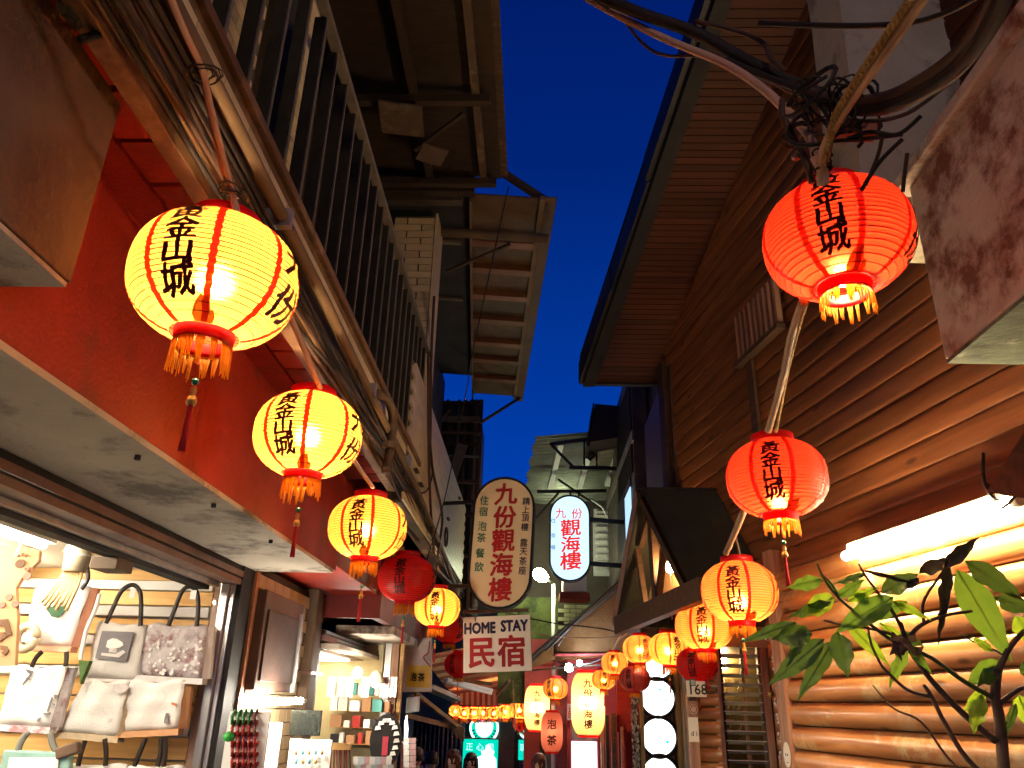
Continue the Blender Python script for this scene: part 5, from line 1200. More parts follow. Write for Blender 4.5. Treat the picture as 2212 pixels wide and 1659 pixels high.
a0, a1, b0, b1 = yq(1225, 1420, 1370, 1720, 12.0); MB().box(a0, a1, 12.0, 12.1, b0, b1).build('red_wall', REDP, rs)
MB().prism([ony(1145, 1440, 13.3), ony(1200, 1417, 11.8), ony(1400, 1416, 11.0), ony(1400, 1428, 12)], (0, 0, .03)).build('red_ceiling', PINKR, rs)
rp_ = MB().box(-.14, .14, -.01, .01, -.05, .05).mesh('red_panel')
for i in range(7):
    for j in range(2):
        p = ony(1344+j*23, 1470+i*17, 10.6); put('red_panel', MB().box(-.07, .07, -.01, .01, -.05, .05).mesh('red_panel') if i+j == 0 else bpy.data.meshes['red_panel.001'] if 'red_panel.001' in bpy.data.meshes else rp_, REDP, rs, loc=p)
a0, a1, b0, b1 = yq(1333, 1465, 1376, 1720, 10.7); MB().box(a0, a1, 10.7, 10.8, b0, b1).build('side_wall', REDP, rs)
for (px0, px1, top, m) in ((1296, 1306, 1530, POSTM), (1307, 1318, 1545, BLACKM), (1319, 1334, 1540, BEAMM), (1340, 1350, 1570, mat('salmon_post', (.55, .20, .13), .5))):
    a0, a1, b0, b1 = yq(px0, top, px1, 1720, 10.55); MB().box(a0, a1, 10.5, 10.56, b0, b1).build('door_post', m, rs)
for (px, py, y_, r_) in ((1229, 1443, 11.2, .055), (1252, 1433, 11.3, .04)):
    c = ony(px, py, y_); MB().lathe([(0, -r_), (r_*.8, -r_*.6), (r_, 0), (r_*.7, r_*.8), (0, r_*1.2)], 12, c).build('bulb', emit('white_bulb_glow', (.85, .92, 1.0), 160), rs, True)
# small pink HOME sign
hp = thing('small_pink_sign', 'small pink sign with H and a red character on the red wall', 'sign', ony(1234, 1537, 11.9))
a0, a1, b0, b1 = yq(1225, 1520, 1243, 1556, 11.9); MB().box(a0, a1, 11.9, 11.92, b0, b1).build('board', mat('pink_board', (.65, .35, .33), .5), hp)
put_text('H', .09, INKR, ((a0+a1)/2, 11.9, b1-.07), X, Z, hp, 'lettering', .02); put_text('民', .10, INKR, ((a0+a1)/2, 11.9, b0+.07), X, Z, hp, 'lettering', .02)
# poster stand
ps = thing('poster_light_box', 'bright white poster box with a dark landscape picture at the top', 'poster', ony(1262, 1640, 11.0))
a0, a1, b0, b1 = yq(1232, 1560, 1294, 1720, 11.0); MB().box(a0, a1, 11.0, 11.08, b0, b1).build('frame', mat('pink_frame', (.5, .12, .12), .5), ps)
a2, a3, b2, b3 = yq(1235, 1601, 1291, 1720, 10.99); MB().box(a2, a3, 10.985, 10.998, b2, b3).build('white_sheet', emit('poster_glow', (1, 1, 1), 1.6), ps)
a2, a3, b2, b3 = yq(1235, 1566, 1291, 1600, 10.99); MB().box(a2, a3, 10.985, 10.998, b2, b3).build('picture', mat('picture_navy', (.10, .12, .30), .4, col2=(.5, .45, .5), scale=9, bump=0), ps)
for k, (dx, dz) in enumerate(((-.08, -.02), (.0, -.05), (.06, -.03), (-.03, .03))): MB().obox(((a2+a3)/2+dx, 10.98, (b2+b3)/2+dz), (.03, 0, 0), (0, .002, 0), (.01, 0, .008)).build('picture_detail', BLACKM, ps)
put_text('公', .07, TEAL, (a3-.06, 10.984, b2-.12), X, Z, ps, 'lettering', .01)
# ================================================================ SHOP 1 INTERIOR GOODS
TL_W = emit('shop_tube_glow', (1.0, .89, .72), 210)
for k, (x, y0) in enumerate(((-2.75, 0.2), (-2.75, 3.1), (-3.5, 2.2), (-3.5, 3.9))):
    t = thing('shop_ceiling_lamp', ['front', 'middle', 'inner front', 'inner rear'][k]+' fluorescent strip on the shop ceiling over the bags', 'lamp', (x, y0, 2.40), 'ceiling strips in the bag shop')
    MB().box(x-.05, x+.05, y0, y0+1.2, 2.385, 2.42).build('batten', WHITE, t); MB().tube([(x, y0+.03, 2.365), (x, y0+1.17, 2.365)], .016, 10).build('tube', TL_W, t, True)
def cr(x, y):   # pixel of the lower left close-up -> measuring pixel
    return (x*.3364, 1101.3+y*.3364)
LEATHER = mat('dark_leather', (0.022, 0.014, 0.010), .5, bump=.1)
CLOTH = mat('white_canvas_cloth', (.80, .77, .72), .8, amt=.12, bump=.2, bscale=90)
GREYC = mat('grey_print_cloth', (.42, .38, .38), .8, col2=(.66, .62, .60), scale=9, bump=.15)
FLORAL = mat('floral_print_cloth', (.30, .24, .25), .7, col2=(.72, .68, .68), scale=16, bump=.15, stain=(.22, .10, .11), stain_scale=9, stain_amt=.5)
REDFL = mat('red_flower_cloth', (.50, .20, .13), .8, col2=(.62, .32, .20), scale=20, bump=.15)
BURL = mat('speckled_burlap', (.50, .40, .27), .8, col2=(.35, .27, .18), scale=30, bump=.3)
KRAFT = mat('kraft_cloth', (.42, .22, .11), .7, amt=.15, bump=.1)
def bag(name, label, pts, m, y=5.15, th=.035, side=None, handle=None, grp='tote bags hung on the shop wall', cat='bag'):
    P = [ony(*cr(*p), y) for p in pts]; c = sum(P, Vector())/len(P)
    t = thing(name, label, cat, V(c.x, c.y, min(p.z for p in P)), grp)
    TL, TR, BR, BL = P; b = MB(); n = 10
    rnd = random.Random(int(pts[0][0])+5)
    for i in range(n+1):
        for j in range(n+1):
            u, v = i/n, j/n; p = TL.lerp(TR, u).lerp(BL.lerp(BR, u), v)
            bul = th*(.45+.55*math.sin(math.pi*min(1, v*.9+.1)))*math.sin(math.pi*(.08+.84*u))**.5
            wv = .008*math.sin(u*11+v*5+rnd.random())+.005*math.sin(v*17)
            b.v.append(p+V(0, -bul-wv, .012*math.sin(u*9)*(1-v)))
    b.f += [(i*(n+1)+j, (i+1)*(n+1)+j, (i+1)*(n+1)+j+1, i*(n+1)+j+1) for i in range(n) for j in range(n)]
    o = put('front', b.mesh('front', True), m, t); s = o.modifiers.new('s', 'SOLIDIFY'); s.thickness = .004
    MB().prism([p+V(0, .03, 0) for p in (TL, TR, BR, BL)], (0, -.035, 0)).build('back', side or m, t)
    if side:
        MB().prism([BL+V(0, -.02, 0), BR+V(0, -.02, 0), BR+V(.015, -.05, -.035), BL+V(-.01, -.05, -.035)], (0, .08, 0)).build('gusset', side, t)
        MB().prism([TR+V(0, -.01, 0), TR+V(.03, .02, 0), BR+V(.03, .02, 0), BR+V(0, -.03, 0)], (0.004, .03, 0)).build('side_panel', side, t)
    if handle:
        for k, h in enumerate(handle):
            hp_ = smooth_path([ony(*cr(*q), y-.03-.02*k) for q in h], 6); b = MB(); w_ = .014
            for i, q in enumerate(hp_):
                t_ = (hp_[min(i+1, len(hp_)-1)]-hp_[max(i-1, 0)]).normalized(); sd = t_.cross(Y).normalized()
                for (a_, d_) in ((-w_, 0), (w_, 0), (w_, .006), (-w_, .006)): b.v.append(q+sd*a_+V(0, d_, 0))
                if i:
                    for e_ in range(4): b.f.append((4*i-4+e_, 4*i-4+(e_+1) % 4, 4*i+(e_+1) % 4, 4*i+e_))
            b.build('handle', LEATHER, t, True)
    return t, y-th
t, yf = bag('tote_bag', 'white tote bag with grey square print of a white cat and tall dark handles', [(640, 720), (950, 748), (900, 1092), (560, 1080)], CLOTH, side=GREYC, handle=[[(680, 730), (720, 640), (780, 520), (850, 482), (895, 520), (905, 600), (900, 745)]])
def mark(t, pts, m, y, nm='print', d=.004): return MB().prism([ony(*cr(*p), y) for p in pts], (0, d, 0)).build(nm, m, t)
GP = mat('grey_print', (.20, .19, .20), .7, bump=0)
mark(t, [(655, 778), (860, 785), (810, 972), (610, 955)], GP, yf-.012)
mark(t, [(680, 880), (690, 840), (720, 825), (750, 828), (785, 850), (790, 870), (765, 888), (700, 890)], CLOTH, yf-.018); mark(t, [(650, 918), (740, 925), (790, 900), (805, 915), (760, 948), (650, 935)], CLOTH, yf-.018)
t, yf = bag('tote_bag', 'grey floral tote bag with dark scroll print, right of the cat print tote', [(965, 740), (1340, 748), (1308, 1085), (892, 1060)], FLORAL, side=GREYC, handle=[[(1080, 745), (1120, 640), (1170, 520), (1222, 492), (1262, 530), (1272, 620), (1262, 748)]])
rnd = random.Random(2); b = MB()
for k in range(60):
    u, v = rnd.uniform(.05, .95), rnd.uniform(.3, .97); px = 965+u*375-v*60; py = 745+v*320; c = ony(*cr(px, py), yf-.012-.0); r_ = rnd.uniform(.006, .012)
    b.prism([c+V(r_*math.cos(a), 0, r_*math.sin(a)) for a in (0, 1.05, 2.1, 3.14, 4.2, 5.2)], (0, .003, 0))
b.build('dot_print', CLOTH, t)
for (x, y_) in ((850, 505), (1240, 515)):
    c = ony(*cr(x, y_+30), 5.05); MB().box(c.x-.018, c.x+.018, c.y, c.y+.003, c.z-.028, c.z+.028).build('price_tag', WHITE, None, label='small white price tag hanging from the handle of the %s tote' % ('cat print' if x < 1000 else 'grey floral'), category='tag')
t, yf = bag('tote_bag', 'white tote bag printed with a green rice bowl and edged in red floral cloth', [(240, 510), (590, 500), (470, 880), (165, 868)], CLOTH, y=5.05, side=REDFL, handle=[[(340, 520), (400, 440), (440, 380), (470, 350)], [(520, 510), (560, 450), (560, 380), (545, 340)]])
mark(t, [(293, 620), (438, 618), (400, 670), (375, 692), (330, 686), (305, 650)], mat('bowl_green', (.03, .10, .04), .6), yf-.014)
b = MB(); rnd = random.Random(9)
for k in range(26):
    c = ony(*cr(rnd.uniform(330, 460), rnd.uniform(545, 615)), yf-.012); b.obox(c, (.006, 0, 0), (0, .001, 0), (0, 0, .004))
b.build('rice_print', GP, t)
t, yf = bag('tote_bag', 'white tote bag with black brush calligraphy and a dark floral side', [(100, 1005), (440, 1012), (335, 1395), (-10, 1375)], CLOTH, y=5.0, side=FLORAL, handle=[[(200, 1010), (230, 950), (270, 910)], [(420, 1005), (425, 950), (425, 910)]])
for pts in ([(160, 1020), (215, 1035), (200, 1060), (175, 1045)], [(195, 1050), (205, 1060), (150, 1130), (140, 1120)], [(165, 1075), (195, 1085), (193, 1093), (163, 1085)], [(345, 1185), (370, 1190), (355, 1215), (345, 1205)], [(330, 1200), (340, 1205), (310, 1300), (298, 1295)], [(315, 1235), (350, 1245), (348, 1255), (315, 1246)], [(270, 1305), (325, 1300), (320, 1315), (285, 1318)], [(240, 1340), (262, 1330), (255, 1362), (232, 1360)]):
    mark(t, pts, GP, yf-.014, 'brush_stroke')
t, yf = bag('tote_bag', 'large overexposed white tote bag with speckled burlap base, below the cat print tote', [(560, 1100), (835, 1105), (770, 1455), (370, 1420)], CLOTH, y=5.1, side=BURL)
mark(t, [(725, 1120), (800, 1115), (830, 1140), (800, 1170), (760, 1180), (722, 1155)], GREYC, yf-.013); mark(t, [(690, 1340), (715, 1335), (712, 1355), (690, 1365)], GREYC, yf-.013)
t, yf = bag('tote_bag', 'white tote bag with small black bottle shape and tan base, below the floral tote', [(835, 1100), (1195, 1100), (1155, 1405), (775, 1425)], CLOTH, y=5.12, side=KRAFT)
mark(t, [(1065, 1305), (1082, 1305), (1080, 1370), (1052, 1370), (1055, 1345)], GP, yf-.012)
mark(t, [(1100, 1235), (1135, 1245), (1130, 1260), (1100, 1250)], mat('orange_print', (.6, .2, .08), .6), yf-.012)
b = MB(); b.tube(smooth_path([ony(*cr(*p), 5.0) for p in ((640, 540), (612, 640), (560, 760), (525, 900), (520, 960))]), .012, 6); b.build('lace_cord', CLOTH, None, True, label='white lace cord hanging down in front of the cat print tote', category='cord')
b = MB().prism([ony(*cr(*p), 4.98) for p in ((505, 965), (575, 970), (515, 1118))], (0, .04, 0)); b.build('felt_cone', mat('felt_green', (.07, .13, .04), .9, bump=.6), None, label='small green felt cone at the end of the lace cord', category='ornament')
c = ony(*cr(170, 820), 4.95); b = MB(); b.tube([c+V(.062*math.cos(a*.4189), 0, .07*math.sin(a*.4189)) for a in range(16)], .026, 8); b.build('ring_ornament', mat('cream_ring', (.75, .62, .42), .6), None, True, label='cream ring ornament at the lower left corner of the rice bowl tote', category='ornament')
# lower row
for k, (pts, hd, lab) in enumerate((([(390, 1640), (820, 1640), (830, 1800), (380, 1800)], [[(500, 1645), (520, 1560), (550, 1470)], [(675, 1645), (680, 1560), (672, 1470)]], 'cream tote bag cut by the picture bottom with two dark straps, left of two'),
                      ([(830, 1650), (1180, 1650), (1190, 1800), (830, 1800)], [[(860, 1650), (900, 1550), (935, 1465)], [(1010, 1650), (1030, 1560), (1035, 1465)], [(1048, 1650), (1060, 1560), (1058, 1465)]], 'cream tote bag cut by the picture bottom with three dark straps, right of two'))):
    bag('tote_bag', lab, pts, CLOTH, y=5.1, handle=hd)
MB().prism([ony(*cr(*p), 4.9) for p in ((20, 1540), (450, 1560), (430, 1800), (-40, 1800))], (0, .05, 0)).build('teal_bag', mat('pale_teal_cloth', (.30, .50, .44), .7), None, label='pale teal and white bag at the bottom left corner under the calligraphy tote', category='bag', bevel=.01)
MB().prism([ony(*cr(*p), 4.88) for p in ((60, 1590), (375, 1590), (350, 1800), (20, 1800))], (0, .01, 0)).build('white_card', CLOTH, None, label='white sheet on the pale teal bag at the bottom left', category='card')
for k, p3 in enumerate(([(180, 1425), (130, 1500), (110, 1590)], [(320, 1430), (345, 1520), (380, 1560)])):
    MB().tube(smooth_path([ony(*cr(*p), 4.92) for p in p3]), .018, 6).build('clear_strap', mat('grey_clear_strap', (.25, .25, .22), .2), None, True, label='%s smoky strap of the teal bag' % ('left' if k == 0 else 'right'), category='strap')
c = ony(*cr(440, 1545), 4.9); MB().obox(c, (.06, 0, .02), (0, .03, 0), (-.01, 0, .03)).build('sunglasses_case', mat('brown_case', (.15, .09, .06), .5), None, bevel=.01, label='small brown case on the rail beside the teal bag', category='case')
# large paw print cloth
pw = thing('paw_print_cloth', 'big tan cloth with dark paw prints and a curled black mark at the left edge', 'cloth', ony(*cr(60, 1000), 4.6))
pts = [(-80, 170), (252, 265), (245, 330), (150, 420), (100, 500), (110, 700), (95, 1000), (-120, 1000)]
MB().prism([ony(*cr(*p), 4.6) for p in pts], (0, .03, 0)).build('cloth', KRAFT, pw)
PAW = mat('paw_brown', (.12, .06, .03), .7, bump=0); PAW2 = mat('paw_red', (.35, .13, .09), .7, bump=0)
def paw(px, py, r_, m, pad=True):
    c = ony(*cr(px, py), 4.585); b = MB(); b.prism([c+V(r_*math.cos(a*.628), 0, r_*.9*math.sin(a*.628)) for a in range(10)], (0, .008, 0))
    if pad:
        for k in range(3): q = c+V((k-1)*r_*.8, 0, r_*1.55+(0.3*r_ if k == 1 else 0)); b.prism([q+V(r_*.28*math.cos(a), 0, r_*.32*math.sin(a)) for a in (0, 1, 2, 3, 4, 5)], (0, .008, 0))
    b.build('paw_print', m, pw)
paw(127, 345, .030, PAW); paw(172, 425, .026, PAW2); paw(12, 610, .02, PAW2, False); paw(55, 560, .022, PAW2, False); paw(96, 605, .022, PAW2, False)
for pts in ([(-20, 705), (50, 700), (75, 800), (40, 805), (25, 740), (-20, 745)], [(-20, 790), (25, 785), (45, 810), (0, 845), (-20, 840)], [(0, 870), (40, 875), (55, 905), (30, 935), (5, 920), (25, 905), (0, 895)]):
    MB().prism([ony(*cr(*p), 4.585) for p in pts], (0, .008, 0)).build('curl_mark', PAW, pw)
# hanging bucket lantern and hooks
bl = thing('bucket_ornament', 'cream wooden bucket ornament hanging on wire from the shop ceiling with a woven tassel', 'ornament', ony(*cr(505, 250), 4.4))
c = ony(*cr(500, 300), 4.4)
MB().lathe([(0.0, -.085), (.062, -.085), (.074, .045), (.068, .06), (.05, .05), (0, .03)], 24, c).build('bucket', mat('cream_wood', (.70, .58, .40), .5), bl, True)
MB().lathe([(.066, -.02), (.070, 0), (.071, .01), (.066, .012)], 24, c).build('white_band', WHITE, bl, True)
for sx_ in (-1, 1):
    MB().lathe([(0, -.012), (.014, -.01), (.014, .012), (0, .014)], 8, c+V(sx_*.082, 0, .03)).build('knob', mat('knob_brown', (.35, .18, .08), .4), bl, True)
    MB().tube([c+V(sx_*.082, 0, .03), c+V(sx_*.06, 0, .20)], .003, 4).build('bail_wire', RAILM, bl)
MB().tube(smooth_path([c+V(0, 0, .03), c+V(.01, 0, .09), c+V(.03, 0, .15), c+V(.045, 0, .20)]), .006, 6).build('cord', CLOTH, bl, True)
b = MB(); rnd = random.Random(6)
for k in range(9):
    x_ = -.05+.012*k; b.tube(smooth_path([c+V(x_, 0, -.08), c+V(x_*1.3-.02, 0, -.16), c+V(x_*1.6-.06, -.01, -.26-.02*(k % 3))], 3), .010, 5)
b.build('woven_tassel', mat('straw', (.62, .42, .20), .8, bump=.4), bl, True)
hkp = [ony(*cr(*p), 4.3) for p in ((168, 55), (165, 80), (135, 105), (140, 140), (180, 135), (185, 105))]
MB().tube(smooth_path(hkp), .006, 6).build('iron_hook', BLACKM, None, True, label='black iron hook hanging from the shop ceiling at the left', category='hook')
MB().tube(smooth_path([ony(*cr(*p), 4.3) for p in ((150, 135), (130, 220), (95, 300))]), .009, 6).build('straw_cord', mat('straw', (.62, .42, .20), .8), None, True, label='straw cord dangling from the iron hook', category='cord')

# ================================================================ STALL AT THE CORNER (bracelets, cards) with strip lamp
sc_ = thing('stall_lamp', 'glowing fluorescent lamp across the small jewellery stall at the shop corner', 'lamp', ony(597, 1515, 5.9))
MB().tube([ony(533, 1516, 5.9), ony(652, 1514, 5.9)], .022, 12).build('tube', emit('stall_tube_glow', (1, .90, .74), 330), sc_, True)
MB().tube([ony(650, 1514, 5.9), ony(662, 1514, 5.9)], .014, 10).build('lamp_end', WHITE, sc_, True)
def yq2(x0, y0, x1, y1, yy): a, b_ = ony(x0, y0, yy), ony(x1, y1, yy); return min(a.x, b_.x), max(a.x, b_.x), min(a.z, b_.z), max(a.z, b_.z)
bd = thing('bracelet_board', 'white board with rows of red and green beaded bracelets', 'display board', ony(530, 1620, 5.85))
a0, a1, b0, b1 = yq2(496, 1536, 560, 1720, 4.98); MB().box(a0, a1, 4.98, 5.0, b0, b1).build('board', WHITE, bd)
BR = mat('bead_red', (.32, .02, .015), .2, coat=.5); BGn = mat('bead_green', (.02, .15, .03), .2, coat=.5); BB = mat('bead_brown', (.15, .05, .04), .25)
for r_, py in enumerate((1549, 1572, 1598, 1618, 1642, 1663)):
    for k in range(5):
        px = 503+k*12; m = BGn if r_ == 0 and k < 4 else (BB if k == 4 and r_ < 2 else BR)
        b = MB(); c = ony(px, py, 4.95)
        for a in range(8): b.lathe([(0, -.011), (.010, -.006), (.010, .006), (0, .011)], 6, c+V(0.006*math.sin(a), -.02*math.sin(a*.8), (a-3.5)*.0095))
        b.build('bracelet', m, bd, True)
MB().lathe([(0, -.03), (.03, -.02), (.035, .01), (0, .03)], 10, ony(494, 1591, 4.93)).build('green_fruit', mat('bright_green', (.04, .35, .06), .3), None, True, label='bright green round charm at the left of the bracelet board', category='charm')
for k, (x0, y0, x1, y1, lab) in enumerate(((562, 1560, 592, 1700, 'tall narrow white card beside the bracelet board'), (627, 1596, 705, 1720, 'large blank white earring card on the stall'), (630, 1533, 690, 1590, 'framed dark mirror behind the stall lamp'))):
    a0, a1, b0, b1 = yq2(x0, y0, x1, y1, 6.0+.05*k); MB().box(a0, a1, 6.0+.05*k, 6.02+.05*k, b0, b1).build('display_card' if k < 2 else 'mirror', WHITE if k < 2 else mat('mirror_dark', (.12, .13, .10), .08, .9), None, label=lab, category='card' if k < 2 else 'mirror', bevel=.003)
er = thing('earring_set', 'gold and turquoise earrings pinned on the large white card', 'earrings', ony(660, 1640, 6.0))
for k in range(9):
    px = 640+(k % 5)*14; py = 1625+(k//5)*20; c = ony(px, py, 6.03); MB().lathe([(0, -.02), (.012, -.01), (.008, .012), (0, .02)], 8, c).build('earring', [mat('gold_ear', (.7, .45, .15), .3, .6), mat('turq', (.1, .4, .45), .3)][k % 2], er, True)
nk = thing('necklace_rack', 'wooden rack hung with many dark cord necklaces beside the white card', 'rack', ony(725, 1610, 6.6))
a0, a1, b0, b1 = yq2(706, 1604, 758, 1622, 6.6); MB().box(a0, a1, 6.58, 6.62, b0, b1).build('rail', PINE, nk)
for k in range(13):
    px = 712+k*3.6; MB().tube([ony(px, 1620, 6.56), ony(px+1.5*(-1)**k, 1650+(k*7) % 9, 6.55), ony(px+2, 1690, 6.56)], .006, 5).build('necklace', [mat('cord_dark_brown', (.10, .05, .04), .6), BR, mat('bead_grey', (.3, .27, .25), .4)][k % 3], nk, True)
b = MB(); b.tube(smooth_path([ony(700, 1608, 6.3), ony(704, 1622, 6.3), ony(712, 1616, 6.3), ony(710, 1602, 6.3)]), .007, 6); b.build('silver_hook_earring', mat('gold_ear', (.7, .45, .15), .3, .6), None, True, label='curved golden hook charm beside the white card', category='charm')

# downpipe and elbow
dp = thing('downpipe', 'broad cream downpipe with a dark elbow at its head beyond the tiled pier', 'pipe', (-1.9, 7.0, 0))
MB().box(-2.0, -1.90, 6.95, 7.13, 0.0, 2.52).build('pipe_front', PVC, dp, bevel=.012); MB().box(-2.02, -1.93, 7.14, 7.30, 0.0, 2.48).build('pipe_side', PVC, dp, bevel=.012)
p = ony(700, 1240, 6.95)
MB().tube(smooth_path([ony(690, 1262, 7.0), ony(695, 1238, 6.95), ony(725, 1228, 6.9), ony(752, 1214, 6.8), ony(772, 1185, 6.7)], 5), .085, 12).build('elbow', mat('stained_duct', (.22, .15, .10), .7, bump=.4, stain=(.45, .33, .22), stain_scale=6, stain_amt=.5), dp, True)
for py in (1453, 1268): q = ony(680, py, 6.9); MB().box(-2.03, -1.88, 6.93, 7.31, q.z-.012, q.z+.012).build('pipe_strap', BRONZE, dp)
cv = ony(800, 1250, 7.6)
MB().prism([ony(*q, 7.6) for q in ((752, 1222), (800, 1205), (872, 1180), (880, 1262), (835, 1268), (806, 1299), (752, 1290))], (0, .08, 0)).build('ochre_arch', mat('ochre_plaster', (.50, .27, .09), .7, scale=3, bump=.3), None, label='ochre plastered arch fragment behind the third yellow lantern', category='arch')

# ================================================================ SECOND LEFT SHOP
s2 = thing('second_shop', 'second left shop with dark red fascia, rolled shutter and white lit interior', 'building', (-1.8, 9, 0))
DR = mat('dark_red_fascia', (0.16, 0.018, 0.013), .6, scale=2, bump=.2)
MB().box(-2.3, -1.42, 7.35, 7.42, 2.32, 3.02).build('fascia_end', DR, s2); MB().box(-1.50, -1.42, 7.42, 11.4, 2.32, 3.02).build('fascia', DR, s2)
MB().box(-1.99, -1.40, 8.05, 11.3, 2.235, 2.318).build('slab', CONC, s2, bevel=.008)
a0, a1, b0, b1 = yq2(775, 1385, 868, 1432, 8.2)
MB().box(-2.25, -1.98, 7.6, 10.2, 2.05, 2.235).build('shutter_box', BRONZE, s2, bevel=.01)
for k in range(4): MB().box(-1.98, -1.965, 7.6, 10.2, 2.07+.042*k, 2.10+.042*k).build('shutter_slat', STEEL, s2, bevel=.003)
MB().box(-2.1, -1.93, 7.4, 7.9, 2.12, 2.17).build('pink_tray', mat('pink_tray', (.5, .3, .26), .5), s2)
MB().box(-1.62, -1.54, 9.3, 9.38, 0, 2.24).build('wood_post', POSTM, s2); MB().box(-1.70, -1.63, 9.32, 9.36, 0, 2.24).build('door_glass_edge', STEEL, s2); MB().box(-1.53, -1.49, 9.34, 9.42, 0, 2.24).build('wood_post', PINE, s2)
MB().box(-3.2, -1.75, 9.5, 9.6, -.8, 2.24).build('rear_wall', mat('bright_white_wall', (.80, .66, .36), .6), s2); MB().box(-3.2, -1.8, 7.5, 9.5, 2.06, 2.10).build('ceiling', CREAMW, s2)
MB().box(-2.05, -1.98, 7.45, 7.53, -.5, 2.1).build('door_jamb', BEAMM, s2)
sp = thing('pendant_lamp', 'white pendant lamp glowing inside the second shop doorway', 'lamp', ony(812, 1472, 8.6))
c = ony(812, 1475, 8.6)
MB().lathe([(.02, .12), (.05, .10), (.10, 0.0), (.095, -.01), (.04, .08)], 16, c).build('shade', mat('enamel_shade', (.6, .52, .36), .4), sp, True); MB().lathe([(0, -.05), (.04, -.03), (.05, 0), (.03, .05), (0, .06)], 12, c).build('bulb', emit('shop2_bulb', (1, .88, .66), 160), sp, True)
c = ony(772, 1455, 8.2); MB().lathe([(0, -.05), (.04, -.03), (.05, 0), (.03, .05), (0, .06)], 12, c).build('spot_lamp', emit('shop2_spot', (1, .9, .75), 160), None, True, label='bright spot lamp at the left jamb of the second shop', category='lamp')
MB().box(-2.6, -2.1, 8.0, 9.3, 2.03, 2.055).build('ceiling_panel_lamp', emit('shop2_panel', (1, .86, .62), 9), s2)
fb = thing('fan_display', 'round black display of white folded paper fans around a red tag', 'display', ony(833, 1580, 8.9))
c = ony(833, 1600, 8.9); MB().prism([c+V(.17*math.cos(a*.262), 0, .26*math.sin(a*.262)) for a in range(24)], (0, .02, 0)).build('board', BLACKM, fb)
for k in range(11):
    a = -1.1+k*.36; q = c+V(.115*math.cos(a), -.01, .19*math.sin(a)); MB().prism([q+V(-.03, 0, -.015), q+V(.035, 0, -.005), q+V(.02, 0, .03), q+V(-.02, 0, .025)], (0, -.006, 0)).build('paper_fan', WHITE, fb)
MB().box(c.x-.03, c.x+.03, c.y-.012, c.y-.004, c.z-.14, c.z+.04).build('red_tag', mat('red_tag', (.5, .05, .08), .5), fb)
cp = thing('postcard_rack', 'rack of small picture cards in the second shop at the picture bottom', 'rack', ony(800, 1650, 8.3))
for k in range(18):
    p = ony(768+(k % 7)*12+(4 if k//7 else 0), 1643+(k//7)*17, 8.3); MB().obox(p, (.026, 0, 0), (0, .003, 0), (0, .004, .034)).build('card', [WHITE, mat('card_blue', (.5, .6, .65), .4), mat('card_pink', (.65, .4, .4), .4)][k % 3], cp)
for k in range(10):
    p = ony(886+(k % 2)*14-8, 1600+(k//2)*13, 8.8); MB().obox(p, (.03, 0, 0), (0, .003, 0), (0, 0, .026)).build('clear_pocket', [WHITE, mat('card_pink', (.65, .4, .4), .4)][k % 2], cp)
sh2 = thing('goods_shelves', 'white lit shelves stacked with small boxes and packets inside the second shop', 'shelves', ony(790, 1560, 9.3))
rnd = random.Random(44)
for k, py in enumerate((1500, 1535, 1570, 1605)):
    a0, a1, b0, b1 = yq2(712, py, 862, py+4, 9.25); MB().box(a0, a1, 9.1, 9.45, b0, b1).build('shelf', PINE, sh2)
    x = a0+.03
    while x < a1-.06:
        w_, h_ = rnd.uniform(.04, .12), rnd.uniform(.07, .16); mm = rnd.choice([WHITE, CLOTH, mat('packet_red', (.5, .05, .04), .4), mat('packet_tan', (.6, .4, .2), .5), mat('packet_teal', (.1, .35, .33), .4), mat('packet_dark', (.06, .05, .06), .4), KRAFT])
        MB().box(x, x+w_, 9.12, 9.2, b1+.001, b1+h_).build('packet', mm, sh2, bevel=.003); x += w_+rnd.uniform(.005, .04)
ht = thing('hanging_cloths', 'row of white and patterned cloths hung along the second shop ceiling', 'cloths', ony(780, 1470, 8.7))
for k, (px, m_) in enumerate(((718, CLOTH), (738, GREYC), (756, CLOTH), (790, CLOTH), (832, FLORAL), (850, CLOTH))):
    p = ony(px, 1462, 8.7); b = MB(); n = 6
    for i in range(n+1):
        for j in range(n+1): b.v.append(p+V((i/n-.5)*.085, .012*math.sin(i*2+k), -.20*j/n))
    b.f += [(i*(n+1)+j, (i+1)*(n+1)+j, (i+1)*(n+1)+j+1, i*(n+1)+j+1) for i in range(n) for j in range(n)]
    b.build('cloth_panel', m_, ht, True)
# tea sign
ts = thing('tea_sign', 'hanging white and yellow sign with the two black characters for making tea', 'sign', ony(905, 1430, 9.8))
MB().prism([ony(*q, 9.8) for q in ((876, 1380), (932, 1376), (931, 1494), (869, 1495))], (0, .1, 0)).build('board', mat('pink_white_board', (.72, .55, .48), .4), ts, bevel=.006)
MB().prism([ony(*q, 9.79) for q in ((881, 1437), (931, 1438), (930, 1486), (877, 1484))], (0, .008, 0)).build('yellow_panel', mat('sign_yellow', (.75, .42, .02), .4), ts)
p = ony(893, 1462, 9.785); q = ony(910, 1463, 9.785)
put_text('泡', .10, BLACKM, p, X, Z, ts, 'lettering', .02, 0, .85, .003); put_text('茶', .10, BLACKM, q, X, Z, ts, 'lettering', .02, 0, .85, .003)
MB().tube(smooth_path([ony(928, 1385, 9.7), ony(925, 1410, 9.7), ony(915, 1420, 9.7), ony(930, 1440, 9.7)]), .008, 5).build('red_squiggle', INKR, ts, True)
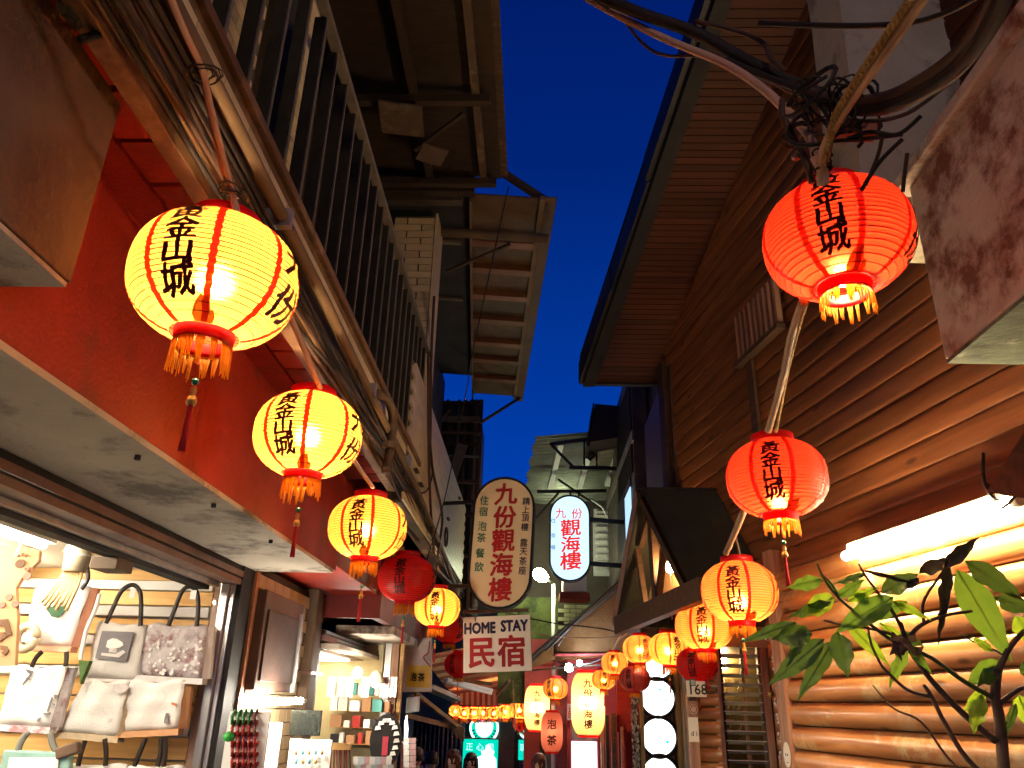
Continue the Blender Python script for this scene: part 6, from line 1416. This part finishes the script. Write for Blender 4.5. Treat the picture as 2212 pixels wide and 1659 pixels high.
# spot box and struts below
fs = thing('flood_lamp', 'white box flood lamp under the tea sign, unlit', 'lamp', ony(893, 1520, 10))
MB().obox(ony(892, 1522, 10), (.075, .0, .01), (0, .06, 0), (.0, 0, .085)).build('housing', WHITE, fs, bevel=.01); MB().box(*yq2(884, 1500, 892, 1510, 10)[:2], 9.95, 10.05, *yq2(884, 1500, 892, 1510, 10)[2:]).build('mount', RAILM, fs)

# ================================================================ STRIPED AWNING, far left centre
sa_ = thing('striped_awning', 'orange and brown striped awning with a hanging valance over the row of small lanterns', 'awning', ony(1040, 1520, 14.5))
ST1 = mat('stripe_pale_orange', (.85, .52, .22), .8, bump=.1); ST2 = mat('stripe_brown', (.38, .12, .05), .8, bump=.1)
nst = 13
tA, tB, bA, bB = ony(912, 1420, 10.5), ony(1010, 1400, 12.0), ony(976, 1500, 14.5), ony(1112, 1484, 14.8)
for k in range(nst):
    u0, u1 = k/nst, (k+1)/nst
    MB().prism([tA.lerp(bA, u0), tB.lerp(bB, u0), tB.lerp(bB, u1), tA.lerp(bA, u1)], (0, 0, .015)).build('canopy_stripe', ST1 if k % 2 else ST2, sa_)
v0, v1 = ony(976, 1500, 14.5), ony(1112, 1484, 14.7); w0_, w1_ = ony(976, 1562, 14.5), ony(1112, 1556, 14.7); nv = 23
for k in range(nv):
    u0, u1 = k/nv, (k+1)/nv; y_off = V(0, .03*math.sin(k*1.3), 0)
    b = MB().prism([v0.lerp(v1, u0), v0.lerp(v1, u1), w0_.lerp(w1_, u1)+y_off, w0_.lerp(w1_, (u0+u1)/2)+y_off+Z*-.03, w0_.lerp(w1_, u0)+y_off], (0, .012, 0)); b.build('valance_stripe', ST1 if k % 2 else ST2, sa_)
for (a, b_, w_) in (((1060, 1478), (950, 1462), .05), ((1075, 1500), (1100, 1470), .04), ((1108, 1470), (1113, 1580), .02)):
    MB().bar(ony(*a, 13.5), ony(*b_, 12.5), w_, w_).build('awning_arm', TAN, sa_)
for k, (a, b_) in enumerate((((963, 1468), (1062, 1492)), ((932, 1482), (988, 1508)))):
    t = thing('strip_light', ['upper', 'lower'][k]+' unlit white fluorescent strip under the striped awning', 'lamp', ony(*a, 12.0))
    MB().bar(ony(*a, 12), ony(*b_, 12.4), .10, .05).build('batten', WHITE, t, bevel=.01); MB().tube([ony(*a, 11.9)+V(0, 0, -.04), ony(*b_, 12.3)+V(0, 0, -.04)], .022, 8).build('tube', mat('unlit_tube', (.85, .8, .7), .3), t, True)
cl = thing('second_awning', 'folded cream awning arms slanting down on the dark side wall at the lower centre left', 'awning', ony(960, 1560, 11))
MB().bar(ony(896, 1497, 10.2), ony(1000, 1578, 12.2), .05, .05).build('awning_arm', TAN, cl); MB().bar(ony(876, 1545, 10.2), ony(985, 1572, 12.2), .04, .06).build('awning_arm', TAN, cl)
MB().prism([ony(*q, 11.9) for q in ((965, 1560), (1003, 1572), (1002, 1602), (985, 1592))], (0, .04, 0)).build('folded_cloth', TAN, cl)
MB().bar(ony(905, 1478, 10.4), ony(985, 1512, 12.2), .18, .04).build('awning_tray', mat('grey_beige_sheet', (.35, .30, .25), .6), cl)
# LEDs
led = thing('fairy_light_string', 'string of tiny blue and white fairy lights over the small lanterns', 'fairy lights', ony(1060, 1548, 14.3))
LEDM = [emit('led_blue', (.15, .15, 1.0), 14), emit('led_white', (.8, .9, 1.0), 10)]
for k, (px, py) in enumerate(((1043, 1556), (1055, 1546), (1066, 1548), (1078, 1545), (1090, 1540), (1102, 1534), (1040, 1563), (1020, 1560))):
    p = ony(px, py, 14.3); MB().lathe([(0, -.02), (.02, 0), (0, .02)], 6, p).build('led_bulb', LEDM[k % 2], led)
MB().tube(sag(ony(975, 1522, 14.3), ony(1130, 1520, 14.3), .03), .01, 5).build('string_cable', CABLE, None, True, label='black cable carrying the seven small lanterns', category='cable')
MB().tube(smooth_path([ony(1020, 1560, 14.3), ony(1066, 1549, 14.3), ony(1102, 1536, 14.3), ony(1140, 1500, 14)]), .006, 4).build('light_cable', CABLE, led, True)

# ================================================================ LANE END
le = thing('lane_end_shops', 'dark shuttered shops with grey doors closing the end of the lane', 'building', (-.9, 15.5, -1))
a0, a1, b0, b1 = yq2(800, 1280, 1240, 1760, 15.6); MB().box(a0, a1, 15.6, 15.8, b0, b1).build('wall', mat('dark_grey_wall', (.10, .10, .11), .7), le)
for k in range(12):
    a0, a1, b0, b1 = yq2(884+k*9.6, 1555, 891.5+k*9.6, 1740, 15.0); MB().box(a0, a1, 15.0, 15.05, b0, b1).build('shutter_board', mat('blue_grey_shutter', (.12, .15, .20), .55, scale=6, bump=.2), le, bevel=.006)
for (px0, px1, top, y_, m) in ((1072, 1076, 1560, 14.9, RAILM), (1076, 1112, 1555, 15.2, mat('brown_grey_pillar', (.15, .12, .12), .7)), (1112, 1120, 1545, 15.0, BLACKM), (1166, 1180, 1540, 13.2, BEAMM), (1196, 1204, 1540, 13.0, mat('rose_wall', (.32, .10, .12), .6)), (1177, 1196, 1600, 13.1, RAILM), (1204, 1224, 1530, 12.8, mat('rose_wall', (.32, .10, .12), .6))):
    a0, a1, b0, b1 = yq2(px0, top, px1, 1740, y_); MB().box(a0, a1, y_, y_+.1, b0, b1).build('pillar', m, le)
a0, a1, b0, b1 = yq2(1125, 1650, 1165, 1740, 14.6); MB().box(a0, a1, 14.6, 14.7, b0, b1).build('navy_board', mat('navy_board', (.03, .06, .13), .4), le)
TG = emit('teal_sign_glow', (.0, .48, .34), 1.0); TW = emit('teal_sign_core', (.60, 1.0, .92), 1.3)
def teal_round(px, py, r_px, y_, lab, half=False):
    t = thing('round_teal_sign', lab, 'sign', ony(px, py, y_)); c = ony(px, py, y_); r_ = r_px/FPX*y_
    MB().prism([c+V(r_*math.cos(a*.196), 0, r_*math.sin(a*.196)) for a in range(32)], (0, .12, 0)).build('sign_body', TG, t)
    b = MB(); b.tube([c+V(r_*math.cos(a*.1963), -.01, r_*math.sin(a*.1963)) for a in range(33)], .022, 6); b.build('white_ring', TW, t, True)
    MB().prism([c+V(r_*.66*math.cos(a*.196), -.012, r_*.78*math.sin(a*.196)+.03) for a in range(32)], (0, .01, 0)).build('bright_core', TW, t)
    DG = mat('teal_mark_dark', (.0, .08, .07), .6, bump=0)
    for k in range(11):
        a = math.pi*(1.08+.84*k/10); q = c+V(r_*.86*math.cos(a), -.014, r_*.86*math.sin(a)); d_ = V(math.cos(a), 0, math.sin(a)); e_ = V(-math.sin(a), 0, math.cos(a))
        MB().obox(q, d_*.03, V(0, .002, 0), e_*.012).build('letter_mark', DG, t)
teal_round(1046, 1572, 27, 14.8, 'round teal and white glowing sign under the seven small lanterns, the left one')
teal_round(1142, 1573, 19, 14.9, 'round teal and white glowing sign behind the left long lantern, the right one')
for k, (x0, y0, x1, y1, tx, y_) in enumerate(((1001, 1596, 1073, 1720, '正心里', 14.6), (1120, 1598, 1163, 1643, '職熱', 14.8))):
    t = thing('teal_light_box', ['large teal light box with pale characters and a white lower part behind the heads', 'smaller teal light box with pale characters right of the grey pillar'][k], 'sign', ony((x0+x1)/2, y1, y_))
    a0, a1, b0, b1 = yq2(x0, y0, x1, y1, y_); MB().box(a0, a1, y_, y_+.1, b0, b1).build('light_box', TG, t, bevel=.01)
    MB().box(a0-.02, a1+.02, y_+.02, y_+.12, b0-.02, b1+.02).build('box_frame', BLACKM, t)
    n_ = len(tx)
    for i, ch in enumerate(tx): put_text(ch, .13, emit('teal_text_glow', (.35, .95, .85), 1.1), (a0+(i+.6)*(a1-a0)/(n_+.3), y_, b1-.12), X, Z, t, 'lettering', .01, 0, 1, .006)
    if k == 0:
        MB().box(a0+.03, a1-.02, y_-.012, y_-.003, b0, b1-.43).build('white_part', TW, t)
        MB().prism([ony(*q, y_-.014) for q in ((1026, 1662), (1024, 1652), (1033, 1645), (1030, 1636), (1041, 1631), (1039, 1623), (1048, 1619), (1050, 1609), (1059, 1609), (1060, 1618), (1068, 1622), (1066, 1632), (1072, 1640), (1073, 1662))], (0, .005, 0)).build('bright_core', TW, t)
    else: MB().prism([ony(*q, y_-.014) for q in ((1131, 1640), (1134, 1618), (1142, 1614), (1150, 1640))], (0, .005, 0)).build('bright_core', TW, t)
MB().prism([ony(*q, 12.5) for q in ((1196, 1406), (1228, 1404), (1232, 1418), (1200, 1445))], (0, .05, 0)).build('ceiling_board', PINKR, rs)
wl = thing('glowing_shop_edge', 'thin bright lamp edge beside the wooden post at the second shop', 'lamp', ony(878, 1580, 9.7))
MB().prism([ony(*q, 9.7) for q in ((874, 1560), (878, 1545), (880, 1575), (877, 1625), (873, 1640))], (0, .05, 0)).build('lamp_edge', emit('edge_glow', (1, .97, .9), 5), wl)
rcl = MB().prism([ony(*q, 9.65) for q in ((866, 1600), (876, 1612), (878, 1655), (864, 1680))], (0, .05, 0)).build('red_cloth', mat('red_white_cloth', (.6, .06, .06), .7, col2=(.8, .7, .7), scale=12), None, label='red and white cloth hanging by the post at the picture bottom', category='cloth')

# ================================================================ PEOPLE
SKIN = mat('skin', (.66, .40, .28), .5, amt=.12, bump=.03); HAIRM = mat('dark_hair', (.018, .012, .010), .45, bump=.3, bscale=120, stretch=(1, 1, .1)); HAIRB = mat('brown_hair', (.10, .03, .02), .45, bump=.3, bscale=120, stretch=(1, 1, .1))
def person(label, px, py, y, hh, face_az, shirt, hairm, longh=False, glasses=False, height=1.64):
    """px,py: middle of the face; hh head height in metres; face_az: where the face looks (0 = towards camera, + = picture left)"""
    c = ony(px, py-8, y); top = c.z+hh*.5; gz = top-height
    t = thing('person', label, 'person', V(c.x, c.y, gz))
    Rz = Matrix.Rotation(-face_az, 3, 'Z')
    def L_(x, yy, z): return V(c.x, c.y, 0)+Rz @ V(x, yy, 0)+Z*(gz+z*height/1.64)
    J = [((0, 0, .88), .13), ((0, 0, 1.05), .115), ((0, 0, 1.24), .125), ((0, .0, 1.35), .09), ((0, 0, 1.42), .048), ((0, -.01, 1.47), .048),
         ((.17, 0, 1.34), .055), ((.22, .02, 1.10), .042), ((.20, -.10, .90), .033), ((.19, -.16, .84), .032), ((-.17, 0, 1.34), .055), ((-.22, .02, 1.10), .042), ((-.20, -.10, .90), .033), ((-.19, -.16, .84), .032),
         ((.09, 0, .80), .095), ((.10, -.01, .46), .06), ((.10, .0, .07), .045), ((.10, -.13, .03), .04), ((-.09, 0, .80), .095), ((-.10, .01, .46), .06), ((-.10, .04, .07), .045), ((-.10, -.09, .03), .04)]
    E_ = [(0, 1), (1, 2), (2, 3), (3, 4), (4, 5), (3, 6), (6, 7), (7, 8), (8, 9), (3, 10), (10, 11), (11, 12), (12, 13), (0, 14), (14, 15), (15, 16), (16, 17), (0, 18), (18, 19), (19, 20), (20, 21)]
    me = bpy.data.meshes.new('body'); me.from_pydata([tuple(L_(*j[0])) for j in J], E_, []); ob = bpy.data.objects.new('tmp', me); COL.objects.link(ob)
    md = ob.modifiers.new('k', 'SKIN'); 
    for i, j in enumerate(J): me.skin_vertices[0].data[i].radius = (j[1], j[1]*.85)
    me.skin_vertices[0].data[0].use_root = True
    sb_ = ob.modifiers.new('s', 'SUBSURF'); sb_.levels = 1; sb_.render_levels = 1
    bpy.context.view_layer.update(); m2 = bpy.data.meshes.new_from_object(ob.evaluated_get(bpy.context.evaluated_depsgraph_get()))
    COL.objects.unlink(ob); bpy.data.objects.remove(ob)
    bm = bmesh.new(); bm.from_mesh(m2)
    # head joined into the body surface: egg with brow, nose and chin
    hc = c.copy(); n1, n2 = 18, 16; vs = []
    for i in range(n1+1):
        th = math.pi*i/n1; row = []
        for k in range(n2):
            ph = 2*math.pi*k/n2; x = math.sin(th)*math.cos(ph); yy = math.sin(th)*math.sin(ph); z_ = math.cos(th)
            wx = .072*(1-.22*max(0, -z_)**1.5); wy = .088; f_ = max(0, -yy)
            x2, y2, z2 = x*wx, yy*wy, z_*hh*.5
            if f_ > .80 and abs(x) < .30 and -.35 < z_ < .12: y2 -= .018*(1-abs(x)/.30)*(1-abs(z_+.14)/.3)
            if f_ > .5 and z_ < -.55: y2 -= .008
            row.append(bm.verts.new(tuple(hc+Rz @ V(x2, y2, 0)+Z*z2)))
        vs.append(row)
    for i in range(n1):
        for k in range(n2):
            try: f = bm.faces.new((vs[i][k], vs[i][(k+1) % n2], vs[i+1][(k+1) % n2], vs[i+1][k]))
            except ValueError: pass
    bmesh.ops.remove_doubles(bm, verts=bm.verts, dist=.0005)
    m2.materials.clear(); m2.materials.append(shirt); m2.materials.append(SKIN); m2.materials.append(mat('dark_trousers', (.03, .03, .05), .8))
    bm.to_mesh(m2); bm.free()
    for p in m2.polygons:
        zz = (p.center.z-gz)*1.64/height; p.use_smooth = True
        p.material_index = 1 if zz > 1.405 else (2 if zz < .86 and abs((p.center.xy-c.xy).length) < .17 else 0)
        if .78 < zz < .88 and (p.center.xy-c.xy).length > .2: p.material_index = 1
    m2.name = 'body'; put('body', m2, shirt, t)
    # hair: shell with fringe
    b = MB(); n1, n2 = 12, 20
    for i in range(n1+1):
        th = (math.pi*(.60 if not longh else .62))*i/n1
        for k in range(n2):
            ph = 2*math.pi*k/n2; yy = math.sin(th)*math.sin(ph); x = math.sin(th)*math.cos(ph); z_ = math.cos(th)
            fr_ = max(0, -math.sin(ph)); cut = 1.0
            if fr_ > .50 and z_ < .46-.10*abs(math.sin(ph*9)): s_ = .80
            else: s_ = 1.0
            r_ = 1.22+.03*math.sin(ph*7+i); x *= max(.3, math.sin(th))**-.3; yy *= max(.3, math.sin(th))**-.3
            b.v.append(hc+Rz @ V(x*.074*r_*s_, yy*.090*r_*s_, 0)+Z*(z_*hh*.53+.004))
    b.f += [(i*n2+k, i*n2+(k+1) % n2, (i+1)*n2+(k+1) % n2, (i+1)*n2+k) for i in range(n1) for k in range(n2)]
    if longh:
        for k in range(15):
            ph = -.35+ (math.pi+.7)*k/14; x = .080*math.cos(ph); yy = .092*math.sin(ph)
            b.tube([hc+Rz @ V(x*.95, yy*.95, 0)+Z*hh*.2, hc+Rz @ V(x*1.12, yy*1.1, 0)-Z*.05, hc+Rz @ V(x*1.15+.006*math.sin(k*3), yy*1.1, 0)-Z*(.17+.02*math.sin(k*2))], .022, 6, r2=.012)
    b.build('hair', hairm, t, True)
    EY = mat('eye_dark', (.01, .008, .008), .3); 
    for s_ in (-1, 1):
        MB().lathe([(0, -.006), (.009, -.003), (.009, .003), (0, .006)], 8, hc+Rz @ V(s_*.028, -.080, 0)+Z*.008).build('eye', EY, t)
        MB().obox(hc+Rz @ V(s_*.028, -.084, 0)+Z*.026, Rz @ V(.014, 0, 0), Rz @ V(0, .002, 0), Z*.002).build('eyebrow', HAIRM, t)
        MB().lathe([(0, -.02), (.010, -.01), (.012, .012), (0, .022)], 8, hc+Rz @ V(s_*.074, .005, 0)).build('ear', SKIN, t, True)
        if glasses: MB().tube([hc+Rz @ V(s_*.028+.019*math.cos(a*.628), -.094, 0)+Z*(.006+.014*math.sin(a*.628)) for a in range(11)], .002, 4).build('spectacle_rim', BLACKM, t)
    MB().obox(hc+Rz @ V(0, -.083, 0)-Z*.058, Rz @ V(.018, 0, 0), Rz @ V(0, .004, 0), Z*.004).build('lips', mat('lips', (.40, .10, .09), .5), t, bevel=.002)
    return t
SH = lambda n, c: mat(n, c, .8, bump=.2)
person('woman with long reddish hair and dark coat, looking left, left of the bobbed woman', 979, 1650, 10.6, .235, R(28), SH('dark_coat', (.05, .04, .05)), HAIRB, True)
person('woman with short black bob and fringe directly in front of the teal light box', 1017, 1655, 11.4, .23, R(5), SH('cream_top', (.5, .45, .38)), HAIRM, True, height=1.58)
person('man with short black hair and olive shirt looking left near the wooden post', 898, 1645, 10.8, .235, R(55), SH('olive_shirt', (.20, .18, .14)), HAIRM)
person('dark haired person seen from behind at the foot of the wooden post', 880, 1648, 10.2, .23, R(170), SH('black_jacket', (.03, .03, .03)), HAIRM, height=1.60)
person('person with black hair tilted down between the man and the long haired woman', 931, 1652, 11.6, .235, R(120), SH('grey_jacket', (.12, .12, .13)), HAIRM)
person('short dark haired person low between the man and the long haired woman', 920, 1664, 12.0, .225, R(30), SH('navy_jacket', (.03, .04, .08)), HAIRM, height=1.5)
person('man with short reddish dark hair and spectacles under the dim long lantern', 1164, 1660, 10.2, .24, R(12), SH('plum_jacket', (.10, .05, .07)), HAIRB, False, True)

# ================================================================ PLANT in front of the log wall
pl = thing('leafy_shrub', 'leafy shrub with thin brown stems and large green leaves at the lower right', 'shrub', CAM+ray(2160, 1680)*2.3)
BARK = mat('brown_bark', (.17, .095, .055), .8, bump=.5); BARKG = mat('green_stem', (.10, .11, .03), .6)
def leafmat(name, c, tr, amt=.45):
    m = bpy.data.materials.new(name); m.use_nodes = True; N, L_ = nodes_of(m); b = N['Principled BSDF']; b.inputs['Roughness'].default_value = .38
    t = N.new('ShaderNodeTexCoord'); n = N.new('ShaderNodeTexNoise'); n.inputs['Scale'].default_value = 22; n.inputs['Detail'].default_value = 6; L_.new(t.outputs['Object'], n.inputs['Vector'])
    r_ = N.new('ShaderNodeValToRGB'); r_.color_ramp.elements[0].color = (*[x*.6 for x in c], 1); r_.color_ramp.elements[1].color = (*c, 1); r_.color_ramp.elements[0].position = .35; r_.color_ramp.elements[1].position = .65; L_.new(n.outputs[0], r_.inputs[0]); L_.new(r_.outputs[0], b.inputs['Base Color'])
    tl_ = N.new('ShaderNodeBsdfTranslucent'); tl_.inputs[0].default_value = (*tr, 1); s = N.new('ShaderNodeMixShader'); s.inputs[0].default_value = amt
    L_.new(b.outputs[0], s.inputs[1]); L_.new(tl_.outputs[0], s.inputs[2]); L_.new(s.outputs[0], N['Material Output'].inputs[0]); return m
LF = [leafmat('leaf_mid_green', (.10, .20, .03), (.24, .44, .04), .45), leafmat('leaf_deep_green', (.06, .11, .025), (.12, .22, .03), .35), leafmat('leaf_bright_green', (.14, .28, .02), (.45, .70, .04), .55), leafmat('leaf_brown_dark', (.045, .035, .018), (.05, .04, .015), .1)]
def up_(px, py, d): return CAM+ray(px, py)*d
def stem(pts, r0, r1, m=BARK, nm='branch'):
    P = smooth_path([up_(*p) for p in pts], 5); b = MB(); b.tube(P, r0, 7, r2=r1); b.build(nm, m, pl, True)
D0 = 2.3
stem([(2172, 1760, D0), (2168, 1659, D0), (2160, 1560, D0), (2150, 1500, D0), (2155, 1450, D0)], .019, .013, nm='trunk')
stem([(2150, 1600, D0), (2090, 1550, D0), (2030, 1490, D0), (1990, 1440, D0), (1960, 1390, D0), (1945, 1345, D0)], .011, .006)
stem([(1945, 1390, D0), (1925, 1370, D0), (1880, 1358, D0), (1820, 1350, D0), (1780, 1340, D0)], .006, .003)
stem([(2150, 1510, D0), (2080, 1470, D0), (2010, 1420, D0), (1930, 1385, D0), (1870, 1340, D0), (1810, 1290, D0), (1780, 1250, D0), (1765, 1218, D0)], .008, .003, BARKG)
stem([(2160, 1700, D0), (2090, 1640, D0), (2040, 1560, D0), (2010, 1500, D0), (1995, 1480, D0)], .009, .005)
stem([(2010, 1505, D0), (1960, 1490, D0), (1915, 1450, D0), (1900, 1430, D0), (1882, 1390, D0), (1874, 1350, D0)], .006, .003)
stem([(2100, 1680, D0), (2050, 1640, D0), (1990, 1560, D0), (1930, 1530, D0), (1885, 1480, D0)], .005, .002)
stem([(1960, 1380, D0), (1930, 1325, D0), (1900, 1285, D0), (1870, 1245, D0), (1855, 1218, D0)], .006, .003)
stem([(1965, 1375, D0), (1990, 1350, D0), (2040, 1330, D0), (2100, 1320, D0)], .007, .004)
stem([(1996, 1348, D0), (1993, 1310, D0), (2005, 1280, D0), (2030, 1245, D0), (2050, 1215, D0), (2058, 1190, D0)], .005, .003)
stem([(2155, 1450, D0), (2180, 1400, D0), (2205, 1370, D0), (2240, 1340, D0)], .010, .006); stem([(2160, 1520, D0), (2200, 1490, D0), (2240, 1480, D0)], .008, .005)
stem([(2175, 1420, D0), (2140, 1400, D0), (2100, 1385, D0), (2085, 1370, D0)], .003, .002, BARKG)
stem([(1812, 1290, D0), (1795, 1260, D0), (1775, 1240, D0), (1768, 1225, D0)], .003, .002, BARKG)
b = MB(); rnd = random.Random(12)
for (bx, by) in ((1950, 1385), (1965, 1395), (1940, 1400)):   # clump of dried bud scales at the fork
    for k in range(5):
        p = up_(bx+rnd.uniform(-15, 15), by+rnd.uniform(-15, 12), D0-.02); a = rnd.uniform(0, 6.28); d_ = V(math.cos(a), rnd.uniform(-.3, .3), math.sin(a)-.3)*.026; s_ = V(-math.sin(a), .2, math.cos(a))*.014
        b.prism([p-d_*.4, p+s_, p+d_*1.2, p-s_], (0, .004, 0))
b.build('dried_bud', BARK, pl)
VEIN = mat('leaf_vein', (.12, .18, .05), .5)
def leaf(base, tip, wpx, mi, d=D0, curl=.25, droop=.0, seed=0, lobed=0.0):
    A, B = up_(*base, d), up_(*tip, d-.05+.1*random.Random(seed).random()); ax = B-A; Ln = ax.length; ax.normalize(); view = (A-CAM).normalized(); rnd = random.Random(seed)
    sd = ax.cross(view).normalized(); tw = rnd.uniform(-.5, .5); sd = (sd*math.cos(tw)+view*math.sin(tw)); nr_ = sd.cross(ax).normalized(); w_ = wpx/FPX*d
    b = MB(); n = 14; m_ = 4
    for i in range(n+1):
        t = i/n; ww = w_*.5*(math.sin(math.pi*t**.8)**.9)*(1-t)**.22*1.05 if 0 < t < 1 else .0008
        ww *= 1+lobed*math.sin(t*23+seed)
        cen = A+ax*Ln*t+nr_*(curl*.3*Ln*math.sin(math.pi*t)*.5)+Z*(-droop*Ln*t*t)
        for j in range(-m_, m_+1):
            s_ = j/m_; wav = .006*math.sin(t*19+abs(s_)*2+seed)*abs(s_)
            b.v.append(cen+sd*ww*s_+nr_*(-curl*abs(s_)**1.6*ww*.9+wav+(.0012*math.sin(t*60-abs(s_)*6) if abs(s_) > .1 else -.001)))
    k_ = 2*m_+1
    b.f += [(i*k_+j, (i+1)*k_+j, (i+1)*k_+j+1, i*k_+j+1) for i in range(n) for j in range(k_-1)]
    o = put('leaf', b.mesh('leaf', True), LF[mi], pl)
    v = MB().tube([A+ax*Ln*t*.96+nr_*(curl*.3*Ln*math.sin(math.pi*t)*.5+.0015)+Z*(-droop*Ln*t*t) for t in [q/8 for q in range(9)]], .0022, 4, r2=.0008)
    put('leaf_midrib', v.mesh('leaf_midrib', True), VEIN if mi != 3 else BARK, pl)
LV = [((1775, 1252), (1700, 1270), 46, 0, .2), ((1800, 1290), (1728, 1330), 60, 2, .5), ((1795, 1300), (1700, 1330), 34, 1, .3), ((1810, 1290), (1870, 1250), 34, 0, .2), ((1830, 1300), (1900, 1265), 30, 2, .3),
      ((1930, 1290), (1800, 1360), 70, 0, .1), ((1960, 1300), (1850, 1345), 46, 0, .1), ((1900, 1345), (1995, 1420), 34, 2, .3), ((1930, 1300), (2010, 1335), 26, 2, .2), ((1830, 1345), (1925, 1440), 42, 2, .2),
      ((1720, 1345), (1597, 1385), 36, 1, .1), ((1755, 1370), (1665, 1375), 62, 1, .4), ((1780, 1380), (1660, 1480), 64, 1, .2), ((1800, 1385), (1720, 1510), 54, 1, .1), ((1810, 1365), (1830, 1460), 72, 1, .3),
      ((1960, 1395), (1920, 1490), 40, 0, .5), ((1945, 1370), (1995, 1395), 40, 1, .4), ((1960, 1395), (2012, 1450), 30, 0, .2), ((1870, 1240), (1800, 1262), 22, 1, .2),
      ((1905, 1280), (1985, 1235), 58, 1, .3), ((1985, 1238), (2060, 1200), 44, 3, .4), ((2040, 1225), (2115, 1160), 42, 3, .3), ((2050, 1220), (2035, 1350), 38, 3, .5), ((2045, 1290), (2025, 1385), 22, 3, .3), ((1985, 1250), (1950, 1275), 24, 3, .3),
      ((2068, 1232), (2185, 1425), 96, 0, .12), ((2085, 1212), (2215, 1290), 66, 1, .12), ((2150, 1290), (2240, 1320), 60, 1, .3), ((2195, 1330), (2240, 1400), 60, 2, .3),
      ((2145, 1408), (2097, 1371), 26, 2, .1), ((2165, 1430), (2085, 1480), 60, 0, .4), ((2160, 1440), (2110, 1480), 50, 1, .3), ((2120, 1500), (2100, 1580), 56, 2, .4), ((2130, 1490), (2080, 1540), 34, 2, .3), ((2200, 1500), (2230, 1580), 50, 2, .3), ((2195, 1520), (2170, 1590), 24, 1, .3),
      ((2210, 1430), (2240, 1470), 50, 1, .2), ((1815, 1285), (1770, 1240), 14, 0, .1), ((1862, 1232), (1990, 1258), 14, 3, .2), ((1740, 1352), (1700, 1440), 40, 1, .3), ((1880, 1300), (1840, 1280), 30, 0, .2)]
for k, (a, b_, w_, mi, cu) in enumerate(LV): leaf(a, b_, w_*.78, mi, D0+.02*math.sin(k*2.1), cu, .03*(k % 3), k, .06 if mi in (1, 3) else .02)
# string of small ornaments on the window post by the leaves
so = thing('shell_garland', 'string of white shells and a brass bell by the window post behind the leaves', 'garland', CAM+ray(1680, 1500)*5.4)
rnd = random.Random(31)
for k in range(34):
    p = CAM+ray(1672+(k*.55)+rnd.uniform(-6, 6), 1380+k*8.2)*5.3; MB().lathe([(0, -.012), (.012, -.004), (.009, .008), (0, .012)], 6, p).build('shell', WHITE, so, True) if k % 5 != 4 else None
MB().tube([CAM+ray(1672, 1370)*5.3, CAM+ray(1692, 1670)*5.3], .003, 4).build('string', CANE, so)
p = CAM+ray(1665, 1498)*5.25; MB().lathe([(0, -.025), (.022, -.018), (.018, .01), (.006, .022), (0, .024)], 12, p).build('brass_bell', mat('brass', (.6, .42, .15), .3, .9), so, True)
